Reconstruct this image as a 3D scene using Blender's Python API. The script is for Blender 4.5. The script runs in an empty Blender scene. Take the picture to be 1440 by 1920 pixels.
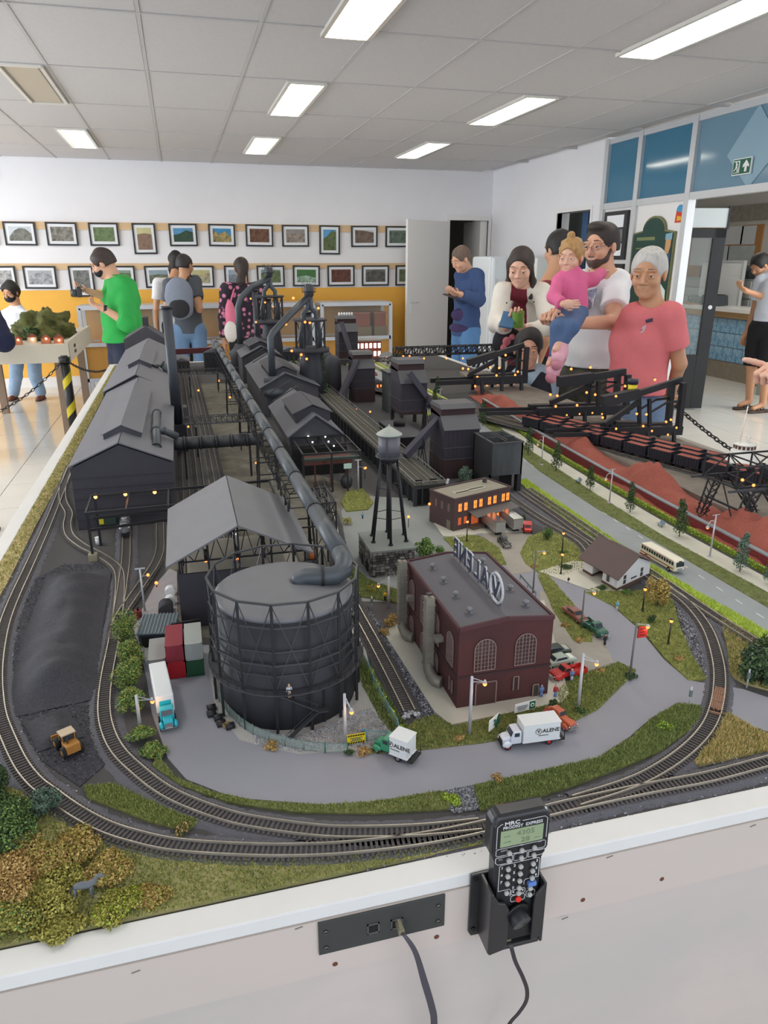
import bpy,math,random
import numpy as np
from mathutils import Vector as Vc,Matrix,noise as mnoise
random.seed(7);np.random.seed(7)
SC=bpy.context.scene;COL=SC.collection
# ---------------- camera ----------------
FPX=1360.0;PITCH=math.atan(473/FPX);YAW=math.atan(390/math.hypot(FPX,473));CZ=1.62
fwd=Vc((math.sin(YAW)*math.cos(PITCH),math.cos(YAW)*math.cos(PITCH),-math.sin(PITCH)))
rgt=Vc((math.cos(YAW),-math.sin(YAW),0));upv=rgt.cross(fwd)
CAMP=Vc((0,0,CZ))
cam=bpy.data.cameras.new('camera');camo=bpy.data.objects.new('camera',cam);COL.objects.link(camo)
camo.location=CAMP;camo.rotation_euler=(math.pi/2-PITCH,0,-YAW)
cam.sensor_fit='VERTICAL';cam.sensor_height=24;cam.lens=24*FPX/1920;cam.clip_start=0.02;cam.clip_end=80
SC.camera=camo
# ---------------- world, lights, exposure ----------------
wd=bpy.data.worlds.new('world');SC.world=wd;wd.use_nodes=True
bg=wd.node_tree.nodes['Background'];bg.inputs[0].default_value=(0.80,0.88,1.0,1);bg.inputs[1].default_value=1.15
SC.view_settings.view_transform='Standard';SC.view_settings.look='None';SC.view_settings.gamma=1;SC.view_settings.use_curve_mapping=False
SC.view_settings.exposure=0.22
SC.cycles.sample_clamp_indirect=4.0;SC.cycles.max_bounces=6;SC.cycles.diffuse_bounces=4;SC.cycles.glossy_bounces=3
SC.cycles.transmission_bounces=6;SC.cycles.transparent_max_bounces=12;SC.cycles.caustics_reflective=False;SC.cycles.caustics_refractive=False
LAMP_POWER=36.0
def area(loc,rot,size,power,col=(1,1,1)):
 l=bpy.data.lights.new('daylight','AREA');l.shape='RECTANGLE';l.size=size[0];l.size_y=size[1];l.energy=power;l.color=col
 o=bpy.data.objects.new('daylight',l);o.location=loc;o.rotation_euler=rot;COL.objects.link(o);return o
area((-5.9,6.5,1.6),(0,-math.pi/2,0),(2.0,6.5),330,(0.90,0.95,1.0))
area((8.55,3.6,1.7),(0,math.pi/2,0),(2.0,3.0),160,(0.97,0.99,1.0))
area((0.3,-2.6,2.2),(math.radians(78),0,0),(7,1.8),26,(0.96,0.98,1.0))
# ---------------- projection of measured points ----------------
def ray(x,y): return fwd+rgt*((x-720)/FPX)+upv*((960-y)/FPX)
T=1.0
def pz(x,y,z): d=ray(x,y);return CAMP+d*((z-CZ)/d.z)
def py(x,y,Y): d=ray(x,y);return CAMP+d*(Y/d.y)
def px(x,y,X): d=ray(x,y);return CAMP+d*(X/d.x)
def dp(x,y,D): return CAMP+ray(x,y)*D
def g(x,y,h=0.0): p=pz(x,y,T+h);return (p.x,p.y)
def proj(p): d=Vc(p)-CAMP;w=d.dot(fwd);return (720+FPX*d.dot(rgt)/w,960-FPX*d.dot(upv)/w)
def hgt(bx,by,ty):
 X,Y=g(bx,by);lo,hi=0,1.5
 for _ in range(30):
  m=(lo+hi)/2
  if proj((X,Y,T+m))[1]>ty: lo=m
  else: hi=m
 return lo
# ---------------- materials ----------------
def lin(c):
 out=[]
 for v in c[:3]:
  v=v/255.0;out.append(v/12.92 if v<=0.04045 else ((v+0.055)/1.055)**2.4)
 return out
MATS={}
def mat(name,col,rough=0.6,metal=0.0,var=None,bump=None,col2=None,emit=0,spec=None,nosample=True,alpha=1,transmission=0,stretch=None,coat=0):
 """var=(scale,amount) colour noise towards col2 (or darker); bump=(scale,strength,distance)"""
 if name in MATS: return MATS[name]
 m=bpy.data.materials.new(name);m.use_nodes=True;nt=m.node_tree;b=nt.nodes['Principled BSDF']
 c=lin(col);b.inputs['Base Color'].default_value=(*c,1);b.inputs['Roughness'].default_value=rough;b.inputs['Metallic'].default_value=metal
 if spec is not None: b.inputs['Specular IOR Level'].default_value=spec
 if coat: b.inputs['Coat Weight'].default_value=coat;b.inputs['Coat Roughness'].default_value=0.1
 if transmission: b.inputs['Transmission Weight'].default_value=transmission
 if alpha<1: b.inputs['Alpha'].default_value=alpha
 if emit:
  b.inputs['Emission Color'].default_value=(*c,1);b.inputs['Emission Strength'].default_value=emit
  if nosample: m.cycles.emission_sampling='NONE'
 tc=None
 def coords(sc):
  nonlocal tc
  if tc is None: tc=nt.nodes.new('ShaderNodeTexCoord')
  src=tc.outputs['Object']
  if stretch:
   mp=nt.nodes.new('ShaderNodeMapping');mp.inputs['Scale'].default_value=stretch;nt.links.new(src,mp.inputs[0]);src=mp.outputs[0]
  n=nt.nodes.new('ShaderNodeTexNoise');n.inputs['Scale'].default_value=sc;n.inputs['Detail'].default_value=5;n.inputs['Roughness'].default_value=0.65
  nt.links.new(src,n.inputs['Vector']);return n
 if var:
  n=coords(var[0]);cr=nt.nodes.new('ShaderNodeValToRGB');cr.color_ramp.elements[0].position=0.3;cr.color_ramp.elements[1].position=0.7
  c2=lin(col2) if col2 else [v*(1-var[1]) for v in c]
  cc=[c[i]*(1-0) for i in range(3)]
  cr.color_ramp.elements[0].color=(*c2,1);cr.color_ramp.elements[1].color=(*cc,1)
  nt.links.new(n.outputs['Fac'],cr.inputs[0]);nt.links.new(cr.outputs[0],b.inputs['Base Color'])
 if bump:
  n=coords(bump[0]);bn=nt.nodes.new('ShaderNodeBump');bn.inputs['Strength'].default_value=bump[1];bn.inputs['Distance'].default_value=bump[2] if len(bump)>2 else 0.002
  nt.links.new(n.outputs['Fac'],bn.inputs['Height']);nt.links.new(bn.outputs[0],b.inputs['Normal'])
 MATS[name]=m;return m
# ---------------- object tree ----------------
ORG={}
def tagset(o,label=None,cat=None,group=None,kind=None):
 if label: o['label']=label
 if cat: o['category']=cat
 if group: o['group']=group
 if kind: o['kind']=kind
 return o
def thing(name,label,cat,loc=(0,0,0),rz=0,group=None,world=True):
 """Empty at the base of a thing; with world=True its parts are given in world coordinates"""
 o=bpy.data.objects.new(name,None);COL.objects.link(o);o.location=loc;o.rotation_euler=(0,0,rz);o.empty_display_size=0.02
 ORG[o.name]=Vc(loc) if world else Vc((0,0,0))
 return tagset(o,label,cat,group)
def rotm(rx=0,ry=0,rz=0): return Matrix.Rotation(rz,3,'Z')@Matrix.Rotation(ry,3,'Y')@Matrix.Rotation(rx,3,'X')
def frame(d):
 d=Vc(d).normalized();a=Vc((0,0,1)) if abs(d.z)<0.95 else Vc((0,1,0))
 u=a.cross(d).normalized();v=d.cross(u);return u,v,d
class MB:
 def __init__(s): s.v=[];s.f=[];s.m=[];s.cm=0;s.sm=set()
 def mi(s,i): s.cm=i;return s
 def face(s,idx,off): s.f.append(tuple(i+off for i in idx));s.m.append(s.cm)
 def box(s,c,sz,R=None,taper=1.0):
  hx,hy,hz=sz[0]/2,sz[1]/2,sz[2]/2;o=len(s.v)
  for z in (-1,1):
   t=taper if z>0 else 1
   for x,y in ((-1,-1),(1,-1),(1,1),(-1,1)):
    p=Vc((x*hx*t,y*hy*t,z*hz))
    if R is not None: p=R@p
    s.v.append((p.x+c[0],p.y+c[1],p.z+c[2]))
  for f in ((0,3,2,1),(4,5,6,7),(0,1,5,4),(1,2,6,5),(2,3,7,6),(3,0,4,7)): s.face(f,o)
  return s
 def span(s,a,b):
  return s.box([(a[i]+b[i])/2 for i in range(3)],[abs(b[i]-a[i]) for i in range(3)])
 def beam(s,a,b,w,h=None):
  h=h or w;a=Vc(a);b=Vc(b);u,v,d=frame(b-a);o=len(s.v)
  for p in (a,b):
   for x,y in ((-1,-1),(1,-1),(1,1),(-1,1)):
    q=p+u*(x*w/2)+v*(y*h/2);s.v.append(tuple(q))
  for f in ((0,3,2,1),(4,5,6,7),(0,1,5,4),(1,2,6,5),(2,3,7,6),(3,0,4,7)): s.face(f,o)
  return s
 def cyl(s,a,b,r0,r1=None,n=12,cap=True):
  r1=r0 if r1 is None else r1;a=Vc(a);b=Vc(b);u,v,d=frame(b-a);o=len(s.v)
  for p,r in ((a,r0),(b,r1)):
   for i in range(n):
    t=2*math.pi*i/n;s.v.append(tuple(p+u*(r*math.cos(t))+v*(r*math.sin(t))))
  for i in range(n): s.face((i,(i+1)%n,n+(i+1)%n,n+i),o);s.sm.add(len(s.f)-1)
  if cap: s.face(tuple(range(n-1,-1,-1)),o);s.face(tuple(range(n,2*n)),o)
  return s
 def tube(s,pts,r,n=8,cap=True,flat=1.0):
  pts=[Vc(p) for p in pts];o=len(s.v);R=r if isinstance(r,(list,tuple)) else [r]*len(pts)
  pu=None
  for k,p in enumerate(pts):
   d=(pts[min(k+1,len(pts)-1)]-pts[max(k-1,0)]).normalized()
   if pu is None: u,v,_=frame(d)
   else:
    u=(pu-d*pu.dot(d)).normalized();v=d.cross(u)
   pu=u
   for i in range(n):
    t=2*math.pi*i/n;s.v.append(tuple(p+u*(R[k]*math.cos(t))+v*(R[k]*flat*math.sin(t))))
  for k in range(len(pts)-1):
   for i in range(n):
    s.face((k*n+i,k*n+(i+1)%n,(k+1)*n+(i+1)%n,(k+1)*n+i),o);s.sm.add(len(s.f)-1)
  if cap: s.face(tuple(range(n-1,-1,-1)),o);s.face(tuple((len(pts)-1)*n+i for i in range(n)),o)
  return s
 def lathe(s,c,prof,n=16):
  o=len(s.v)
  for r,z in prof:
   for i in range(n):
    t=2*math.pi*i/n;s.v.append((c[0]+r*math.cos(t),c[1]+r*math.sin(t),c[2]+z))
  for k in range(len(prof)-1):
   for i in range(n): s.face((k*n+i,k*n+(i+1)%n,(k+1)*n+(i+1)%n,(k+1)*n+i),o);s.sm.add(len(s.f)-1)
  s.face(tuple(range(n-1,-1,-1)),o);s.face(tuple((len(prof)-1)*n+i for i in range(n)),o)
  return s
 def prism(s,poly,z0,z1):
  o=len(s.v);n=len(poly)
  ar=sum(poly[i][0]*poly[(i+1)%n][1]-poly[(i+1)%n][0]*poly[i][1] for i in range(n))
  if ar<0: poly=poly[::-1]
  for z in (z0,z1):
   for p in poly: s.v.append((p[0],p[1],z))
  s.face(tuple(range(n-1,-1,-1)),o);s.face(tuple(range(n,2*n)),o)
  for i in range(n): s.face((i,(i+1)%n,n+(i+1)%n,n+i),o)
  return s
 def ext(s,poly,origin,U,V,W):
  o=len(s.v);n=len(poly);O=Vc(origin);U=Vc(U);V=Vc(V);W=Vc(W)
  for k in (0,1):
   for a,b in poly: s.v.append(tuple(O+U*a+V*b+W*k))
  s.face(tuple(range(n-1,-1,-1)),o);s.face(tuple(range(n,2*n)),o)
  for i in range(n): s.face((i,(i+1)%n,n+(i+1)%n,n+i),o)
  return s
 def ball(s,c,r,n=10,m=7,sc=(1,1,1)):
  o=len(s.v);s.v.append((c[0],c[1],c[2]+r*sc[2]))
  for j in range(1,m):
   a=math.pi*j/m
   for i in range(n):
    t=2*math.pi*i/n;s.v.append((c[0]+r*sc[0]*math.sin(a)*math.cos(t),c[1]+r*sc[1]*math.sin(a)*math.sin(t),c[2]+r*sc[2]*math.cos(a)))
  s.v.append((c[0],c[1],c[2]-r*sc[2]));L=1+(m-1)*n
  for i in range(n):
   s.face((0,1+i,1+(i+1)%n),o);s.sm.add(len(s.f)-1)
   s.face((L,1+(m-2)*n+(i+1)%n,1+(m-2)*n+i),o);s.sm.add(len(s.f)-1)
  for j in range(m-2):
   for i in range(n):
    s.face((1+j*n+i,1+(j+1)*n+i,1+(j+1)*n+(i+1)%n,1+j*n+(i+1)%n),o);s.sm.add(len(s.f)-1)
  return s
 def quad(s,a,b,c,d):
  o=len(s.v);s.v+= [tuple(a),tuple(b),tuple(c),tuple(d)];s.face((0,1,2,3),o);return s
 def slab(s,a,b,c,d,t):
  a,b,c,d=map(Vc,(a,b,c,d));n=(b-a).cross(d-a).normalized()*t;o=len(s.v)
  for p in (a,b,c,d,a-n,b-n,c-n,d-n): s.v.append(tuple(p))
  for f in ((0,1,2,3),(7,6,5,4),(0,4,5,1),(1,5,6,2),(2,6,7,3),(3,7,4,0)): s.face(f,o)
  return s
 def bd(s,name,mt,parent=None,label=None,kind=None,smooth=False,bevel=0):
  me=bpy.data.meshes.new(name)
  vs=s.v;off=Vc((0,0,0))
  if parent is not None:
   r=parent;off=ORG.get(r.name,off)
  if off.length>0: vs=[(x-off.x,y-off.y,z-off.z) for x,y,z in vs]
  me.from_pydata(vs,[],s.f)
  for m in (mt if isinstance(mt,(list,tuple)) else [mt]): me.materials.append(m)
  me.polygons.foreach_set('material_index',s.m)
  sm=[True]*len(s.f) if smooth else [i in s.sm for i in range(len(s.f))]
  me.polygons.foreach_set('use_smooth',sm);me.update()
  o=bpy.data.objects.new(name,me);COL.objects.link(o)
  if parent is not None: o.parent=parent;ORG[o.name]=off.copy()
  if bevel:
   b=o.modifiers.new('b','BEVEL');b.width=bevel;b.segments=2;b.limit_method='ANGLE'
  return tagset(o,label,None,None,kind)
def npmesh(name,V,F,mt,parent=None,smooth=False,kind=None,mi=None,label=None):
 """mesh from numpy arrays, all faces with the same corner count"""
 V=np.asarray(V,dtype=np.float32);F=np.asarray(F,dtype=np.int32)
 if parent is not None:
  off=ORG.get(parent.name,Vc((0,0,0)));V=V-np.array(off,dtype=np.float32)
 me=bpy.data.meshes.new(name);n=F.shape[1]
 me.vertices.add(len(V));me.vertices.foreach_set('co',V.ravel())
 me.loops.add(F.size);me.loops.foreach_set('vertex_index',F.ravel())
 me.polygons.add(len(F));me.polygons.foreach_set('loop_start',np.arange(0,F.size,n,dtype=np.int32))
 me.polygons.foreach_set('use_smooth',np.full(len(F),smooth))
 for m in (mt if isinstance(mt,(list,tuple)) else [mt]): me.materials.append(m)
 if mi is not None: me.polygons.foreach_set('material_index',np.asarray(mi,dtype=np.int32))
 me.update(calc_edges=True)
 o=bpy.data.objects.new(name,me);COL.objects.link(o)
 if parent is not None: o.parent=parent;ORG[o.name]=off.copy()
 return tagset(o,label,None,None,kind)
def dup(root,loc,rz=None,label=None,group=None,scale=None):
 r=root.copy();COL.objects.link(r);r.location=loc
 if rz is not None: r.rotation_euler=(0,0,rz)
 if scale: r.scale=(scale,)*3
 if label: r['label']=label
 if group: r['group']=group
 for ch in list(root.children):
  c=ch.copy();COL.objects.link(c);c.parent=r
  for gch in list(ch.children):
   d=gch.copy();COL.objects.link(d);d.parent=c
 return r
def piece(me,name,parent,loc,rot=(0,0,0),scale=(1,1,1)):
 o=bpy.data.objects.new(name,me);COL.objects.link(o);o.parent=parent;off=ORG.get(parent.name,Vc((0,0,0)))
 o.location=Vc(loc)-off;o.rotation_euler=rot;o.scale=scale;return o
def boxmesh(name,sz,mt,z0=False):
 b=MB().box((0,0,sz[2]/2 if z0 else 0),sz);me=bpy.data.meshes.new(name);me.from_pydata(b.v,[],b.f);me.materials.append(mt);me.update();return me
def text(name,s,size,mt,parent,loc,rot,ext=0.0005,align='CENTER',label=None,xs=1.0,bold=0.0):
 cu=bpy.data.curves.new(name,'FONT');cu.body=s;cu.size=size;cu.extrude=ext;cu.align_x=align;cu.align_y='CENTER';cu.offset=bold;cu.resolution_u=2
 tmp=bpy.data.objects.new('tmp_text',cu);COL.objects.link(tmp);bpy.context.view_layer.update()
 me=bpy.data.meshes.new_from_object(tmp.evaluated_get(bpy.context.evaluated_depsgraph_get()));bpy.data.objects.remove(tmp);bpy.data.curves.remove(cu)
 me.materials.clear();me.materials.append(mt)
 o=bpy.data.objects.new(name,me);COL.objects.link(o)
 if parent is not None: o.parent=parent;loc=Vc(loc)-ORG.get(parent.name,Vc((0,0,0)))
 o.location=loc;o.rotation_euler=rot;o.scale=(xs,1,1);return tagset(o,label)
# ================= ROOM =================
RX=4.52;BY=10.65;CH=2.812;LX=-5.6
M_wall=mat('white_wall',(236,235,238),0.75,var=(1.3,0.05),bump=(60,0.15,0.002))
M_plain=mat('white_paint',(232,230,228),0.5)
M_ochre=mat('ochre_paint',(242,184,78),0.7,var=(1.5,0.08))
M_tile=mat('ceiling_tile',(208,206,207),0.9,var=(40,0.06),bump=(350,0.25,0.002))
M_bar=mat('ceiling_bar',(196,194,194),0.6)
M_joint=mat('tile_joint',(150,142,132),0.8)
M_ftile=mat('floor_tile',(226,222,214),0.13,var=(2.5,0.08),bump=(3,0.03,0.002))
M_pine=mat('pine_strip',(222,190,148),0.6,var=(6,0.12),stretch=(0.3,1,8))
M_alu=mat('aluminium',(208,210,212),0.35,0.3)
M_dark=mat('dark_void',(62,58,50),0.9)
M_black=mat('black_plastic',(22,22,24),0.35)
M_glass=mat("clear_glass",(225,238,236),0.03,alpha=0.07)
def stc(mb,name,mt,**k): return mb.bd(name,mt,kind='structure',**k)
fl=stc(MB().span((LX,-2,-0.1),(RX+4.8,12.8,-0.006)),'floor',M_joint)
tm=boxmesh('floor_tile',(0.594,0.594,0.006),M_ftile)
for i in range(-8,8):
 for j in range(0,17):
  x=0.0+0.6*i+0.12;y=0.75+0.6*j
  if x>RX-0.2: continue
  piece(tm,'tile',fl,(x,y,-0.003+random.uniform(-1,1)*0.0003))
tm2=boxmesh('floor_tile_side',(0.594,0.594,0.006),M_ftile)
for i in range(0,6):
 for j in range(0,12): piece(tm2,'tile',fl,(RX+0.35+0.6*i,3.2+0.6*j,-0.003))
SIDE_FILL=[(6.4,5.2),(6.4,8.2)]
ce=stc(MB().span((LX,-2,CH+0.03),(RX+4.8,12.8,CH+0.12)),'ceiling',M_bar)
def ctile_mesh():
 b=MB().box((0,0,0),(0.600,1.225,0.012),taper=1.0);me=bpy.data.meshes.new('ceiling_tile');me.from_pydata(b.v,[],b.f);me.materials.append(M_tile);me.update();return me
cm=ctile_mesh()
GX=[-0.08+0.6255*k for k in range(-9,9)]
GY=[-1.75+1.253*k for k in range(0,11)]
bars=MB()
for x in GX:
 if LX<x<RX: bars.span((x-0.011,-2,CH-0.002),(x+0.011,BY,CH+0.03))
for y in GY:
 if y<BY: bars.span((LX,y-0.011,CH-0.0035),(RX,y+0.011,CH+0.0285))
for k in range(-9,8):
 b=MB().span((-0.011,0,0),(0.011,0,0)) if False else None
bars.bd('grid_bar',M_bar,ce)
LIGHTS=[]
def lightcell(x,y): return any(abs(x-lx)<0.2 and abs(y-ly)<0.3 for lx,ly in LIGHTS)
lx_cols=[-2.78,-0.87,1.01,2.85]
for lx in lx_cols:
 for r in (1,3,5,6,8): LIGHTS.append((lx,r))
rowc=lambda r:(GY[r]+GY[r+1])/2
for i in range(len(GX)):
 for j in range(len(GY)):
  x=GX[i]+0.3128;y=GY[j]+0.6265
  if x+0.3>RX+0.02 or x-0.3<LX-0.1: continue
  if y>BY: continue
  sc=1.0;
  if y+0.61>BY: sc=(BY-GY[j]-0.02)/1.225;y=GY[j]+0.01+sc*0.6125
  piece(cm,'ceiling_tile',ce,(x,y,CH+0.006+random.uniform(0,1)*0.002),(random.uniform(-1,1)*0.0015,random.uniform(-1,1)*0.003,0),(1,sc,1))
M_diff=mat('lit_diffuser',(255,250,238),0.5,emit=LAMP_POWER*0.28,nosample=False)
M_warm=mat('dim_diffuser',(255,240,205),0.5,emit=LAMP_POWER*0.17,nosample=False)
M_off=mat('unlit_diffuser',(196,186,168),0.5)
M_lou=mat('louvre_metal',(240,238,230),0.3,0.5)
def clight(x,y,on,label,L=1.19,W=0.205,warm=False,louv=False):
 z=CH-0.001
 t=thing('ceiling_light',label,'light',(x,y,z),world=False,group='fluorescent ceiling lights')
 f=MB();w=W/2+0.03;l=L/2+0.02
 f.box((-w,0,-0.006),(0.024,2*l,0.022)).box((w,0,-0.006),(0.024,2*l,0.022)).box((0,-l,-0.006),(2*w,0.02,0.022)).box((0,l,-0.006),(2*w,0.02,0.022))
 f.bd('housing',M_lou,t)
 MB().box((0,0,-0.004),(W,L,0.006)).bd('diffuser',(M_warm if warm else M_diff) if on else M_off,t)
 if louv:
  s=MB()
  for k in range(24): s.box((0,-L/2+L*(k+0.5)/24,-0.013),(W,0.003,0.012))
  s.bd('louvre',M_lou,t)
 return t
clight(1.03,4.02,True,'fluorescent ceiling light nearest the camera above the layout, cut by the top edge',louv=False)
clight(1.01,6.42,True,'square-looking white ceiling light in the middle of the second row')
clight(1.01,8.92,True,'small yellowish ceiling light near the back wall, above the gallery middle',warm=True)
clight(-0.87,8.92,True,'yellowish ceiling light at the far left near the back wall',warm=True)
clight(-0.87,6.4,False,'unlit beige ceiling light panel at the left edge of the ceiling')
clight(2.85,3.75,True,'long louvred ceiling light at the upper right corner',L=1.6,louv=True)
clight(2.83,6.4,True,'long louvred ceiling light in front of the blue glass partition',louv=True)
clight(2.83,8.8,True,'white ceiling light above the open white door')
for (x,y) in ((1.01,1.6),(-0.87,3.9),(-0.87,1.6),(2.85,1.4),(-2.75,3.9),(-2.75,6.4),(-2.75,8.9),(-4.6,6.4),(-4.6,3.9),(1.01,-0.9),(-2.75,1.6)):
 clight(x,y,True,'unseen fluorescent ceiling light %s %s'%({1.01:'over the table centre column',-.87:'in the left column',2.85:'in the right column',-2.75:'in the far left column',-4.6:'along the window wall'}[x],{1.6:'above the camera',3.9:'left of the layout',1.4:'above the right rim',6.4:'mid hall',8.9:'near the back wall',-.9:'behind the camera'}[y]))
for (x,y) in SIDE_FILL: clight(x,y,True,'unseen ceiling light added to brighten the side room, %s'%('above the counter man' if y<6 else 'above the glass block counter'),W=.5)  # unseen fixtures, added to lift the dim side room
D0,D1,DZ=3.87,4.47,2.16
wb=MB().span((LX,BY,1.245),(D0,BY+0.12,CH+0.1)).span((D1,BY,0),(RX+0.1,BY+0.12,CH+0.1)).span((D0,BY,DZ),(D1,BY+0.12,CH+0.1));stc(wb,'wall_back',M_wall)
stc(MB().span((LX,BY-0.0,0),(D0,BY+0.12,1.245)),'wall_back_ochre_part',M_ochre)
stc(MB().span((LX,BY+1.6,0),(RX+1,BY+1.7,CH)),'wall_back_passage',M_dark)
stc(MB().span((LX,BY-0.014,0),(D0-0.85,BY,0.13)),'baseboard_back',M_plain)
fr=MB().span((D0-0.05,BY-0.02,0),(D0,BY+0.1,DZ+0.06)).span((D1,BY-0.02,0),(D1+0.04,BY+0.1,DZ+0.06)).span((D0,BY-0.02,DZ),(D1,BY+0.1,DZ+0.06));stc(fr,'trim_1',M_plain)
stc(MB().span((4.36,BY+0.03,0),(D1,BY+0.7,DZ)),'trim_2',M_plain)
d=thing('door_1','open white door leaf with lever handle in front of the picture wall','door',(D0,BY-0.02,0));del d['category'];d['kind']='structure'
a=Vc((D0-0.01,BY-0.03,0));e=py(765,407,10.12);e=Vc((e.x,10.12,0));u=(e-a).normalized();nn=Vc((u.y,-u.x,0));L=(e-a).length
MB().ext([(0,0.01),(L,0.01),(L,DZ-0.02),(0,DZ-0.02)],a,u,(0,0,1),nn*0.035).bd('door_leaf',M_plain,d)
hp=a+u*(L-0.07)-nn*0.0+Vc((0,0,1.05));nf=-nn if nn.y>0 else nn
hp=a+u*(L-0.07)+Vc((0,0,1.02))+(nn*0.035 if nn.y<0 else Vc((0,0,0)))
h=MB().box(tuple(hp+nf*0.004),(0.04,0.01,0.24));h.tube([hp+nf*0.005+Vc((0,0,.03)),hp+nf*0.05+Vc((0,0,.03)),hp+nf*0.05-u*0.11+Vc((0,0,.03))],0.009,6)
h.bd('door_handle',M_alu,d)
for n,(z0,z1) in enumerate(((1.985,2.075),(1.50,1.575))):
 stc(MB().span((LX,BY-0.018,z0),(3.3,BY,z1)),'trim_%d'%(3+n),M_pine)
wl=MB().span((LX-0.15,-2,0),(LX,12.3,0.55)).span((LX-0.15,-2,2.65),(LX,12.3,CH+0.1))
for y in (-2,0.6,3.0,5.4,7.8,10.0): wl.span((LX-0.15,y,0.55),(LX,y+0.35 if y<10 else 12.3,2.65))
stc(wl,'wall_left',M_wall)
A0,A1,AZ=7.84,8.62,2.15
stc(MB().span((RX,A1,0),(RX+0.12,BY,CH+0.1)).span((RX,7.62,0),(RX+0.12,A0,CH+0.1)).span((RX,A0,AZ),(RX+0.12,A1,CH+0.1)),'wall_right',M_wall)
fr=MB().span((RX-0.012,A1,0),(RX+0.06,A1+0.04,AZ+.04)).span((RX-0.012,A0-0.04,0),(RX+0.06,A0,AZ+.04)).span((RX-0.012,A0,AZ),(RX+0.06,A1,AZ+.04));stc(fr,'trim_5',M_plain)
M_grn=mat('grey_green_paint',(72,82,80),0.6);M_blu=mat('blue_paint',(66,96,132),0.6)
stc(MB().span((RX+0.35,A0-0.6,0),(RX+0.4,A1+0.35,2.35)),'wall_right_niche',M_grn)
stc(MB().span((RX+0.30,A1-0.20,0),(RX+0.34,A1-0.07,2.2)),'trim_6',M_blu)
PZ=2.16
M_bglass=mat('blue_glass',(58,120,150),0.08,var=(0.8,0.12),coat=0.3)
M_bglass2=mat('pale_blue_glass',(112,146,166),0.1,var=(0.8,0.1),coat=0.3)
M_dia=mat('frosted_diamond',(140,170,186),0.3)
mull=[7.58,6.97,6.15,3.75]
t=MB()
for y in mull: t.span((RX-0.03,y-0.035,0),(RX+0.05,y+0.035,CH))
t.span((RX-0.02,3.0,CH-0.05),(RX+0.04,7.6,CH)).span((RX-0.025,3.0,PZ-0.03),(RX+0.045,7.6,PZ+0.03)).span((RX-0.02,6.1,0),(RX+0.04,7.6,0.08))
stc(t,'trim_7',M_alu)
for n,(a,b,mm) in enumerate(((7.545,7.005,M_bglass),(6.935,6.185,M_bglass),(6.115,3.785,M_bglass2))):
 w=MB().span((RX+0.005,b,PZ+0.03),(RX+0.015,a,CH-0.05));o=stc(w,'window_%d'%(n+1),mm)
def yzpoly(pts,x,th): return MB().ext([(-0,0)]+[] if False else pts,(x,0,0),(0,1,0),(0,0,1),(th,0,0))
dy,dz=5.42,2.44
stc(MB().ext([(dy+0.30,dz),(dy,dz+0.335),(dy-0.30,dz),(dy,dz-0.275)],(RX+0.002,0,0),(0,1,0),(0,0,1),(-0.003,0,0)),'window_3_diamond',M_dia)
stc(MB().ext([(dy-0.10,CH-0.05),(dy-0.36,CH-0.05-0.3),(dy-0.9,CH-0.05),],(RX+0.002,0,0),(0,1,0),(0,0,1),(-0.003,0,0)),'window_3_triangle',M_dia)
for n,(a,b) in enumerate(((7.545,7.005),(6.935,6.185))):
 stc(MB().span((RX,b,0.08),(RX+0.02,a,PZ-0.03)),'wall_right_panel_%s'%('far','near')[n],M_plain)
M_green=mat('sign_green',(28,92,66),0.4);M_white=mat('print_white',(236,238,236),0.5)
s=thing('exit_sign','green exit sign with running figure and arrow up on the glass','sign',(RX-0.03,5.30,2.40))
c=px(1391,312,RX-0.02);cy,cz=c.y,c.z
MB().span((RX-0.022,cy-0.105,cz-0.062),(RX-0.008,cy+0.105,cz+0.062)).bd('plate',M_white,s)
MB().span((RX-0.024,cy-0.098,cz-0.055),(RX-0.021,cy+0.098,cz+0.055)).bd('green_field',M_green,s)
ar=[(-.012,-.042),(.012,-.042),(.012,.0),(.034,-.01),(.034,.008),(0,.045),(-.034,.008),(-.034,-.01),(-.012,0)]
X0=RX-0.027
MB().ext(ar,(X0,cy-0.052,cz),(0,-1,0),(0,0,1),(0.003,0,0)).bd('arrow',M_white,s)
fig=MB().ext([(-.036,-.045),(.03,-.045),(.03,.045),(-.036,.045),(-.036,.038),(.02,.038),(.02,-.04),(-.036,-.04)],(X0,cy+0.05,cz),(0,-1,0),(0,0,1),(0.003,0,0))
fig.ext([(-.012,.0),(.008,.012),(.002,.026),(-.016,.022)],(X0-.0005,cy+0.05,cz),(0,-1,0),(0,0,1),(0.003,0,0)).ball((X0,cy+0.056,cz+0.032),0.008)
fig.ext([(-.014,.0),(.0,.004),(-.012,-.018),(-.03,-.03),(-.034,-.022),(-.02,-.014)],(X0-.0005,cy+0.05,cz),(0,-1,0),(0,0,1),(0.003,0,0))
fig.ext([(-.004,.004),(.006,.004),(.014,-.034),(.004,-.036)],(X0-.0005,cy+0.05,cz),(0,-1,0),(0,0,1),(0.003,0,0)).bd('running_figure',M_white,s)
M_frame=mat('black_frame',(40,42,44),0.4);M_mat=mat('passe_partout',(232,234,238),0.7);M_grey=mat('grey_print',(120,122,124),0.6,var=(9,0.4))
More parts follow.
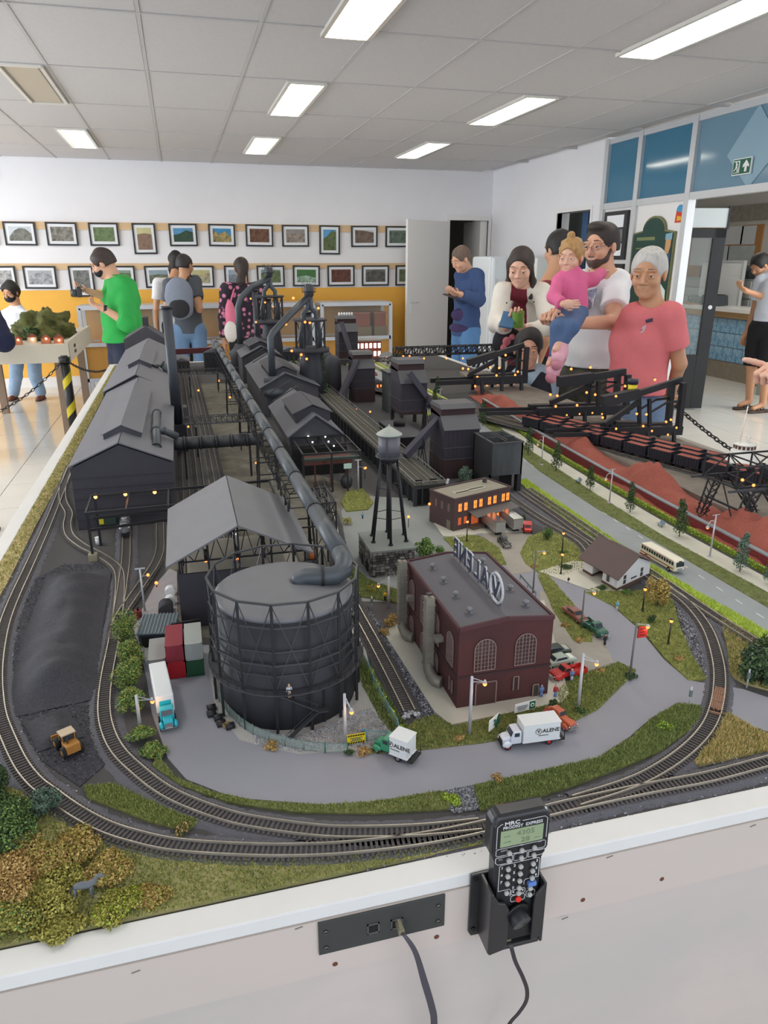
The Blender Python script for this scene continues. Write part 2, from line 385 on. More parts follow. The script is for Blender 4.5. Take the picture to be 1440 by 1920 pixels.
for n,(z0,z1,lab) in enumerate(((1.62,2.10,'tall black frame with small prints on the partition behind the glasses man'),(1.05,1.58,'lower black frame of prints on the partition, below another'),(0.50,1.02,'lowest black frame on the partition beside the white shirt'))):
 f=thing('framed_display',lab,'frame',(RX-0.01,7.27,z0))
 MB().span((RX-0.03,7.06,z0),(RX-0.002,7.50,z1)).bd('frame',M_frame,f)
 for k in range(3):
  h=(z1-z0-0.06)/3;MB().span((RX-0.034,7.12,z0+0.03+k*h+0.01),(RX-0.029,7.44,z0+0.03+(k+1)*h-0.01)).bd('print',(M_mat,M_grey,M_mat)[k],f)
brd=thing('information_board','dark green board with arched top and painted worker figure','board',(RX-0.01,6.6,1.2))
ya,yb,z0,z1=6.93,6.26,1.18,1.87;yc=(ya+yb)/2;W=ya-yb
pts=[(-W/2,z0),(W/2,z0),(W/2,z1)]+[(W*0.27*math.cos(t),z1+0.02+0.13*math.sin(t)) for t in [math.pi*k/12 for k in range(13)]]+[(-W/2,z1)]
def bext(P,x,th,mt,nm): return MB().ext(P,(x,yc,0),(0,-1,0),(0,0,1),(th,0,0)).bd(nm,mt,brd)
M_bgrn=mat('board_green',(28,66,58),0.35,var=(3,0.2));M_gold=mat('gold_line',(120,120,80),0.5)
bext(pts,RX-0.005,-0.02,M_gold,'rim');bext([(a*0.965,1.5+(b-1.5)*0.965) for a,b in pts],RX-0.024,-0.004,M_bgrn,'field')
M_dsk=mat('painted_skin',(196,150,104),0.6);M_dsh=mat('painted_shirt',(58,80,110),0.6);M_dtr=mat('painted_trousers',(206,220,212),0.6)
X0=RX-0.0285
bext([(.22,1.83),(.30,1.83),(.30,1.74),(.27,1.66),(.22,1.70)],X0,-0.002,M_dsk,'painted_face')
bext([(.21,1.85),(.31,1.86),(.31,1.80),(.21,1.80)],X0-.001,-0.002,mat('painted_cap',(128,170,190),0.6),'painted_cap')
bext([(.16,1.66),(.31,1.68),(.31,1.48),(.14,1.50),(.10,1.58)],X0-.001,-0.002,M_dsh,'painted_shirt')
bext([(.06,1.55),(.10,1.59),(.22,1.53),(.27,1.50),(.25,1.46),(.12,1.50)],X0-.003,-0.002,M_dsk,'painted_arm')
bext([(.02,1.42),(.14,1.46),(.30,1.34),(.31,1.22),(.05,1.24)],X0-.001,-0.002,M_dtr,'painted_trousers')
M_dim=mat('dim_lettering',(120,126,84),0.6)
for k,(z,w) in enumerate(((1.80,.30),(1.72,.24),(1.66,.2),(1.62,.22))): bext([(-.26,z),(-.26+w,z),(-.26+w,z+(.03 if k==0 else .012)),(-.26,z+(.03 if k==0 else .012))],X0,-0.001,M_dim,'lettering')
st=thing('round_sticker','blue and red sticker on the white partition post','sticker',(RX,6.27,2.0))
c=px(1275,402,RX)
MB().cyl((RX-0.001,c.y,c.z+.03),(RX-0.004,c.y,c.z+.03),0.055,n=20).bd('blue_disc',mat('sticker_blue',(70,150,200),0.4),st)
MB().ext([(-.06,-.07),(.05,-.07),(.06,.01),(-.05,.03)],(RX-0.004,c.y,c.z),(0,-1,0),(0,0,1),(-.002,0,0)).bd('red_flag',mat('sticker_red',(206,60,34),0.4),st)
MB().ext([(-.03,-.055),(.03,-.05),(.03,-.02),(-.03,-.01)],(RX-0.006,c.y,c.z),(0,-1,0),(0,0,1),(-.001,0,0)).bd('yellow_mark',mat('sticker_yellow',(232,180,50),0.4),st)
# ---- side room behind the glass door ----
SX=8.7
stc(MB().span((SX,2.0,0),(SX+0.1,11.8,CH)),'wall_side_room_far',mat('cream_wall',(222,218,208),0.8,var=(2,0.05)))
stc(MB().span((RX+0.12,11.6,0),(SX,11.7,CH)),'wall_side_room_back',M_plain)
stc(MB().span((SX-0.06,2.0,2.2),(SX,11.6,2.42)),'trim_8',mat('stained_concrete',(168,160,146),0.9,var=(14,0.35)))
gd=thing('door_2','open glass door with black frame and round lock','door',(RX+0.02,6.1,0));del gd['category'];gd['kind']='structure'
a=Vc((4.72,7.22,0));e=Vc((5.64,6.99,0));u=(e-a).normalized();nn=Vc((u.y,-u.x,0));L=(e-a).length
def dpanel(u0,u1,z0,z1,th,mt,nm): return MB().ext([(u0,z0),(u1,z0),(u1,z1),(u0,z1)],a+nn*(-th/2),u,(0,0,1),nn*th).bd(nm,mt,gd)
ztop=1.93
dpanel(0,L,ztop-.09,ztop,.04,M_black,'rail');dpanel(L-.13,L,.02,ztop,.04,M_black,'stile');dpanel(0,.05,.02,ztop,.04,M_black,'stile');dpanel(0,L,.02,.62,.036,M_black,'lower_panel')
dpanel(.05,L-.13,.62,ztop-.09,.006,M_glass,'pane')
lk=a+u*(L-.065)+Vc((0,0,1.13));MB().cyl(tuple(lk-nn*0.03),tuple(lk+nn*0.03),0.022,n=14).bd('lock',M_alu,gd)
dpanel(0.0,L+.0,ztop+.01,ztop+.2,.01,mat('frosted_panel',(196,204,206),0.4),'header_panel');dpanel(L,L+.02,ztop,ztop+.22,.03,M_black,'header_end')
j0=px(1400,700,RX);
stc(MB().span((RX-0.04,4.30,0),(RX+0.05,4.37,PZ)),'trim_9',M_alu)
stc(MB().span((RX-0.005,3.0,0),(RX+0.03,4.30,PZ)),'wall_right_panel_end',M_plain)
nb=thing('notice_board','cork notice board with white papers behind the glass door','board',(SX-0.01,5.6,1.4))
q0=px(1352,425,SX-.02);q1=px(1416,525,SX-.02)
MB().span((SX-.03,q1.y,q1.z),(SX-.002,q0.y+1.0,q0.z)).bd('cork',mat('cork',(196,140,84),0.8,var=(30,0.15)),nb)
M_paper=mat('paper',(228,230,230),0.7,var=(5,0.03))
def paper(x0,y0,x1,y1,mt=M_paper,X=SX-.035):
 A=px(x0,y0,X);B=px(x1,y1,X);MB().span((X,A.y,A.z),(X+.003,B.y,B.z)).bd('paper',mt,nb)
paper(1358,425,1390,458);paper(1392,424,1414,458);paper(1353,461,1363,495);paper(1366,461,1410,498,mat('map_paper',(206,212,208),0.7,var=(9,0.15)));paper(1364,503,1382,526,mat('yellow_green_paper',(190,196,80),0.7));paper(1300,436,1335,498)
ct=thing('reception_counter','reception counter of blue glass blocks with white top','counter',(7.55,8.2,0))
CXf=7.45
MB().span((CXf,6.4,0),(CXf+.1,10.2,.24)).bd('plinth',mat('counter_stone',(150,138,122),0.7,var=(14,.25)),ct)
MB().span((CXf-.08,6.4,.93),(CXf+.5,10.2,.98)).bd('worktop',M_plain,ct)
M_blk=mat('blue_glass_block',(60,128,178),0.12,var=(14,0.5),col2=(178,214,232),coat=0.6)
bm_=boxmesh('glass_block',(.08,.185,.185),M_blk)
for j in range(18):
 for k in range(3): piece(bm_,'glass_block',ct,(CXf+.04,6.5+.195*j,.345+.195*k))
MB().span((CXf+.02,6.4,.24),(CXf+.06,10.2,.93)).bd('mortar',mat('block_joint',(190,200,205),0.7),ct)
MB().span((CXf-.04,6.4,.85),(CXf+.02,10.2,.93)).bd('edge_board',mat('counter_wood',(190,152,104),0.6),ct)
cb=thing('glass_display_case','glass case with grey models inside on the reception counter','case',(CXf+.2,9.9,.98))
c0=(CXf-.02,9.72,.98);c1=(CXf+.3,10.15,1.22)
MB().span(c0,(c1[0],c1[1],1.0)).bd('base',mat('case_wood',(176,134,90),.6),cb);MB().span((c0[0],c0[1],1.0),c1).bd('glass_box',M_glass,cb)
for k in range(6): MB().box((CXf+.1+.1*(k%3),9.76+.06*k,1.05),(.05,.05,.09),rotm(0,0,k)).bd('scale_model',M_grey,cb)
wbd=thing('whiteboard','white panel standing on the reception counter behind the black door stile','board',(7.9,9.7,.98))
MB().span((7.85,9.28,.98),(7.88,10.15,1.58)).bd('panel',M_paper,wbd);MB().span((7.84,9.24,1.58),(7.89,10.15,1.61)).span((7.84,9.24,.98),(7.89,9.28,1.58)).bd('frame',M_alu,wbd)
pb=thing('document_tray','dark grey tray on the reception counter','tray',(7.6,9.45,.98));MB().box((7.6,9.45,1.06),(.25,.3,.14),taper=.9).bd('box',mat('tray_grey',(66,72,78),.5),pb);MB().span((7.5,9.35,1.125),(7.7,9.55,1.14)).bd('lid',M_dark,pb)
sh=thing('grey_filing_cabinet','grey cabinet with boxes on top seen through the glass door','cabinet',(8.3,9.6,0))
MB().span((8.1,9.3,0),(8.65,10.9,1.35)).bd('body',mat('filing_grey',(168,170,168),.5),sh)
for k in range(3): MB().span((8.08,9.32,.95+.13*k),(8.1,10.88,1.06+.13*k)).bd('drawer',mat('filing_front',(182,184,182),.5),sh)
for k in range(6):
 o=MB().box((8.3,9.45+.22*k,1.41+.03*(k%2)),(.22,.16,.12+.06*(k%2)));tagset(o.bd('storage_box',mat('box_grey',(104,124,134) if k%2 else (70,74,80),.6)),('grey-blue' if k%2 else 'dark grey')+' small box on the filing cabinet, '+['nearest the doorway','second from the doorway','third from the doorway','fourth from the doorway','fifth from the doorway','farthest from the doorway'][k],'box','boxes on the filing cabinet')
gs=thing('glass_showcase','tall greenish glass showcase behind the man in black shorts','showcase',(6.9,7.6,0))
M_gg=mat('greenish_glass',(128,150,138),0.1,var=(1.2,.15),alpha=.55)
MB().span((6.98,6.7,.3),(7.0,7.6,1.62)).bd('pane',M_gg,gs);MB().span((6.96,7.58,0),(7.02,7.64,1.64)).span((6.96,6.7,1.62),(7.02,7.64,1.65)).span((6.96,6.7,.95),(7.02,7.6,.97)).bd('frame',mat('showcase_frame',(150,160,150),.4),gs)
# ---- refrigerator and white cabinet by the corner ----
rf=thing('refrigerator','white refrigerator beside the dark doorway, behind the blue sweater man','refrigerator',(3.96,8.9,0))
FD=8.3
a0=dp(906,480,FD);a1=dp(940,478,FD)
MB().span((3.72,8.75,0.02),(4.2,9.35,1.66)).bd('cabinet',mat('fridge_white',(226,232,238),.3),rf,bevel=.03)
MB().span((3.73,8.69,0.45),(4.19,8.75,1.65)).bd('door',mat('fridge_white',(0,0,0)),rf,bevel=.03);MB().span((3.76,8.66,1.0),(3.78,8.69,1.4)).bd('handle',M_alu,rf)
wc=thing('vending_cabinet','white cabinet with round dark logo between the woman and corner','cabinet',(4.25,8.3,0))
MB().span((4.0,8.05,0.02),(4.5,8.55,1.64)).bd('body',mat('cabinet_white',(224,228,226),.35),wc,bevel=.01)
MB().cyl((4.09,8.049,1.35),(4.09,8.04,1.35),0.05,n=16).bd('logo',mat('logo_green',(60,86,70),.5),wc)
MB().span((4.45,8.04,1.05),(4.48,8.06,1.6)).bd('control_strip',M_alu,wc)
# ================= GALLERY, SHOWCASES, BELL, ROPES =================
def pic(x0,x1,z0,z1,sky,hill,hill2,label,sil=None,row=1):
 f=thing('picture_frame',label,'picture',((x0+x1)/2,BY-0.03,z1),world=False,group='framed photographs on the pine rails')
 w=(x1-x0)/2;h=z1-z0;f.rotation_euler=(math.radians(-3.2 if random.random()<2 else 0)*-1,random.uniform(-.012,.012),0)
 t=0.02;b=MB();b.span((-w,-.012,-h),(w,.012,-h+t)).span((-w,-.012,-t),(w,.012,0)).span((-w,-.012,-h+t),(-w+t,.012,-t)).span((w-t,-.012,-h+t),(w,.012,-t));b.bd('frame',M_frame,f)
 MB().span((-w+t,-.002,-h+t),(w-t,.008,-t)).bd('mount',M_mat,f)
 m=0.055;X0,X1,Z0,Z1=-w+m,w-m,-h+m,-m
 nm='photo_%d_%d_%d'%sky;ms=mat(nm,sky,.5,var=(7,.25));mh=mat('photo_%d_%d_%d_%d_%d_%d'%(hill+hill2),hill,.5,var=(16,.5),col2=hill2)
 p=MB();p.span((X0,-.0045,Z0),(X1,-.002,Z1))
 sil=sil or [.75,.8,.85,.8]
 n=len(sil);pts=[(X0,Z0),(X1,Z0)]+[(X1-(X1-X0)*i/(n-1),Z0+(Z1-Z0)*sil[n-1-i]) for i in range(n)]
 p.mi(1).ext(pts,(0,-.0045,0),(1,0,0),(0,0,1),(0,-.002,0));p.bd('photograph',[ms,mh],f)
G1=(70,72,66);G2=(140,140,132);GR=(70,92,60);GR2=(120,140,96);BR=(84,66,56);BR2=(150,130,112)
SK=(180,190,196);BL=(88,150,196);WH=(214,220,216)
top=[(-2.45,-2.13,SK,G1,G2,'black framed grey photograph cut by the left edge, top row',None,0),
(-2.05,-1.68,(206,214,220),G1,G2,'grey photograph of a bare rocky mountain, top row near the bell',[.25,.7,.9,.85,.5],0),
(-1.56,-1.19,(150,146,138),(56,54,50),(160,156,146),'grey photograph of tangled rubble, second whole frame of the top row',[1,1,1],0),
(-1.05,-.69,GR2,GR,GR2,'photograph of all green woodland, top row above the green top man',[1,1,1],0),
(-.52,-.23,(206,200,150),(110,92,80),(150,120,100),'upright photograph of reddish quarry under yellow sky, top row',[.7,.75,.7],1),
(-.06,.30,BL,(30,52,44),(52,84,60),'photograph of dark green hills under bright blue sky with cloud, top row',[.5,.6,.85,.7],0),
(.45,.80,(60,140,190),(60,52,36),(190,170,110),'photograph of a tunnel blast with white smoke and blue sky, top row',[.9,.6,.8,.4],0),
(.94,1.31,(70,44,36),(50,30,26),(130,90,66),'dark reddish brown photograph, top row between blue one and grey train one',[1,1,1],0),
(1.43,1.80,(150,144,138),(90,76,70),(170,158,146),'faded brown photograph of earthworks, top row',[.6,.7,.65],0),
(1.95,2.24,(90,160,210),(50,72,50),(110,120,70),'upright photograph of a green mountain under blue sky, top row',[.55,.7,.95,.9],1),
(2.40,2.78,(214,216,220),(74,62,56),(130,110,96),'brown hillside photograph with white slanted sky, top row near the door',[1,.95,.8],0),
(2.90,3.27,(120,134,120),(46,64,52),(120,134,120),'last photograph of the top row, half behind the open door',[.9,.9],0)]
for i,(a,b,s_,h_,h2,lab,sil,up) in enumerate(top): pic(a,b,1.69 if up else 1.79,2.07,s_,h_,h2,lab,sil)
bot=[(-2.32,-1.99,(70,70,70),(60,60,60),(200,200,200),'dark photograph of lights at the left edge, bottom row',[1,1],0),
(-1.90,-1.51,(180,182,186),(90,92,96),(190,194,200),'grey photograph of a stepped dam, bottom row above the masked woman',[.5,.8,.9,.6],0),
(-1.36,-1.06,(100,102,100),(60,62,60),(140,142,140),'upright grey photograph behind the raised camera, bottom row',[1,1],1),
(-.86,-.54,(140,160,150),GR,GR2,'photograph mostly hidden by the green top man, bottom row',[.8,.8],0),
(-.42,-.07,(150,168,180),(70,80,66),(120,126,110),'photograph of dull green valley with grey sky, left of the backpack man',[.6,.7,.65],0),
(.14,.48,(196,190,140),(96,96,84),(200,190,150),'photograph of pale station house at the backpack man shoulder, bottom row',[.7,.6,.8],0),
(.62,.94,(150,170,190),(90,100,110),(140,150,160),'bluish photograph behind the long-haired woman, bottom row',[.6,.7],0),
(1.06,1.44,(140,170,170),(60,84,50),(120,130,90),'photograph of green ravine with track, bottom row right of long hair',[.75,.8,.95,.9],0),
(1.56,1.94,(70,120,66),(60,96,56),(190,214,196),'photograph of white river in bright green forest, bottom row',[.4,.55,.35],0),
(2.05,2.44,(56,42,38),(44,34,32),(120,70,50),'dark brown photograph with small red sparks, bottom row',[1,1],0),
(2.55,2.95,(110,110,112),(44,42,40),(110,106,100),'dark photograph with a white diagonal beam, bottom row near the door',[.7,1,.7],0),
(3.05,3.27,(120,134,110),(60,70,50),(130,140,110),'last photograph of the bottom row, half behind the open door',[1,1],0)]
for i,(a,b,s_,h_,h2,lab,sil,up) in enumerate(bot): pic(a,b,1.16 if up else 1.265,1.545,s_,h_,h2,lab,sil)
M_bell=mat('bell_iron',(110,108,108),.35,.7,var=(6,.2))
bl=thing('bell','grey iron bell with clapper hanging from a wall bracket at upper left','bell',(0,0,0))
b0=dp(30,388,9.9);bx,by,bz=b0.x,b0.y,b0.z
ORG[bl.name]=Vc((bx,by,bz));bl.location=(bx,by,bz)
MB().lathe((bx,by,bz),[(.168,0),(.172,.012),(.15,.04),(.115,.10),(.098,.17),(.09,.25),(.085,.29),(.07,.31),(.06,.345),(.04,.36),(.01,.362)],28).bd('bell_body',M_bell,bl,smooth=False)
MB().ball((bx,by,bz-.045),.032).cyl((bx,by,bz-.03),(bx,by,bz+.2),.008).cyl((bx,by,bz-.075),(bx+.005,by,bz-.115),.006).bd('clapper',M_bell,bl)
y=MB()
for s in (-1,1): y.tube([(bx+s*.05,by,bz+.34),(bx+s*.055,by,bz+.43),(bx+s*.03,by,bz+.48)],.01,6)
y.tube([(bx-.05,by,bz+.48),(bx+.05,by,bz+.48)],.012,6).cyl((bx,by,bz+.36),(bx,by,bz+.49),.01);y.bd('yoke',M_bell,bl)
MB().beam((bx,by-.02,bz+.49),(bx,BY,bz+.49),.02).beam((bx,BY-.02,bz+.3),(bx,by+.2,bz+.49),.012).span((bx-.03,BY-.012,bz+.25),(bx+.03,BY,bz+.55)).bd('bracket',M_bell,bl)
M_wood=mat('case_panel_wood',(206,152,72),.55,var=(4,.12),stretch=(3,1,.4));M_aluw=mat('white_aluminium',(206,212,222),.3,.2)
def showcase(x0,x1,lab,y0=10.0,y1=10.45,zt=1.05):
 t=thing('display_case',lab,'showcase',((x0+x1)/2,y0,0));w=.045;f=MB()
 for x in (x0,x1):
  for y in (y0,y1): f.span((x-w/2,y-w/2,0),(x+w/2,y+w/2,zt))
 for z in (.16,.60,zt):
  for y in (y0,y1): f.span((x0,y-w/2,z-w/2),(x1,y+w/2,z+w/2))
  for x in (x0,x1): f.span((x-w/2,y0,z-w/2),(x+w/2,y1,z+w/2))
 f.bd('frame',M_aluw,t)
 MB().span((x0,y1-.02,.16),(x1,y1,zt)).bd('back_panel',M_wood,t);MB().span((x0,y0,.585),(x1,y1,.60)).span((x0,y0,.14),(x1,y1,.16)).bd('shelf',M_wood,t)
 MB().span((x0,y0+.0,.16),(x1,y0+.04,.585)).bd('front_board',M_wood,t)
 MB().span((x0+.02,y0-.003,.62),(x1-.02,y0+.001,zt-.02)).bd('pane',M_glass,t)
 MB().span((x0,y0,zt+.0),(x1,y1,zt+.028)).bd('top_glass',M_aluw,t);return t
showcase(-1.22,-.02,'long glass showcase with papers behind the green top man')
showcase(.10,1.72,'long empty glass showcase behind the long-haired woman')
showcase(1.84,2.80,'glass showcase with two brick-red models, nearest the open white door')
def simple(nm,lab,cat,mb,mt,group=None): return tagset(mb.bd(nm,mt),lab,cat,group)
simple('paper_sheet','large white printed sheet standing in the left showcase','paper',MB().span((-1.0,10.28,.64),(-.66,10.29,1.0)),M_paper)
simple('paper_sheet','smaller white printed sheet in the left showcase near the model gable','paper',MB().span((-.36,10.28,.70),(-.18,10.29,1.0)),M_paper)
t=thing('toy_vehicle','orange and red toy on the shelf of the left showcase','toy',(-.95,10.25,.6));MB().box((-.98,10.2,.65),(.12,.1,.09),taper=.7).bd('cab',mat('toy_orange',(226,110,48),.5),t);MB().box((-.84,10.2,.65),(.11,.1,.08),taper=.7).ball((-.84,10.2,.69),.04).bd('load',mat('toy_yellow',(222,150,40),.5),t)
t=thing('teal_box','pale teal long box on the shelf of the left showcase','box',(-.6,10.2,.6));MB().span((-.76,10.15,.6),(-.4,10.3,.67)).bd('box',mat('teal',(130,180,178),.5),t);MB().span((-.77,10.14,.67),(-.39,10.31,.69)).bd('lid',mat('teal_lid',(160,204,200),.5),t)
t=thing('storage_tub','blue and grey tub on the floor under the left showcase','tub',(-.8,9.75,0));MB().box((-.85,9.75,.12),(.22,.2,.2),taper=1.1).bd('tub',mat('tub_blue',(90,150,206),.4),t);MB().box((-.7,9.8,.09),(.2,.2,.14),taper=1.1).bd('grey_tub',mat('tub_grey',(140,150,162),.4),t)
M_brk=mat('brick_red',(150,72,54),.7,var=(30,.2))
for n,(x,z,s,l) in enumerate(((2.35,.60,.2,'wide brick-red model building in the right showcase'),(2.68,.60,.09,'narrow pinkish model house at the right showcase corner'))):
 t=thing('model_house',l,'model',(x,10.2,z));MB().span((x-s*.9,10.1,z+.14),(x+s*.9,10.3,z+.32)).bd('walls',M_brk,t);MB().span((x-s,10.07,z),(x+s,10.33,z+.14)).bd('plinth',mat('model_plinth',(120,100,76),.7),t);MB().span((x-s,10.08,z+.32),(x+s,10.32,z+.335)).bd('roof',mat('model_roof',(180,110,84),.7),t)
M_cream=mat('cream_board',(214,206,190),.5,var=(3,.04))
c1=py(128,645,7.4);tz=c1.z;bz_=py(128,679,7.4).z;XR=c1.x
dt=thing('diorama_table','cream small display table with a lit green hill landscape at left','table',(-1.9,8.3,0))
MB().span((-3.0,7.38,bz_),(XR,7.42,tz)).span((-3.0,9.2,bz_),(XR,9.24,tz)).span((XR-.03,7.4,bz_),(XR,9.2,tz+.02)).span((-3.0,7.4,bz_),(-2.97,9.2,tz)).bd('apron',M_cream,dt)
MB().span((-2.97,7.42,tz-.05),(XR-.03,9.2,tz-.02)).bd('base_board',M_cream,dt)
for x,y in ((XR-.12,7.5),(-1.98,8.85),(XR-.12,9.1),(-2.9,7.5)): MB().beam((x,y,0),(x,y,bz_),.07).bd('leg',mat('wood_leg',(150,128,110),.6,var=(5,.15)),dt)
for k in (0,1): MB().span((XR,7.75+.0*k,tz-.07-.05*k),(XR+.004,7.86,tz-.04-.05*k)).bd('socket',M_black,dt)
# ----- noise heightfield hill -----
def blob(name,c,R,mt,parent=None,n=26,amp=.25,freq=3,flat=True,kind=None,seed=0,m=14):
 V=[];F=[]
 for j in range(m+1):
  a=(math.pi/2 if flat else math.pi)*j/m
  for i in range(n):
   t=2*math.pi*i/n;d=Vc((math.sin(a)*math.cos(t),math.sin(a)*math.sin(t),math.cos(a)))
   q=1+amp*mnoise.noise(d*freq+Vc((seed*7.1,seed*3.3,0)))+amp*.4*mnoise.noise(d*freq*4+Vc((seed,0,9)))
   V.append((c[0]+R[0]*d.x*q,c[1]+R[1]*d.y*q,c[2]+R[2]*d.z*q))
 for j in range(m):
  for i in range(n): F.append((j*n+i,(j+1)*n+i,(j+1)*n+(i+1)%n,j*n+(i+1)%n))
 return npmesh(name,V,F,mt,parent,True,kind)
M_hill=mat('hill_green',(112,114,60),.95,var=(14,.5),col2=(60,64,36),bump=(60,.8,.01))
hl=blob('diorama_hill',(-1.38,8.45,tz-.02),(.30,.46,.25),M_hill,n=40,m=20,amp=.35);tagset(hl,'mossy green model hill on the small cream table','hill')
# ----- foliage generator -----
def lvs(name,cs,n,size,mt,parent=None,kind='stuff',jit=.3,flatz=1.0,label=None,seed=1):
 """cs: list of (centre, radii); n leaf quads spread near the surfaces"""
 rs=np.random.RandomState(seed);cs_=list(cs);k=len(cs_);idx=rs.randint(0,k,n)
 C=np.array([c[0] for c in cs_]);R=np.array([c[1] for c in cs_])
 d=rs.normal(size=(n,3));d/=np.linalg.norm(d,axis=1)[:,None]
 r=(rs.uniform(.55,1.0,n)**.5)[:,None]
 P=C[idx]+d*R[idx]*r*(1+rs.normal(size=(n,1))*jit*.2)
 nrm=d+rs.normal(size=(n,3))*.7;nrm/=np.linalg.norm(nrm,axis=1)[:,None]
 t=np.cross(nrm,rs.normal(size=(n,3)));t/=np.linalg.norm(t,axis=1)[:,None];b=np.cross(nrm,t)
 s=(size*rs.uniform(.5,1.3,n))[:,None]
 V=np.stack([P-t*s,P+b*s*.7,P+t*s,P-b*s*.7],1).reshape(-1,3);F=np.arange(4*n).reshape(n,4)
 mi=rs.randint(0,len(mt),n) if isinstance(mt,list) else None
 return npmesh(name,V,F,mt,parent,False,kind,mi,label)
def leafmats(nm,*cols): return [mat('%s_leaf_%d'%(nm,i),c,.85) for i,c in enumerate(cols)]
LM_dk=leafmats('dark',(66,90,54),(88,114,64),(46,64,42));LM_md=leafmats('mid',(104,136,70),(134,164,86),(76,104,54));LM_yl=leafmats('yellow',(164,158,76),(188,180,96),(128,124,58));LM_br=leafmats('brown',(190,158,94),(212,182,120),(152,120,70));LM_lime=leafmats('lime',(168,190,64),(194,212,88),(130,156,54));LM_gy=leafmats('greygreen',(96,120,102),(122,144,124),(74,94,82))
rr=random.Random(3)
for k in range(7):
 x=-2.2+rr.uniform(0,.9);y=7.75+rr.uniform(0,.5);h=.04+rr.uniform(0,.05)
 t=thing('miniature_tree','dark green bush on the small cream table, %s'%['below the masked woman','beside the lit houses','at the front board','near the hill foot','behind the navy jacket','left of the hill','at the middle lights'][k],'bush',(x,y,tz-.03))
 lvs('crown',[((x,y,tz-.02+h),(h,h,h*.9))],500,.012,LM_dk,t,seed=k);MB().cyl((x,y,tz-.03),(x,y,tz-.03+h),.008,n=6).bd('trunk',M_dark,t)
M_orange=mat('orange_lamp',(255,150,60),.4,emit=9);M_warmw=mat('warm_white_lamp',(255,190,120),.4,emit=11)
for k in range(9):
 x=-2.15+.125*k+rr.uniform(-.03,.03);y=7.62+rr.uniform(0,.25);z=tz-.02;w=rr.uniform(.03,.05)
 t=thing('miniature_house','tiny lit house on the small cream table, %s from the left'%['first','second','third','fourth','fifth','sixth','seventh','eighth','ninth'][k],'house',(x,y,z),group='tiny houses of the hill diorama')
 MB().span((x-w,y-.03,z),(x+w,y+.03,z+.05)).bd('walls',mat('tiny_wall',(170,110,84) if k%3 else (200,190,176),.7) if k%3 else mat('tiny_wall_pale',(200,190,176),.7),t)
 MB().ext([(-w-.005,.05),(w+.005,.05),(0,.085)],(x,y-.035,z),(1,0,0),(0,0,1),(0,.07,0)).bd('roof',mat('tiny_roof',(130,70,54),.7),t)
 MB().ball((x+.01,y-.045,z+.03+.02*(k%2)),.009,8,5).bd('lamp',M_warmw,t)
# ----- barrier posts and chains -----
M_yel=mat('tape_yellow',(214,196,32),.5);M_chain=mat('black_chain',(38,36,38),.45)
lk=MB();
n=12;r=.0035;V=[];Fq=[]
for i in range(n):
 t=2*math.pi*i/n;cx,cy=.017*math.cos(t)*1.25,.010*math.sin(t)
 for j in range(5):
  a=2*math.pi*j/5;V.append((cx+math.cos(t)*r*math.cos(a),cy+math.sin(t)*r*math.cos(a),r*math.sin(a)))
for i in range(n):
 for j in range(5): Fq.append((i*5+j,((i+1)%n)*5+j,((i+1)%n)*5+(j+1)%5,i*5+(j+1)%5))
lme=bpy.data.meshes.new('chain_link');lme.from_pydata(V,[],Fq);lme.materials.append(M_chain);lme.update()
def chain(lab,a,b,sag,sc=1.0):
 a=Vc(a);b=Vc(b);t=thing('barrier_chain',lab,'chain',tuple(a))
 L=(b-a).length+2*sag*sag/(b-a).length;n=int(L/(.031*sc));pts=[]
 for i in range(n+1):
  s=i/n;p=a.lerp(b,s);p.z-=sag*4*s*(1-s);pts.append(p)
 for i in range(n):
  d=(pts[i+1]-pts[i]);m=(pts[i]+pts[i+1])/2;q=d.to_track_quat('X','Z');e=(q.to_matrix()@Matrix.Rotation(math.pi/2*(i%2),3,'X')).to_euler()
  piece(lme,'link',t,m,e,(sc,sc,sc))
def post(x,y,lab,h=.80,stripe=True):
 t=thing('barrier_post',lab,'post',(x,y,0));r=.04
 MB().cyl((x,y,0),(x,y,.02),.14,n=20).bd('base',M_black,t);MB().cyl((x,y,.02),(x,y,h),r,n=16).bd('tube',M_black,t)
 V=[];F=[];m=24;turns=2.6
 for w0 in (0,):
  for i in range(60):
   s=i/59;z=.05+s*(h-.1);a=s*turns*2*math.pi+2.6
   for k in range(6): aa=a+k*.42;V.append((x+(r+.0015)*math.cos(aa),y+(r+.0015)*math.sin(aa),z+.0*k))
 for i in range(59):
  for k in range(5): F.append((i*6+k,i*6+k+1,(i+1)*6+k+1,(i+1)*6+k))
 if stripe: npmesh('tape',V,F,M_yel,t,True)
 MB().cyl((x,y,h),(x,y,h+.05),.048,n=16).cyl((x,y,h+.03),(x,y,h+.06),.03,n=12).bd('cap',M_black,t);return t
post(-1.03,7.02,'black barrier post wrapped in yellow spiral tape',.76);post(-2.75,6.1,'black taped barrier post outside the frame at left',.76);post(-.55,9.35,'black taped barrier post behind the layout',.76,)
chain('black chain sagging from the striped post to the left edge',(-1.06,7.0,.76),(-2.7,6.1,.76),.42)
chain('black chain from the striped post toward the model layout',(-1.0,7.04,.76),(-.55,9.3,.76),.22)
post(2.60,3.5,'black barrier post hidden behind the loading cranes',.87,False);post(2.55,1.2,'black barrier post at the right outside the frame',.87,False)
chain('black chain hanging right of the last ore loader',(2.59,3.46,.88),(2.55,1.25,.86),.20)
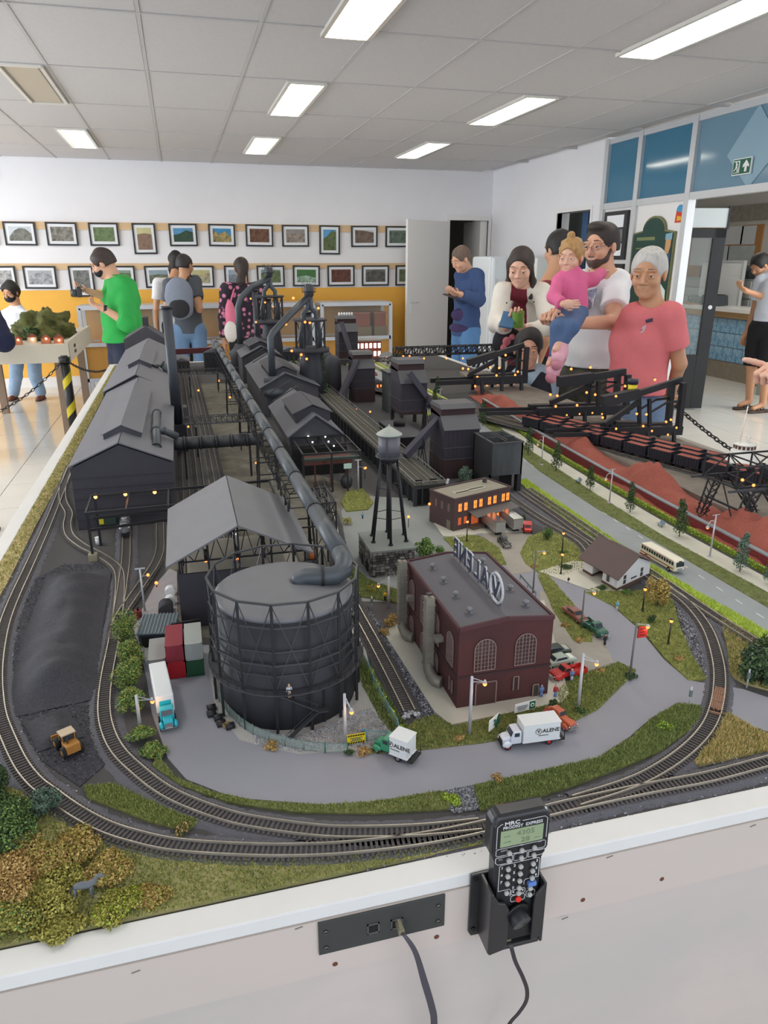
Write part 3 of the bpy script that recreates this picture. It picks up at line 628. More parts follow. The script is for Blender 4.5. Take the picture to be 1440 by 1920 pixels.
# ================= LAYOUT TABLE, GROUND, TRACKS =================
YF=0.558;XL=-0.455;XRR=1.70;YB=4.86;FB=0.911
M_rim=mat('rim_white',(228,228,226),.55,var=(9,.06),bump=(40,.12,.002))
M_fas=mat('fascia_paint',(208,194,186),.6,var=(3,.06),col2=(196,188,180),bump=(12,.08,.002),stretch=(.3,1,1))
M_cloth=mat('lower_panel_paint',(206,194,187),.65,var=(4,.07),col2=(190,184,179),bump=(7,.35,.004),stretch=(.5,1,1))
M_base=mat('earth_base',(92,88,82),.95,var=(60,.35),bump=(400,.5,.001))
tb=thing('layout_table','large white-edged table carrying the model railway','table',(XL,YF,0))
MB().span((XL+.03,YF+.03,T-.02),(XRR-.03,YB-.03,T)).bd('table_top',M_base,tb)
MB().span((XL,YF,T-.014),(XRR,YF+.031,T+.004)).bd('rim_board',M_rim,tb,bevel=.002);MB().span((XL,YB-.03,T-.014),(XRR,YB,T+.004)).bd('rim_board',M_rim,tb)
MB().span((XL,YF+.031,T-.014),(XL+.033,YB-.03,T+.004)).bd('rim_board',M_rim,tb,bevel=.002);MB().span((XRR-.03,YF+.031,T-.014),(XRR,YB-.03,T+.004)).bd('rim_board',M_rim,tb)
MB().span((XL,YF-.001,FB),(XRR,YF+.017,T-.0145)).bd('fascia_board',M_fas,tb)
for a,b in (((XL,YF+.017),(XL+.016,YB)),((XRR-.016,YF+.017),(XRR,YB)),((XL,YB-.016),(XRR,YB))): MB().span((a[0],a[1],FB),(b[0],b[1],T-.0145)).bd('fascia_board',M_fas,tb)
MB().span((XL+.004,YF+.003,.06),(XRR-.004,YF+.013,FB-.0012)).bd('lower_panel',M_cloth,tb)
MB().span((XL+.004,YF+.013,.06),(XL+.012,YB-.01,FB-.001)).span((XRR-.012,YF+.013,.06),(XRR-.004,YB-.01,FB-.001)).bd('side_panel',M_cloth,tb)
for x in (XL+.1,.65,XRR-.1):
 for y in (YF+.1,2.7,YB-.1): MB().span((x-.03,y-.03,0),(x+.03,y+.03,T-.02)).bd('leg',mat('table_leg_wood',(190,170,140),.6),tb)
M_hole=mat('screw_hole_brown',(104,62,46),.8)
for a in [(628,1806),(818,1755),(1092,1686),(1240,1647)]:
 p=py(*a,YF);MB().cyl((p.x,YF-.0012,p.z),(p.x,YF-.0008,p.z),.0030,n=14).bd('screw_hole',M_hole,tb)
for a in [(560,1738),(1058,1720),(1142,1605),(255,1820),(1410,1547)]:
 p=py(*a,YF);MB().beam((p.x-.004,YF-.0015,p.z-.0005),(p.x+.004,YF-.0015,p.z+.001),.0008).bd('staple',mat('staple_grey',(150,144,138),.4,.5),tb)
# ---- ground patches ----
def ppoly(pts): return [g(*p) for p in pts]
def patch(name,label,pts,h,mt,cat,kind=None,world=False,parent=None,thick=None):
 P=pts if world else ppoly(pts)
 o=MB().prism(P,T-.001 if thick is None else T+h-thick,T+h).bd(name,mt,parent)
 if parent is None: tagset(o,label,cat,None,kind)
 return o
def inpoly(P,x,y):
 P=np.array(P);c=np.zeros(len(x),bool);j=len(P)-1
 for i in range(len(P)):
  xi,yi=P[i];xj,yj=P[j]
  with np.errstate(divide='ignore',invalid='ignore'): k=((yi>y)!=(yj>y))&(x<(xj-xi)*(y-yi)/(yj-yi+1e-12)+xi)
  c^=k;j=i
 return c
def blades(name,P,n,hgt_,mts,z0,parent=None,seed=0,w=.0009,label=None,cat=None,holes=()):
 rs=np.random.RandomState(seed);A=np.array(P);lo=A.min(0);hi=A.max(0)
 x=rs.uniform(lo[0],hi[0],n*3);y=rs.uniform(lo[1],hi[1],n*3);k=inpoly(P,x,y);x=x[k][:n];y=y[k][:n];m=len(x)
 a=rs.uniform(0,6.28,m);h=hgt_*rs.uniform(.5,1.2,m);w=w*rs.uniform(.7,1.5,m);lx=rs.normal(size=m)*h*.35;ly=rs.normal(size=m)*h*.35
 z=np.full(m,T+z0-.0003)
 V=np.stack([np.stack([x-w*np.cos(a),y-w*np.sin(a),z],1),np.stack([x+w*np.cos(a),y+w*np.sin(a),z],1),np.stack([x+lx,y+ly,z+h],1)],1).reshape(-1,3)
 F=np.arange(3*m).reshape(m,3);
 o=npmesh(name,V,F,mts,parent,False,'stuff',rs.randint(0,len(mts),m));
 if cat: tagset(o,label,cat)
 return o
GM=[mat('grass_a',(138,152,88),.95),mat('grass_b',(160,168,102),.95),mat('grass_c',(116,136,76),.95)]
GY_=[mat('grass_y1',(156,162,88),.95),mat('grass_y2',(176,176,104),.95),mat('grass_y3',(134,144,74),.95)]
GL=[mat('grass_l1',(200,220,90),.95),mat('grass_l2',(196,214,92),.95),mat('grass_l3',(172,194,80),.95)]
GS=[mat('straw_1',(214,190,132),.95),mat('straw_2',(228,208,152),.95),mat('straw_3',(186,168,112),.95)]
M_lawn=mat('lawn_base',(128,134,84),.95,var=(70,.3),col2=(84,90,44),bump=(500,.6,.001))
M_lawny=mat('lawn_yellow_base',(152,156,88),.95,var=(60,.3),col2=(104,104,52),bump=(500,.6,.001))
M_lime=mat('lime_turf',(188,206,96),.95,var=(60,.3),bump=(500,.6,.001))
M_straw=mat('straw_turf',(206,188,140),.95,var=(40,.3),col2=(130,122,70),bump=(500,.6,.001))
M_asph=mat('model_asphalt',(146,147,156),.85,var=(7,.06),bump=(600,.12,.0005))
M_asph2=mat('street_asphalt',(152,158,160),.8,var=(12,.12),bump=(600,.12,.0005))
M_conc=mat('model_concrete',(204,202,188),.85,var=(20,.12))
M_ball=mat('ballast_grey',(116,116,124),.95,var=(900,.5),bump=(900,.8,.0012))
M_balld=mat('ballast_dark',(86,85,86),.95,var=(700,.4),bump=(700,.7,.001))
M_gravel=mat('light_gravel',(192,190,186),.95,var=(800,.35),bump=(800,.8,.001))
M_coal=mat('coal',(72,72,80),.85,var=(260,.45),bump=(300,1,.003))
M_yard=mat('yard_dirt',(128,124,112),.95,var=(18,.25),col2=(86,82,72),bump=(300,.4,.001))
patch('yard_ground','dark cinder ground covering the whole railway layout',[(XL+.034,YF+.032),(XRR-.031,YF+.032),(XRR-.031,YB-.031),(XL+.034,YB-.031)],.0015,M_balld,'ground',world=True)
patch('yard_floor','grey-brown works yard ground between the mill sheds',[(330,1190),(300,1000),(330,900),(360,720),(470,720),(520,860),(700,930),(640,1100),(400,1200)],.0022,M_yard,'ground')
patch('concrete_apron','grey paved yard under the water tower and by the bins',[(640,960),(660,930),(840,940),(900,1010),(820,1050),(770,1130),(660,1130)],.0025,mat('apron_grey',(146,150,148),.85,var=(9,.15)),'ground')
patch('pale_gravel_yard','pale gravel yard between the siding and the canopy shed wall',[(248,1180),(290,1100),(318,1068),(332,1075),(332,1200),(262,1214)],.0028,mat('pale_yard',(176,172,176),.9,var=(40,.2),bump=(500,.4,.001)),'ground')
patch('hut_apron','grey apron in front of the corrugated hut',[(262,1218),(392,1212),(396,1275),(276,1278)],.0030,M_asph,'road')
AS=[(275,1272),(285,1340),(315,1425),(350,1465),(440,1500),(600,1512),(700,1507),(830,1487),(1000,1452),(1120,1425),(1180,1385),(1220,1350),(1270,1322),(1338,1327),(1340,1288),(1290,1278),(1245,1240),(1200,1185),(1110,1105),(1090,1060),(1010,1070),(960,1030),(900,1000),(860,1050),(1000,1130),(1060,1190),(1110,1250),(1040,1330),(800,1400),(640,1405),(450,1380),(398,1268)]
patch('asphalt_road','smooth grey model road looping past the black gas tank and trucks',AS,.0032,M_asph,'road')
patch('asphalt_road','grey model road continuing right of the plank crossing',[(1356,1288),(1395,1296),(1460,1318),(1470,1385),(1400,1362),(1352,1335)],.0032,M_asph,'road')
patch('dirt_lot','pale dirt parking lot behind the brick hall',[(1010,1110),(1060,1130),(1130,1200),(1150,1245),(1080,1270),(1030,1260)],.0037,mat('lot_dirt',(166,160,150),.9,var=(14,.2)),'ground')
patch('dirt_lot','pale dirt drive in front of the small office',[(900,1000),(990,990),(1010,1030),(985,1050),(1000,1075),(960,1080),(930,1040)],.0037,mat('lot_dirt',(166,160,150)),'ground')
patch('tank_gravel','pale gravel bed around the round black gas tank',[(392,1262),(400,1180),(430,1100),(660,1110),(690,1240),(712,1330),(748,1372),(700,1408),(560,1418),(450,1392),(405,1335)],.0040,M_gravel,'gravel')
patch('building_pavement','pale concrete pavement around the red-brown brick hall',[(718,1188),(765,1165),(1020,1130),(1066,1306),(1052,1322),(845,1364),(815,1340)],.0052,M_conc,'pavement')
patch('station_path','pale path in front of the white station house',[(1010,1075),(1075,1055),(1100,1058),(1170,1112),(1110,1112),(1050,1090)],.0050,M_conc,'path')
patch('office_pavement','pale pavement at the left corner of the small office',[(808,975),(838,972),(985,1000),(900,1003),(858,1012),(830,1008)],.005,M_conc,'pavement')
def lawn(name,label,pts,n,hh,base,mts,z=.0045,seed=1,cat='grass'):
 t=thing(name,label,cat,(*g(*pts[0]),T));P=ppoly(pts)
 MB().prism(P,T,T+z).bd('turf',base,t)
 if n: blades('grass_blades',P,n,hh,mts,z,t,seed)
 return t
lawn('lawn','green verge between the loop road and inner track',[(296,1420),(330,1462),(400,1490),(480,1506),(600,1514),(700,1508),(825,1488),(858,1500),(840,1522),(700,1530),(560,1528),(430,1510),(340,1478),(285,1440)],9000,.0035,M_lawn,GM+GY_,seed=2)
lawn('lawn','dark green verge right of the gravel strip behind the handset',[(888,1478),(1000,1453),(1120,1426),(1185,1386),(1222,1351),(1270,1323),(1312,1328),(1316,1342),(1292,1375),(1240,1412),(1180,1438),(1080,1476),(980,1508),(900,1524)],14000,.0038,M_lawn,GM,seed=3)
lawn('lawn','olive patch of grass between the two left curving tracks',[(158,1480),(215,1475),(262,1498),(330,1528),(375,1545),(350,1562),(280,1545),(205,1515),(165,1500)],6000,.0035,M_lawny,GY_+GM,seed=4)
lawn('lawn','worn grass in front of the brick hall by the signs',[(690,1418),(700,1400),(755,1375),(780,1355),(815,1345),(850,1366),(1046,1322),(1062,1350),(1030,1376),(900,1398),(780,1412)],9000,.003,mat('worn_turf',(128,120,78),.95,var=(30,.3),col2=(104,104,60),bump=(500,.5,.001)),GY_+GM,seed=5)
lawn('lawn','green corner lawn below the red pickup truck',[(1050,1325),(1042,1300),(1080,1270),(1110,1262),(1160,1246),(1192,1262),(1180,1275),(1120,1335),(1066,1362)],6000,.0035,M_lawn,GM+GY_,seed=6)
lawn('lawn','narrow grass strip between brick hall and parked cars',[(1008,1082),(1024,1078),(1070,1130),(1110,1180),(1110,1208),(1075,1205),(1038,1150)],3000,.003,M_lawny,GY_+GM,seed=7)
lawn('lawn','yellow-green lawn around the pair of old street lamps',[(975,1040),(990,1010),(1040,990),(1092,1020),(1098,1066),(1060,1083),(1010,1078),(985,1060)],4000,.003,M_lawny,GY_+GM,seed=8)
lawn('lawn','lawn between station house and curved track',[(1095,1112),(1130,1100),(1170,1115),(1225,1105),(1262,1130),(1275,1180),(1296,1230),(1325,1278),(1290,1279),(1248,1240),(1205,1187),(1150,1140)],8000,.003,M_lawny,GY_+GM,seed=9)
lawn('lawn','lawn between small office and brick hall roof',[(832,1012),(870,1005),(900,1008),(935,1030),(950,1062),(905,1060),(860,1040)],3000,.003,M_lawny,GY_+GM,seed=10)
lawn('lawn','yellow grass pad left of the water tower',[(640,945),(650,925),(680,920),(700,945),(690,958),(650,962)],1500,.004,M_lawny,GY_,z=.006,seed=11)
lawn('lawn','mossy bank beside the track right of the gas tank',[(668,1215),(700,1265),(740,1330),(765,1370),(745,1392),(712,1350),(680,1290),(662,1240)],3500,.004,mat('mossy_turf',(84,86,42),.95,var=(40,.4),col2=(60,56,34),bump=(500,.6,.001)),GM,seed=12)
lawn('lawn','green bank at the foot of the stone pump house',[(655,1060),(690,1090),(760,1115),(755,1135),(665,1120),(650,1080)],3000,.004,M_lawn,GM,z=.005,seed=13)
lawn('lawn','straw-coloured triangle between the curved track and front track',[(1362,1342),(1400,1364),(1450,1390),(1450,1412),(1380,1425),(1312,1440),(1300,1436),(1335,1390)],7000,.006,M_straw,GS+GY_[:1],seed=14)
lawn('lawn','sandy grass right of the curved track',[(1345,1150),(1390,1190),(1450,1235),(1450,1300),(1395,1285),(1368,1270),(1362,1210)],5000,.005,M_straw,GS+GM,seed=15)
FM=[(-90,1480),(-20,1470),(50,1492),(110,1530),(180,1570),(260,1595),(360,1612),(480,1618),(700,1608),(905,1578),(905,1588)]
P=ppoly(FM)+[(0.30,YF+.034),(XL+.034,YF+.034),(XL+.034,g(-90,1480)[1])]
t=thing('meadow','grassy front meadow below the outermost curve of track','grass',(P[0][0],P[0][1],T));MB().prism(P,T,T+.0045).bd('turf',mat('meadow_turf',(176,166,118),.95,var=(9,.3),col2=(118,124,78),bump=(500,.6,.001)),t);blades('grass_blades',P,30000,.0032,GY_+GY_+GM[:1],.0045,t,20)
P=[(XL+.034,T0) for T0 in (.9,)]
lp=[g(30,1060),g(70,960),g(110,880),g(160,790),g(205,700),g(215,690)]
P=[(XL+.034,1.0)]+[(XL+.034,4.8)]+[(-.40+.012,4.8),(-.388,3.4),(-.386,2.4),(-.388,1.8),(-.385,1.5),(-.39,1.3),(-.40,1.1)]
t=thing('grass_strip','long dry yellow-green grass strip along the left white rim','grass',(XL+.04,1.5,T));MB().prism(P,T,T+.004).bd('turf',M_straw,t);blades('grass_blades',P,9000,.005,GS+GY_+GM[:1],.004,t,21,w=.0012)
# ---- right side: lime verges, street, pavement ----
lawn('lawn','bright lime grass verge between main tracks and street',[(972,905),(985,900),(1060,952),(1180,1035),(1300,1108),(1460,1200),(1460,1222),(1300,1128),(1255,1100),(1180,1060),(1110,1012),(1040,965)],9000,.005,M_lime,GL,seed=16)
ST=[(830,770),(870,778),(1000,885),(1120,965),(1240,1042),(1460,1172),(1460,1203),(1300,1110),(1180,1037),(1060,955),(960,890),(800,770)]
patch('street','grey model street with white centre dashes running beside the hedge',[(842,770),(880,775),(1012,886),(1120,957),(1240,1025),(1460,1155),(1460,1203),(1300,1110),(1180,1037),(1060,955),(975,900),(905,850)],.0035,M_asph2,'street')
sd=[];M_dash=mat('road_paint',(222,224,220),.7)
a=Vc((*g(1440,1168),0));b=Vc((*g(930,830),0));tt=(b-a);n=24
dd=thing('lane_dashes','white dashed centre line on the model street','road marking',(a.x,a.y,T+.0035))
for i in range(n):
 p=a+tt*((i+.2)/n);q=a+tt*((i+.55)/n);MB().beam((p.x,p.y,T+.0037),(q.x,q.y,T+.0037),.0020,.0008).bd('dash',M_dash,dd)
lawn('lawn','green verge between street and pale sidewalk',[(880,775),(900,775),(1000,850),(1120,930),(1240,1005),(1460,1125),(1460,1155),(1240,1025),(1120,957),(1012,886)],9000,.003,M_lawn,GM,seed=17)
patch('sidewalk','long pale concrete sidewalk along the lime hedge',[(900,775),(915,772),(1010,842),(1130,915),(1250,985),(1460,1100),(1460,1126),(1240,1006),(1120,931),(1000,851)],.0052,M_conc,'sidewalk')
t=thing('hedge','long bright lime-green hedge in front of the low brick wall','hedge',(*g(1000,835),T));hp=[g(915,772),g(1010,836),g(1130,908),g(1250,976),g(1350,1030),g(1460,1090)]
cs=[];V3=[]
for i in range(len(hp)-1):
 A=Vc(hp[i]);B=Vc(hp[i+1]);m=max(2,int((B-A).length/.008))
 for k in range(m): p=A.lerp(B,k/m);cs.append(((p.x,p.y,T+.007),(.0065,.0065,.010)))
lvs('hedge_leaves',cs,14000,.0016,leafmats('hedge',(180,206,66),(200,224,90),(146,172,54)),t,seed=5)
h=MB()
for i in range(len(hp)-1): h.beam((*hp[i],T+.007),(*hp[i+1],T+.007),.009,.012)
h.bd('hedge_core',mat('hedge_core',(110,130,40),.9),t)
wp=[g(905,760),g(1010,826),g(1130,897),g(1250,965),g(1350,1019),g(1460,1080)]
t=thing('retaining_wall','low dark red brick wall with grey cap behind the hedge','wall',(*wp[2],T));w=MB();c=MB();WH=.030
for i in range(len(wp)-1):
 w.beam((*wp[i],T+WH/2),(*wp[i+1],T+WH/2),.006,WH);c.beam((*wp[i],T+WH+.001),(*wp[i+1],T+WH+.001),.012,.003)
w.bd('brick_face',mat('dark_brick',(140,56,56),.9,var=(200,.3),bump=(300,.4,.0006)),t);c.bd('cap',mat('wall_cap',(146,150,156),.8,var=(30,.2)),t)
for nm,lab,x0,x1,h,mt,ct in (('street','far end of the grey model street behind the coal towers',.992,1.082,.0035,M_asph2,'street'),('sidewalk','far end of the pale sidewalk behind the coal towers',1.112,1.135,.0052,M_conc,'sidewalk'),('lawn','far green verge between street and sidewalk',1.083,1.111,.005,M_lawn,'grass'),('lawn','far bright verge left of the street by the coal towers',.955,.991,.005,M_lime,'grass'),('hedge','far end of the lime hedge',1.136,1.150,.014,M_lime,'hedge')):
 o=MB().prism([(x0+.01*0,2.86),(x1,2.86),(x1+.02,4.75),(x0+.02,4.75)],T,T+h).bd(nm,mt);tagset(o,lab,ct)
M_ore=mat('red_ore',(170,94,80),.95,var=(260,.3),bump=(400,.8,.0015))
far=[(885,715),(935,745),(1000,790),(1100,835),(1190,872),(1300,925),(1460,1000)]
FW=[pz(x,y,T+.018) for x,y in far]
patch('ore_yard_floor','red-stained floor of the long ore trough',[(p.x,p.y) for p in FW]+[(p[0]+.004,p[1]+.0) for p in wp[::-1]],.006,M_ore,'ground',world=True)
t=thing('dock_wall','long grey concrete dock wall with track between ore heaps and hopper cars','wall',(FW[3].x,FW[3].y,T));w=MB()
for i in range(len(FW)-1):
 a=FW[i];b=FW[i+1];w.beam((a.x,a.y,T+.011),(b.x,b.y,T+.011),.012,.022);
 d_=Vc((.045,0,0));w.slab((a.x,a.y,T+.022),(a.x+.05,a.y,T+.022),(b.x+.05,b.y,T+.022),(b.x,b.y,T+.022),-.02) if False else w.span((0,0,0),(0,0,0)) if False else None
w.bd('dock_face',mat('dock_concrete',(138,130,120),.9,var=(24,.3)),t)
def ridge(name,label,pts,n,rad,hg,mt,seed=0,peaks=None,cat='heap'):
 """heap following world points, cross-section bell; peaks modulates height"""
 V=[];F=[];P=[Vc(p) for p in pts];L=[0]
 for i in range(len(P)-1): L.append(L[-1]+(P[i+1]-P[i]).length)
 m=18
 for i in range(n+1):
  s=L[-1]*i/n;k=max(j for j in range(len(P)-1) if L[j]<=s+1e-9);f=(s-L[k])/(L[k+1]-L[k]);p=P[k].lerp(P[k+1],f);d=(P[k+1]-P[k]).normalized();u=Vc((-d.y,d.x))
  e=min(1,i/(n*.16),(n-i)/(n*.16));e=e*e*(3-2*e);H=hg*(peaks(i/n) if peaks else 1)*e
  for j in range(m+1):
   q=-1+2*j/m;x,y=p.x+u.x*q*rad,p.y+u.y*q*rad
   z=H*(.5+.5*math.cos(math.pi*q))**.8*(1+.45*mnoise.noise(Vc((x*24,y*24,seed))))+.003*mnoise.noise(Vc((x*160,y*160,seed)))*(1-abs(q))
   V.append((x,y,T+.004+max(z,-.002)))
 for i in range(n):
  for j in range(m): a=i*(m+1)+j;F.append((a,a+1,a+m+2,a+m+1))
 o=npmesh(name,V,F,mt,None,True);return tagset(o,label,cat)
mid=[((FW[i].x+x[0])/2,(FW[i].y+x[1])/2) for i,x in enumerate([])]
OC=[g(905,742),g(1000,800),g(1060,832),g(1150,885),g(1250,940),g(1340,985),g(1430,1030)]
def pk(s): return .62+.42*math.sin(s*37+1.0)*math.sin(s*11)+.12*math.sin(s*90)
ridge('ore_heap','long red-brown ore heap filling the far two thirds of the trough',OC[:4],90,.072,.052,M_ore,1,lambda s:.75+.22*math.sin(s*33)+.1*math.sin(s*71))
ridge('ore_heap','tallest red-brown ore mound just left of the lattice crane legs',OC[3:6],60,.085,.075,M_ore,2,lambda s:.68+.32*math.cos((s-.42)*9))
ridge('ore_heap','red-brown ore mound under the lattice crane at the right edge',[OC[5],g(1430,1030),g(1500,1070)],40,.09,.062,M_ore,3,lambda s:.55+.5*math.sin(s*3.1))
ridge('coal_heap','long blue-black coal heap inside the left curve of track',[g(150,1075),g(135,1130),g(118,1200),g(108,1270),g(112,1330)],70,.064,.030,M_coal,4,lambda s:.85+.2*math.sin(s*9))
ridge('coal_heap','small low coal pile left of the yellow loader',[g(85,1345),g(105,1375),g(115,1400)],20,.03,.010,M_coal,5)
P=ppoly([(120,1060),(190,1060),(212,1120),(190,1200),(172,1300),(178,1380),(205,1430),(150,1478),(80,1430),(40,1370),(20,1290),(30,1180),(60,1090)])
o=MB().prism(P,T,T+.0028).bd('coal_yard',M_coal);tagset(o,'dark coal-covered ground around the yellow loader','ground')
def stones(name,label,P,n,s,mts,z,seed,cat='gravel'):
 rs=np.random.RandomState(seed);A=np.array(P);lo=A.min(0);hi=A.max(0);x=rs.uniform(lo[0],hi[0],n*3);y=rs.uniform(lo[1],hi[1],n*3);k=inpoly(P,x,y);x=x[k][:n];y=y[k][:n];m=len(x)
 c=np.stack([x,y,np.full(m,T+z)],1);V=(c[:,None,:]+rs.normal(size=(m,4,3))*s*.55);V[:,:,2]=np.maximum(V[:,:,2],T+z-s)
 F=(np.array([[0,1,2],[0,3,1],[1,3,2],[2,3,0]])[None]+4*np.arange(m)[:,None,None]).reshape(-1,3)
 o=npmesh(name,V.reshape(-1,3),F,mts,None,False,'stuff',np.repeat(rs.randint(0,len(mts),m),4));return tagset(o,label,cat)
SG=[mat('stone_a',(150,152,162),.9),mat('stone_b',(116,116,124),.9),mat('stone_c',(186,188,194),.9),mat('stone_d',(92,92,98),.9)];SC_=[mat('coal_a',(76,76,84),.8),mat('coal_b',(100,100,110),.7)]
stones('loose_coal','loose coal crumbs on the ground round the yellow loader',P,9000,.0020,SC_,.003,1)
# ---- tracks ----
M_rail=mat('rail_steel',(194,186,172),.35,.5,var=(40,.25));M_railf=mat('rail_dull',(150,140,126),.4,.4);M_tie=mat('tie_brown',(98,93,92),.9,var=(200,.3));M_tie2=mat('tie_grey',(104,101,100),.9,var=(200,.3))
tieme=boxmesh('tie',(.0275,.0029,.0022),M_tie)
def smooth(pts,step):
 P=[Vc((p[0],p[1],0)) for p in pts];Q=[P[0]*2-P[1]]+P+[P[-1]*2-P[-2]];out=[]
 for i in range(1,len(Q)-2):
  a,b,c,d=Q[i-1],Q[i],Q[i+1],Q[i+2];m=max(2,int((c-b).length/.004))
  for k in range(m):
   t=k/m;out.append(.5*((2*b)+(c-a)*t+(2*a-5*b+4*c-d)*t*t+(3*b-a-3*c+d)*t**3))
 out.append(Q[-2]);res=[out[0]];acc=0
 for i in range(1,len(out)):
  seg=(out[i]-out[i-1]).length;
  while acc+seg>=step and seg>0:
   f=(step-acc)/seg;p=out[i-1].lerp(out[i],f);res.append(p);out[i-1]=p;seg=(out[i]-p).length;acc=0
  acc+=seg
 return res
def track(label,pts,world=False,ties=True,maxties=300,bal=M_ball,z=0.0,gauge=.0165,railm=None,stuff=False,name='railway_track',rw=.0015,ballast=True,tielen=.0275):
 W=pts if world else [g(*p,z+.008) for p in pts]
 L=smooth(W,.006);t=thing(name,label,'track',(L[0].x,L[0].y,T+z));zt=T+z
 N=[]
 for i in range(len(L)):
  d=(L[min(i+1,len(L)-1)]-L[max(i-1,0)]).normalized();N.append(Vc((-d.y,d.x,0)))
 if ballast:
  V=[];F=[];prof=((-.024,.0015),(-.0165,.0052),(.0165,.0052),(.024,.0015))
  for p,n in zip(L,N):
   for q,h in prof:
    jit=.0018*mnoise.noise(Vc((p.x*150,p.y*150,q*99)));V.append((p.x+n.x*(q+jit*2),p.y+n.y*(q+jit*2),zt+h))
  for i in range(len(L)-1):
   for j in range(3): a=i*4+j;F.append((a+4,a+5,a+1,a))
  npmesh('ballast',V,F,bal,t,False)
 for s in (-1,1):
  V=[];F=[]
  for p,n in zip(L,N):
   for q,h in ((-rw/2,.0072),(rw/2,.0072),(rw/2,.0103),(-rw/2,.0103)): V.append((p.x+n.x*(s*gauge/2+q),p.y+n.y*(s*gauge/2+q),zt+h))
  for i in range(len(L)-1):
   for j in range(4): a=i*4;F.append((a+j,a+4+j,a+4+(j+1)%4,a+(j+1)%4))
  npmesh('rail',V,F,railm or M_rail,t,False)
 if ties:
  idx=list(range(len(L)))
  order=sorted(idx,key=lambda i:(L[i]-Vc((0.1,0,0))).length);near=set(order[:maxties]) if not stuff else set()
  rest=MB()
  for i in idx:
   a=math.atan2(N[i].y,N[i].x)
   if i in near: piece(tieme,'tie',t,(L[i].x,L[i].y,zt+.0063),(0,0,a))
   else: rest.box((L[i].x,L[i].y,zt+.0063),(tielen,.0029,.0022),rotm(0,0,a))
  if rest.v: rest.bd('tie_row',M_tie2,t,kind='stuff')
 return t,L
T1=[(1500,1413),(1440,1428),(1330,1457),(1205,1481),(1080,1508),(1030,1520),(900,1552),(800,1572),(700,1585),(600,1593),(480,1594),(333,1585),(250,1568),(191,1548),(138,1519),(96,1489),(66,1466),(38,1430),(12,1375),(-2,1330),(-6,1267),(0,1210),(12,1160),(32,1110),(53,1065),(88,987),(118,913),(134,873)]
_,L1=track('outermost track curving along the front and left rim of the layout',T1)
T2=[(900,1546),(800,1556),(700,1560),(600,1558),(480,1542),(416,1527),(350,1503),(305,1480),(265,1450),(224,1411),(203,1372),(195,1328),(200,1270),(212,1208),(220,1160),(226,1120),(232,1080),(236,1048),(237,1010),(238,960),(239,930)]
track('inner track curving past the coal heap to the tank car',T2,maxties=300)
track('curved siding swinging left from the inner track toward the big shed',[(214,1195),(222,1140),(225,1087),(216,1061),(183,1038),(154,1023),(131,1004),(126,983),(129,962),(119,941),(117,920),(124,895),(132,875)],ties=True,maxties=0,bal=M_balld,ballast=False)
track('siding bending right under the grey canopy roof',[(216,1180),(225,1155),(245,1125),(275,1082),(292,1055),(300,1030),(300,1000),(300,960)],maxties=0,bal=M_balld,ballast=False)
track('curved track with plank crossing, joining the front track at right',[(1080,1502),(1168,1474),(1225,1449),(1281,1412),(1321,1372),(1341,1332),(1349,1282),(1345,1236),(1328,1183),(1299,1142),(1262,1110),(1200,1070),(1100,1008),(1040,965),(976,921)],maxties=240)
track('straight main track beside the lime verge at right',[(1460,1231),(1400,1192),(1330,1147),(1262,1101),(1190,1052),(1125,1005),(1050,955),(990,915)],maxties=150)
track('siding behind the small office and station house',[(1110,1040),(1085,1012),(1020,975),(975,945),(930,910)],maxties=0)
track('straight spur ending between gas tank and brick hall',[(768,1334),(744,1286),(704,1209),(663,1133),(642,1080),(632,1020),(618,960),(600,900)],maxties=120,bal=M_balld)
for k,(x,lab) in enumerate(((-.03,'leftmost yard track behind the canopy, under the duct bridges'),(.012,'middle yard track behind the canopy, under the duct bridges'),(.06,'right yard track behind the canopy, under the duct bridges'))):
 track(lab,[(x,1.3+.1*k),(x+.002,2.0),(x-.004,3.0),(x-.02,4.4)],world=True,maxties=0,bal=M_balld,railm=M_railf)
t=thing('buffer_stop','crumbled pale stone stop at the end of the spur','buffer',(*g(770,1350),T))
for k in range(14): MB().box((g(770,1345)[0]+random.uniform(-.012,.012),g(770,1345)[1]+random.uniform(-.006,.004),T+.005),(.005,.004,.004),rotm(k,k*2,k*3)).bd('stone',SG[2],t)
t=thing('plank_crossing','brown timber plank crossing inside the curved track','crossing',(*g(1345,1300),T))
A=Vc((*g(1351,1288,.01),0));B=Vc((*g(1342,1332,.01),0));d=(B-A);L=d.length;d.normalize();n=Vc((-d.y,d.x,0));M_pl=mat('weathered_plank',(150,112,90),.85,var=(120,.3))
for r in range(5):
 for k in range(3):
  a=A+d*(L*(k+.1*(r%2))/3.2)+n*(-.006+.003*r);b=a+d*(L/3.2*.95);MB().beam((a.x,a.y,T+.0092),(b.x,b.y,T+.0092),.0027,.0022).bd('plank',M_pl,t)
c=A.lerp(B,1.08);MB().beam((c.x-n.x*.008,c.y-n.y*.008,T+.009),(c.x+n.x*.008,c.y+n.y*.008,T+.009),.003,.003).bd('plank',M_pl,t)
P=[]
for (p,o) in ((L1,1),):
 for i in range(0,len(p)-60,6):
  d=(p[i+1]-p[i]).normalized();P.append((p[i].x-d.y*-.026,p[i].y+d.x*-.026))
 Q=[]
 for i in range(0,len(p)-60,6):
  d=(p[i+1]-p[i]).normalized();Q.append((p[i].x+d.y*-.016,p[i].y-d.x*-.016))
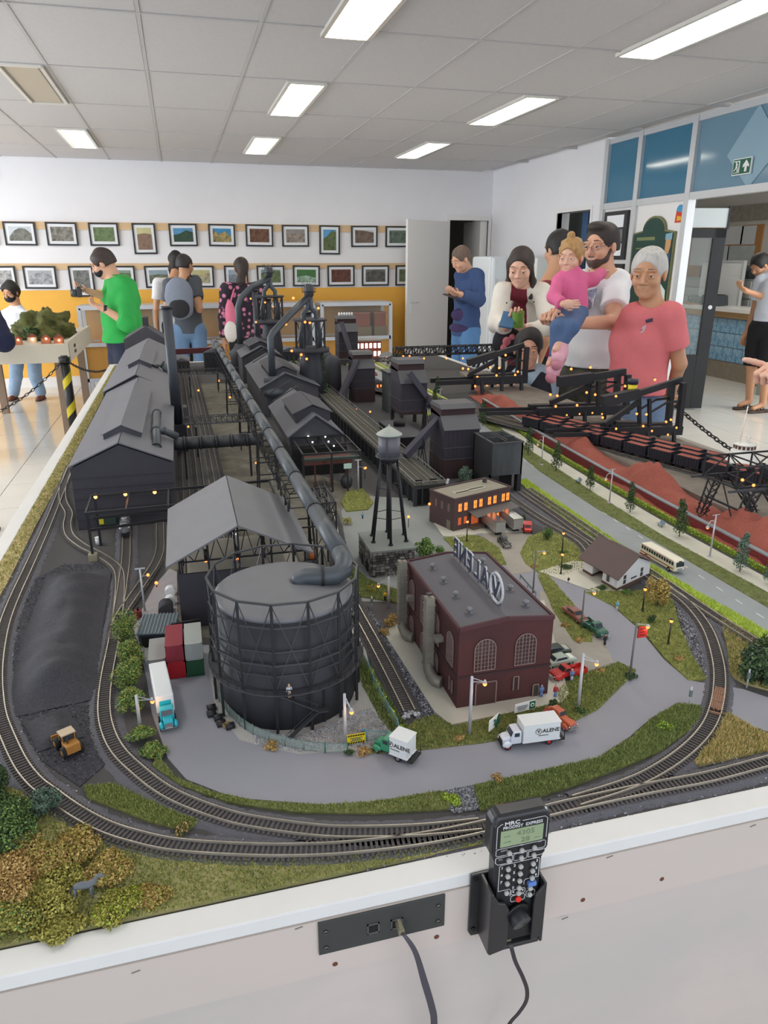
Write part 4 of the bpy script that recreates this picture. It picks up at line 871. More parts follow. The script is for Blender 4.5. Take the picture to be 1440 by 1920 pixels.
def band(p,o0,o1,i0,i1):
 A=[];B=[]
 for i in range(i0,i1,4):
  d=(p[i+1]-p[i]).normalized();A.append((p[i].x-d.y*o0,p[i].y+d.x*o0));B.append((p[i].x-d.y*o1,p[i].y+d.x*o1))
 return A+B[::-1]
E1=min(len(L1)-6,330)
stones('ballast_stones','grey ballast stones on the rim side of the front track',band(L1,.013,.030,2,E1),9000,.0019,SG,.0035,3)
stones('ballast_stones','grey ballast stones on the road side of the front track',band(L1,-.013,-.026,2,E1),9000,.0019,SG,.0035,4)
stones('ballast_stones','grey ballast crumbs between the rails of the front track',band(L1,.007,-.007,2,E1),5000,.0014,SG,.0052,5)
stones('gravel_strip','speckled gravel strip crossing the verge behind the handset',ppoly([(830,1488),(888,1478),(898,1520),(850,1528),(835,1510)]),3000,.0019,SG+[SG[2]],.003,6)
stones('gravel_strip','dark gravel triangle between lawn and curved track at right',ppoly([(1262,1125),(1285,1140),(1318,1190),(1332,1240),(1330,1285),(1318,1270),(1290,1215),(1272,1160)]),5000,.0020,SG,.003,7)
stones('gravel_crumbs','pale gravel crumbs around the black gas tank foot',ppoly([(470,1372),(560,1385),(650,1350),(690,1330),(740,1375),(700,1405),(560,1415),(480,1400)]),7000,.0016,[SG[2],mat('stone_e',(206,204,200),.9),SG[0]],.0042,8)
stones('gravel_crumbs','dark gravel crumbs between spur and hall pavement',ppoly([(690,1140),(735,1200),(830,1350),(790,1370),(770,1330),(720,1230),(680,1150)]),5000,.0019,SG,.003,9)
stones('gravel_crumbs','gravel beside the curved track and straw triangle',ppoly([(1345,1345),(1325,1390),(1290,1430),(1240,1460),(1250,1450),(1300,1400),(1330,1340)]),2500,.0019,SG,.004,10)
# ================= MILL BUILDINGS =================
M_mill=mat('mill_dark',(60,59,67),.75,var=(22,.15));M_mill2=mat('mill_grey',(72,72,78),.7,var=(16,.12));M_roof=mat('mill_roof',(98,99,108),.55,var=(14,.1));M_roof2=mat('mill_roof_light',(116,117,122),.55,var=(14,.1))
M_sl=mat('model_steel',(36,36,40),.5,.2);M_st2=mat('model_steel_grey',(70,72,76),.45,.3);M_pipe=mat('pipe_grey',(78,84,90),.45,.25,var=(18,.12));M_blk=M_black
M_rib=mat('corrugated_dark',(52,50,58),.75);M_bulb=mat('orange_bulb',(255,140,66),.4,emit=2.1);M_cap=mat('lamp_cap',(40,34,32),.5)
M_wlamp=mat('white_bulb',(255,250,240),.4,emit=10)
def lbulb(parent,p,r=.0035,m=None): return MB().ball(p,r,8,6).bd('bulb',m or M_bulb,parent)
LPN=[0]
def pt(p,power=.02,col=(1,.45,.15)):
 l=bpy.data.lights.new('bulb_glow','POINT');l.energy=power;l.color=col;l.shadow_soft_size=.004;o=bpy.data.objects.new('bulb_glow',l);o.location=p;COL.objects.link(o)
# ---- gas holder ----
C0=(.109,.954);RT=.097;RP=.107;ZT=.172
t=thing('gas_holder','big round black gas holder tank with lattice guide frame','tank',(*C0,T))
MB().lathe((*C0,T),[(RT+.002,.004),(RT+.002,.066),(RT,.068),(RT,ZT),(RT-.004,ZT+.002),(RT*.5,ZT+.006),(.001,ZT+.008)],64).bd('tank_shell',[mat('holder_shell',(47,48,54),.65,var=(18,.15))],t)
MB().lathe((*C0,T),[(RT+.0015,ZT-.004),(RT+.0015,ZT+.0012),(RT-.003,ZT+.0028),(RT*.5,ZT+.0072),(.001,ZT+.0095)],64).bd('roof',M_roof2,t)
NP=14;A0=math.radians(254);ang=[A0+2*math.pi*i/NP for i in range(NP)];P=lambda a,z,r=RP:(C0[0]+r*math.cos(a),C0[1]+r*math.sin(a),T+z)
for a in ang: MB().beam(P(a,.004),P(a,.2),.0038,.0030).bd('guide_post',M_sl,t)
for z,w in ((.2,.0028),(.165,.0022),(.130,.0022),(.110,.003),(.094,.002)):
 m=MB()
 for i in range(NP): m.beam(P(ang[i],z),P(ang[(i+1)%NP],z),w,w)
 m.bd('ring_girder',M_st2,t)
for zz in ((.2,.068),):
 m=MB()
 for i in range(NP):
  m.beam(P(ang[i],zz[0]),P(ang[(i+1)%NP],zz[1]),.0013);m.beam(P(ang[i],zz[1]),P(ang[(i+1)%NP],zz[0]),.0013)
 m.bd('cross_brace',M_st2,t)
m=MB();n=48
for i in range(n):
 a,b=2*math.pi*i/n,2*math.pi*(i+1)/n;m.slab(P(a,.068,RT+.001),P(a,.068,RP+.006),P(b,.068,RP+.006),P(b,.068,RT+.001),.0015)
m.bd('walkway',M_mill2,t);m=MB()
for i in range(n):
 a,b=2*math.pi*i/n,2*math.pi*(i+1)/n;m.beam(P(a,.076,RP+.006),P(b,.076,RP+.006),.0008);m.beam(P(a,.068,RP+.006),P(a,.076,RP+.006),.0008)
m.bd('railing',M_sl,t)
for k in range(9):
 a=A0+.22+k*2*math.pi/14;MB().beam(P(a,.004,RT+.0028),P(a,.06,RT+.0028),.003,.0015).bd('shell_rib',M_sl,t)
s=MB();p0=P(math.radians(258),.068,RP+.005);p1=P(math.radians(284),.034,RP+.004);p2=P(math.radians(262),.004,RP+.012)
s.beam(p0,p1,.007,.0015).beam(p1,p2,.007,.0015).box((p1[0]+.006,p1[1],p1[2]),(.014,.010,.0015));
for a,b in ((p0,p1),(p1,p2)): s.beam((a[0],a[1],a[2]+.009),(b[0],b[1],b[2]+.009),.0008)
s.bd('stairs',M_st2,t)
m=MB()
for r,n_ in ((0,3),):
 a=P(math.radians(300),.004,RT+.003);
for k in range(7): a=math.radians(195+k*4);
tk=thing('stock_cylinders','dark barrels lying left of the gas holder inside the fence','barrels',P(math.radians(195),0,RP+.01))
for k in range(5):
 q=P(math.radians(190+k*7),.006,RP+.010+(k%2)*.004);MB().cyl((q[0]-.006,q[1],q[2]),(q[0]+.006,q[1]+.002,q[2]),.0055,n=10).bd('barrel',M_sl,tk)
# ---- big gas pipe on its lattice bridge ----
t=thing('gas_main_pipe','long grey gas main pipe running over the mill to the gas holder','pipe',(.20,1.0,T))
A=Vc((.201,.995,T+.203));B=Vc((.163,4.15,T+.203));R=.0138
nseg=15
for i in range(nseg):
 a=A.lerp(B,i/nseg);b=A.lerp(B,(i+1)/nseg-.002);MB().cyl(a,b,R,n=16).bd('pipe_section',M_pipe,t);MB().cyl(b-Vc((0,.004,0)),b+Vc((0,.004,0)),R*1.1,n=16).bd('flange',M_sl,t)
E=[];cx,cy=.138,1.005
top=T+ZT+.004
pts=[(A.x,A.y+.0,A.z),(A.x+.001,A.y-.025,A.z-.004),(A.x-.004,A.y-.042,A.z-.010),(A.x-.018,A.y-.050,A.z-.014),(A.x-.036,A.y-.046,A.z-.016),(A.x-.058,A.y-.038,A.z-.017),(A.x-.068,A.y-.036,A.z-.022),(A.x-.072,A.y-.036,top)]
MB().tube(pts,[R]*6+[R*.98,R*.95],16).bd('elbow',M_pipe,t)
q=pts[4];MB().cyl((q[0]+.002,q[1],q[2]),(q[0]-.002,q[1]+.0005,q[2]),R*1.15,n=16).bd('flange',M_sl,t)
MB().cyl((pts[-1][0],pts[-1][1],top-.002),(pts[-1][0],pts[-1][1],top+.003),R*1.25,n=18).bd('base_ring',M_st2,t)
def truss(mb,a,b,h,w,n,r=.0022,side=None,flat=False):
 """box truss from a to b (bottom left chord), height h, width w horizontally perpendicular"""
 a=Vc(a);b=Vc(b);d=(b-a).normalized();s=Vc((-d.y,d.x,0)).normalized()*w;u=Vc((0,0,h))
 for o in (Vc((0,0,0)),s):
  mb.beam(a+o,b+o,r);mb.beam(a+o+u,b+o+u,r)
  for i in range(n):
   p=a.lerp(b,i/n)+o;q=a.lerp(b,(i+1)/n)+o
   mb.beam(p,p+u,r*.8)
   if i%2: mb.beam(p+u,q,r*.7)
   else: mb.beam(p,q+u,r*.7)
  mb.beam(b+o,b+o+u,r)
 for i in range(n+1):
  p=a.lerp(b,i/n);mb.beam(p,p+s,r*.8);mb.beam(p+u,p+s+u,r*.8)
 for i in range(n):
  p=a.lerp(b,i/n)+u;q=a.lerp(b,(i+1)/n)+u;mb.beam(p,q+s,r*.6)
 return mb
t=thing('pipe_bridge','black lattice girder bridge carrying the long gas pipe','bridge',(.2,1.2,T))
truss(MB(),(.178,1.38,T+.148),(.150,3.9,T+.148),.03,-.045,38).bd('girder',M_sl,t)
for k,y in enumerate((1.42,1.95,2.5,3.1,3.7)):
 x=.178-.028*(y-1.38)/2.5;m=MB()
 for dx in (0,.045):
  for dy in (-.02,.02): m.beam((x+dx*1.3-.005,y+dy*1.5,T),(x+dx,y+dy,T+.148),.004)
 for z in (.05,.1): m.beam((x-.003,y-.027,T+z),(x+.055,y-.027,T+z),.003).beam((x-.003,y+.027,T+z),(x+.055,y+.027,T+z),.003).beam((x-.003,y-.027,T+z),(x-.003,y+.027,T+z),.003)
 m.bd('trestle_leg',M_sl,t)
m=MB();truss(m,(.222,1.33,T+.150),(.262,1.33,T+.150),.02,.1,3,.0025);
for x,y in ((.222,1.33),(.262,1.33),(.222,1.43),(.262,1.43)): m.beam((x,y,T),(x,y,T+.15),.003)
m.beam((.222,1.33,T+.08),(.262,1.33,T+.08),.0025).beam((.222,1.33,T+.08),(.262,1.33,T+.15),.0015)
t=thing('pipe_landing','black framed landing tower beside the gas pipe','tower',(.24,1.38,T));m.bd('frame',M_sl,t)
lbulb(t,(.232,1.325,T+.11),.002,M_wlamp)
# ---- canopy shed ----
t=thing('canopy_shed','dark walled shed under a wide light grey gable canopy','shed',(.06,1.2,T))
yf,yb=1.185,1.50;ze=.126;zr=.1895;xl,xr,xm=-.060,.190,.063
def gable(t,xl,xr,xm,yf,yb,ze,zr,mr,th=.003,zer=None,nm='roof_slope'):
 zer=ze if zer is None else zer
 MB().slab((xl,yf,T+ze),(xm,yf,T+zr),(xm,yb,T+zr),(xl,yb,T+ze),-th).bd(nm,mr,t)
 MB().slab((xm,yf,T+zr),(xr,yf,T+zer),(xr,yb,T+zer),(xm,yb,T+zr),-th).bd(nm,mr,t)
gable(t,xl,xr,xm,yf,yb,ze,zr,M_roof2)
MB().span((-.045,1.20,T),(.19,1.206,T+.105)).bd('front_wall',M_mill,t)
MB().span((-.045,1.206,T),(-.041,1.24,T+.1)).bd('side_wall',M_mill,t)
m=MB()
for x in (-.04,.01,.063,.12,.18):
 for y in (1.215,1.35,1.48):
  z=ze+(zr-ze)*(1-abs(x-xm)/(.127));m.beam((x,y,T),(x,y,T+z-.003),.003)
for y in (1.215,1.35,1.48):
 m.beam((xl+.02,y,T+ze-.004),(xr-.01,y,T+ze-.004),.0025)
 for i in range(8):
  x0=xl+.02+i*.026;z0=ze-.004;z1=ze+(zr-ze)*(1-abs(x0+.013-xm)/.127)-.006;m.beam((x0,y,T+z0),(x0+.013,y,T+z1),.0015).beam((x0+.013,y,T+z1),(x0+.026,y,T+z0),.0015)
m.bd('frame',M_sl,t)
MB().span((-.03,1.22,T+.001),(.18,1.48,T+.06)).bd('loading_floor',mat('shed_floor',(176,170,156),.8),t)
for px_ in ((386,1052),(444,1048),(492,1026),(447,1047)):
 p=py(*px_,1.23);l=MB().cyl((p.x,p.y,p.z+.004),(p.x,p.y,p.z+.022),.0028,n=8).beam((p.x,p.y,p.z+.02),(p.x,p.y,T+ze+.01),.001).bd('lamp_holder',M_cap,t);lbulb(t,(p.x,p.y,p.z+.001),.0033)
tk=thing('orange_reel','orange cable reel beside the canopy right end','reel',(*g(583,1060,.05),T));p=py(583,1040,1.3);MB().cyl((p.x-.006,p.y,p.z),(p.x+.006,p.y,p.z),.010,n=16).bd('drum',mat('reel_orange',(170,92,44),.6),tk);MB().cyl((p.x-.009,p.y,p.z),(p.x-.006,p.y,p.z),.011,n=16).cyl((p.x+.006,p.y,p.z),(p.x+.009,p.y,p.z),.011,n=16).bd('flange',M_st2,tk);MB().span((p.x-.01,p.y-.01,T),(p.x+.01,p.y+.01,p.z-.008)).bd('stand',M_mill,tk)
# ---- ladle gantry with three lamps ----
t=thing('crane_gantry','black runway gantry with three orange lamps in front of the big shed','gantry',(-.23,1.58,T))
m=MB();zt=.120;XA,XB=-.228,.17;YA,YB_=1.54,1.66
for y in (YA,YB_):
 m.beam((XA,y,T+zt),(XB,y+.02,T+zt),.004,.006)
for x in (-.228,-.148,-.062,.02,.1,.17): m.beam((x,YA,T+zt),(x,YB_+.01,T+zt),.004)
m.bd('runway_beam',M_sl,t);m=MB()
m.beam((XA-.005,1.60,T+.062),(-.04,1.63,T+.062),.004,.006).beam((XA,1.64,T+.075),(-.04,1.66,T+.075),.004,.006);m.bd('lower_beam',M_sl,t)
for x,y in ((XA-.002,1.575),(-.222,1.66),(.165,1.56),(-.06,1.665),(.06,1.665)): MB().beam((x,y,T),(x,y,T+zt),.005).bd('column',M_sl,t)
MB().box((XA-.002,1.575,T+.008),(.018,.018,.016)).bd('footing',mat('footing_stone',(150,144,124),.85),t)
for a in ((179,932),(235,927),(290,923)):
 p=pz(*a,T+.130);l=MB().box((p.x,p.y,p.z+.005),(.006,.006,.004)).bd('lamp_holder',M_cap,t);lbulb(t,(p.x,p.y,p.z),.0038,M_orange)
# ---- big gabled mill sheds at left ----
def shed(name,lab,xl,xr,xm,yf,yb,ze,zr,mon=None,wall=M_mill):
 t=thing(name,lab,'building',((xl+xr)/2,yf,T))
 w=MB();w.ext([(xl,0),(xr,0),(xr,ze),(xm,zr),(xl,ze)],(0,yf,T),(1,0,0),(0,0,1),(0,yb-yf,0));w.bd('walls',wall,t)
 gable(t,xl-.003,xr+.003,xm,yf-.004,yb,ze+.003,zr+.004,M_roof)
 for k in range(5):
  z=ze*(k+1)/6;MB().span((xl+.0005,yf-.0012,T+z),(xr-.0005,yf,T+z+.0018)).bd('wall_girt',M_rib,t)
 if mon:
  for (y0,y1) in mon:
   zz=zr+.004;m=MB();m.ext([(-.045,-.020),(.045,-.020),(.045,-.004),(0,.018),(-.045,-.004)],(xm,y0,T+zz),(1,0,0),(0,0,1),(0,y1-y0,0));m.bd('ridge_monitor',M_mill2,t)
   for s in (-1,1): MB().slab((xm,y0-.003,T+zz+.020),(xm+s*.050,y0-.003,T+zz-.004),(xm+s*.050,y1,T+zz-.004),(xm,y1,T+zz+.020),.002*(1 if s>0 else -1)).bd('monitor_roof',M_roof,t)
 return t
shed('mill_shed','nearest big dark gabled mill shed with ridge monitor at left',-.283,-.052,-.169,1.78,2.83,.155,.206,[(1.90,2.60)])
shed('mill_shed','second big dark gabled mill shed behind the first at left',-.300,-.062,-.180,2.835,4.20,.155,.215,[(3.15,3.75)])
t=thing('far_shed','dark open-fronted model shed in front of the green top man','shed',(-.13,4.55,T));yy=4.5
a=py(232,637,yy);b=py(313,637,yy);c=py(272,612,yy);e=py(232,685,yy)
MB().ext([(a.x,a.z-.06),(a.x,a.z),(c.x,c.z),(b.x,b.z),(b.x,b.z-.06)],(0,yy,0),(1,0,0),(0,0,1),(0,.25,0)).bd('roof_body',M_mill2,t)
for x in (a.x+.008,b.x-.008): MB().span((x-.01,yy+.005,T),(x+.01,yy+.24,a.z-.055)).bd('side_wall',M_mill,t)
MB().box((c.x,yy+.12,c.z+.02),(.03,.1,.05)).bd('roof_vent',M_mill,t)
def pipe(name,lab,pts,r,mt=M_pipe,cat='duct',n=10,bands=True):
 t=thing(name,lab,cat,(pts[0][0],pts[0][1],T));MB().tube(pts,r,n).bd('duct',mt,t)
 if bands:
  for i in range(1,len(pts)-1): p=Vc(pts[i]);d=(Vc(pts[i+1])-Vc(pts[i-1])).normalized()*r*.25;MB().cyl(p-d,p+d,r*1.18,n=n).bd('band',M_st2,t)
 return t
a=pz(293,838,T+.175);b=pz(293,808,T+.19);c=pz(294,775,T+.19);e=pz(332,812,T+.18)
pipe('roof_duct','light grey elbow duct on the nearest mill shed roof',[(a.x,a.y,a.z-.02),a,b,c,(c.x,c.y,c.z-.03)],.0115)
pipe('roof_duct','short grey cross duct joining the roof duct to the tall chimney',[b,(b.x+.02,b.y,b.z),(e.x,e.y,e.z-.01)],.010)
a=pz(291,690,T+.19);pipe('roof_duct','small grey duct on the second mill shed roof',[(a.x,a.y,T+.15),(a.x,a.y,T+.20),(a.x+.03,a.y,T+.205),(a.x+.06,a.y,T+.16)],.014)
# ---- tall chimney ----
t=thing('chimney','tall dark slender chimney standing between shed and cross ducts','chimney',(-.042,2.50,T))
MB().cyl((-.042,2.50,T+.09),(-.042,2.50,T+.478),.0165,.0150,n=20).bd('stack',mat('chimney_dark',(60,64,72),.5,.2),t);MB().box((-.042,2.50,T+.05),(.055,.055,.1)).bd('base',M_mill,t)
MB().box((-.068,2.50,T+.135),(.012,.05,.045)).box((-.014,2.50,T+.135),(.012,.05,.045)).bd('platform',M_st2,t)
MB().cyl((-.042,2.50,T+.472),(-.042,2.50,T+.480),.0175,n=20).bd('rim',M_sl,t)
def cross(lab,pl,pr,r,lat=None):
 a=pz(*pl,T+.115);b=pz(*pr,T+.115);b.y=a.y
 t=thing('cross_duct' if not lat else 'cross_bridge',lab,'duct' if not lat else 'bridge',(a.x,a.y,T))
 if lat: truss(MB(),a,b,.022,.03,14,.002).bd('girder',M_st2,t);MB().slab((a.x,a.y,a.z+.001),(b.x,a.y,a.z+.001),(b.x,a.y+.03,a.z+.001),(a.x,a.y+.03,a.z+.001),.001).bd('deck',M_mill2,t)
 else:
  n=6
  for i in range(n): MB().cyl(a.lerp(b,i/n),a.lerp(b,(i+1)/n-.01),r,n=14).cyl(a.lerp(b,(i+1)/n-.02),a.lerp(b,(i+1)/n),r*1.1,n=14).bd('duct_section',mat('duct_dark',(58,60,64),.5,.2),t)
 for f in (.15,.85):
  p=a.lerp(b,f);MB().beam((p.x,p.y,T),(p.x,p.y,p.z-r*.9),.006).bd('support',M_sl,t)
 return t
cross('thick black cross duct from the chimney foot to the gas pipe',(318,833),(492,820),.0185)
cross('grey lattice footbridge beyond the thick cross duct',(345,797),(488,793),.01,True)
cross('dark lattice footbridge near the dust catcher',(338,703),(445,695),.01,True)
t=thing('red_footbridge','dark red girder bridge far across the yard','bridge',(0,4.1,T));a=pz(322,660,T+.12);b=pz(418,655,T+.12);MB().beam(a,b,.02,.03).bd('girder',mat('dark_red_paint',(84,34,38),.6),t);MB().beam((a.x,a.y,T),a,.015).beam((b.x,b.y,T),b,.015).bd('pier',M_mill,t)
# ---- cast house and machine frame under it (right of pipe) ----
Y1=2.12
def hall(lab,apx,lf,rf,Y,dep,base=0,mon=True):
 a=py(*apx,Y);l=py(*lf,Y);r=py(*rf,Y)
 t=thing('cast_house',lab,'building',((l.x+r.x)/2,Y,T));ze=(l.z+r.z)/2-T;zr=a.z-T
 MB().ext([(l.x+.006,base),(r.x-.006,base),(r.x-.006,ze),(a.x,zr),(l.x+.006,ze)],(0,Y+.01,T),(1,0,0),(0,0,1),(0,dep-.01,0)).bd('walls',M_mill2,t)
 gable(t,l.x,r.x,a.x,Y-.004,Y+dep,ze,zr,M_roof)
 if mon:
  gable(t,a.x-.062,a.x+.062,a.x,Y+.05,Y+dep*.6,zr-.005,zr+.022,M_mill2,nm='monitor_roof');MB().ext([(-.055,-.03),(.055,-.03),(.055,-.002),(0,.018),(-.055,-.002)],(a.x,Y+.055,T+zr),(1,0,0),(0,0,1),(0,dep*.6-.06,0)).bd('ridge_monitor',M_mill,t)
  m=MB()
  for yy_ in (Y+dep*.72,Y+dep): m.slab((a.x-.085,yy_,T+zr-.02),(a.x,yy_,T+zr+.028),(a.x,yy_+.006,T+zr+.028),(a.x-.085,yy_+.006,T+zr-.02),-.003).slab((a.x,yy_,T+zr+.028),(a.x+.085,yy_,T+zr-.02),(a.x+.085,yy_+.006,T+zr-.02),(a.x,yy_+.006,T+zr+.028),-.003)
  m.bd('fire_wall',M_mill,t)
 return t
hall('nearer dark cast house roof right of the long gas pipe',(592,779),(540,818),(645,818),2.12,.50,base=.085)
hall('second dark cast house behind the dust catcher',(535,700),(487,732),(600,722),3.0,.7)
hall('farthest dark cast house beyond the first furnace',(490,650),(452,672),(530,668),3.9,.5)
t=thing('machine_frame','black open machine frame with white lamps and red beams below the cast house','frame',(.35,2.08,T))
m=MB();X0,X1=.29,.452;
for x in (X0,.37,X1):
 for y in (1.92,2.12): m.beam((x,y,T),(x,y,T+.115),.005)
for y in (1.92,2.02,2.12): m.beam((X0,y,T+.115),(X1,y,T+.115),.004,.005)
for x in (X0,.33,.37,.41,X1): m.beam((x,1.92,T+.115),(x,2.12,T+.115),.004)
m.bd('frame',M_sl,t)
MB().span((X0+.01,1.96,T+.072),(X1-.015,2.0,T+.09)).bd('crane_beam',mat('rust_red',(94,54,46),.7),t);MB().span((X0,1.93,T+.092),(X1,1.945,T+.098)).bd('green_beam',mat('green_steel',(48,66,58),.6),t)
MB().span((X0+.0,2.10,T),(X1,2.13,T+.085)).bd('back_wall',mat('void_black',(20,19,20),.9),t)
for k in range(3): MB().beam((X0+.04+.045*k,1.97,T),(X0+.04+.045*k,1.97,T+.07),.004).bd('red_post',mat('rust_red',(0,0,0)),t)
MB().ball((X1-.035,1.95,T+.02),.018,sc=(1,1,1.2)).bd('ladle',M_st2,t)
for a in ((578,818),(586,829),(610,819),(616,828),(626,836)): p=pz(*a,T+.118);lbulb(t,tuple(p),.0022,M_wlamp)
tk=thing('small_sign','small pale green sign board by the machine frame','sign',(.46,1.9,T));p=py(652,874,1.9);MB().span((p.x-.011,1.9,p.z-.007),(p.x+.011,1.902,p.z+.007)).bd('board',mat('pale_green_sign',(186,214,200),.5),tk);MB().beam((p.x,1.903,T),(p.x,1.903,p.z),.004).bd('post',M_sl,tk)
# ---- blast furnaces ----
def furnace(lab,cx,cy,s=1.0,stack=True,H=.28):
 t=thing('blast_furnace',lab,'furnace',(cx,cy,T));H*=1
 MB().lathe((cx,cy,T),[(.060*s,0),(.060*s,H*.42),(.052*s,H*.6),(.044*s,H*.78),(.044*s,H*.80)],24).bd('furnace_body',mat('furnace_grey',(50,53,61),.55,.2,var=(12,.12)),t)
 MB().cyl((cx,cy,T+H*.80),(cx,cy,T+H*.86),.085*s,n=28).bd('ring_platform',M_mill,t)
 m=MB();z0=T+H*.86;z1=z0+.12*s
 for k in range(8):
  a=math.pi/4*k+.2;p=(cx+.07*s*math.cos(a),cy+.07*s*math.sin(a));m.beam((*p,z0),(*p,z1),.007*s)
  b=a+math.pi/4;q=(cx+.07*s*math.cos(b),cy+.07*s*math.sin(b));m.beam((*p,z1),(*q,z1),.006*s);m.beam((*p,z0),(*q,z1),.003*s)
 m.bd('top_frame',M_sl,t);MB().cyl((cx,cy,z1),(cx,cy,z1+.008),.078*s,n=28).bd('upper_platform',M_mill,t)
 for sg in (-1,1):
  MB().tube([(cx+sg*.04*s,cy,z0-.02),(cx+sg*.045*s,cy,z0+.06*s),(cx+sg*.030*s,cy,z1),(cx+sg*.03*s,cy,z1+.03*s),(cx+sg*.008*s,cy,z1+.055*s),(cx+sg*.004*s,cy,z1+.13*s)],.0115*s,10).bd('uptake',M_pipe,t)
 MB().lathe((cx,cy,z1+.10*s),[(.012*s,0),(.022*s,.01*s),(.022*s,.05*s),(.012*s,.06*s)],14).bd('top_hopper',M_st2,t)
 m=MB()
 for k in range(8): a=math.pi/4*k;m.beam((cx+.03*s*math.cos(a),cy+.03*s*math.sin(a),z1+.12*s),(cx+.03*s*math.cos(a),cy+.03*s*math.sin(a),z1+.17*s),.0015)
 m.lathe((cx,cy,z1+.125*s),[(.031*s,0),(.031*s,.003)],12);m.bd('top_railing',M_sl,t)
 return t,z1
f,z1=furnace('nearer blast furnace with ringed platform and uptake pipes',.535,3.20,.95,H=.30)
FURN1=f
dcx,dcy=.345,3.05
p=pz(555,588,0) if False else None
a=Vc((.535,3.20,z1+.10));
MB().tube([a,(.44,3.14,z1+.03),(dcx+.012,dcy+.01,z1-.035),(dcx,dcy,z1-.055),(dcx,dcy,T+.16)],.0145,12).bd('downcomer',M_pipe,f)
t=thing('dust_catcher','round grey dust catcher at the foot of the slanting downcomer pipe','vessel',(dcx,dcy,T));MB().lathe((dcx,dcy,T),[(.045,0),(.05,.05),(.05,.085),(.058,.09),(.058,.11),(.035,.12),(.035,.155),(.028,.165)],22).bd('vessel',M_pipe,t);MB().cyl((dcx,dcy,T+.12),(dcx,dcy,T+.15),.036,n=16).bd('collar',M_mill,t)
t=thing('valve_cap','small silver round valve beside the dust catcher','valve',(dcx+.07,dcy,T));MB().cyl((dcx+.07,dcy,T),(dcx+.07,dcy,T+.13),.016,n=12).bd('stem',M_mill,t);MB().ball((dcx+.07,dcy,T+.14),.018).bd('dome',mat('silver_dome',(170,176,180),.3,.7),t)
f2,z2=furnace('farther blast furnace in front of the floral blouse woman',.50,4.35,1.05,H=.34)
MB().tube([(.50,4.35,z2+.1),(.40,4.3,z2+.06),(.33,4.27,z2),(.31,4.26,z2-.05),(.31,4.26,T+.16)],.017,12).bd('downcomer',M_pipe,f2)
t=thing('dust_catcher','farther dust catcher below the long-haired woman','vessel',(.31,4.26,T));MB().lathe((.31,4.26,T),[(.055,0),(.06,.10),(.07,.12),(.035,.15),(.03,.17)],22).bd('vessel',M_mill2,t);MB().cyl((.31,4.26,T+.13),(.31,4.26,T+.15),.04,n=16).bd('collar',M_mill,t)
def stackc(lab,a,Y,r,ztop_px,zb=0):
 p=py(a[0],a[1],Y);t=thing('furnace_stack',lab,'chimney',(p.x,Y,T));MB().cyl((p.x,Y,T),(p.x,Y,p.z),r,r*.9,n=14).bd('stack',M_st2 if False else mat('stack_dark',(52,54,62),.5,.2),t);MB().cyl((p.x,Y,p.z),(p.x,Y,p.z+.006),r*1.1,n=14).bd('rim',M_sl,t)
stackc('straight dark stack right of the nearer furnace top',(576,587),3.4,.022,0);stackc('thin dark stack right of the farther furnace',(503,562),4.5,.018,0)
stackc('dark stack left of the farther furnace top',(478,545),4.7,.02,0)
for k in range(4):
 x=.60+.0*k;y=3.0+.16*k
t=thing('hot_stoves','row of round-topped dark stoves behind the nearer furnace','vessels',(.62,3.5,T))
for k in range(3): MB().lathe((.66,3.35+.17*k,T),[(.04,0),(.04,.16),(.034,.185),(.02,.2),(.002,.205)],16).bd('stove',M_mill2,t)
# ---- ore bins (highline) ----
t=thing('ore_bins','long black ore bin trestle with tracks on top beside the water tower','bins',(.6,1.75,T))
bx0,bx1,by0,by1,bh=.553,.640,1.735,4.3,.060
dx=.004
MB().span((bx0+.006,by0+.006,T),(bx1-.006,by1,T+bh-.006)).bd('core',mat('bin_core',(40,40,42),.9),t)
MB().span((bx0,by0,T+bh-.010),(bx1,by1,T+bh)).bd('deck',mat('bin_deck',(76,76,70),.9,var=(30,.25)),t)
for k in range(5): x=bx0+(bx1-bx0)*k/4;MB().span((x-.002,by0-.001,T),(x+.002,by0+.006,T+bh-.01)).bd('face_post',M_st2,t)
MB().span((bx0,by0,T),(bx1,by0+.005,T+.006)).span((bx0,by0-.002,T+bh-.003),(bx1,by0+.002,T+bh)).bd('face_beam',M_st2,t)
for k in range(46): y=by0+.055*k;MB().span((bx0-.001,y-.002,T),(bx0+.007,y+.002,T+bh-.01)).bd('side_post',M_st2,t)
m=MB()
for x in (bx0+.010,bx0+.0265,bx0+.05,bx0+.0665): m.span((x-.001,by0+.01,T+bh),(x+.001,by1,T+bh+.0025))
m.bd('rail',M_railf,t)
m=MB()
for x in (bx0+.001,bx1-.001):
 m.beam((x,by0,T+bh+.01),(x,by1,T+bh+.01),.0012)
 for k in range(60): m.beam((x,by0+.043*k,T+bh),(x,by0+.043*k,T+bh+.01),.0008)
m.beam((bx0,by0,T+bh+.01),(bx1,by0,T+bh+.01),.0012);m.bd('railing',mat('pale_rail',(150,150,146),.5),t)
for x in (bx0+.018,bx0+.058):
 MB().box((x,by0+.02,T+bh+.008),(.018,.006,.004)).box((x-.008,by0+.02,T+bh+.003),(.003,.003,.008)).box((x+.008,by0+.02,T+bh+.003),(.003,.003,.008)).bd('track_stop',M_sl,t)
MB().box((bx1+.004,by0-.002,T+bh+.006),(.006,.002,.014),rotm(0,.2,0)).bd('white_plate',M_white,t)
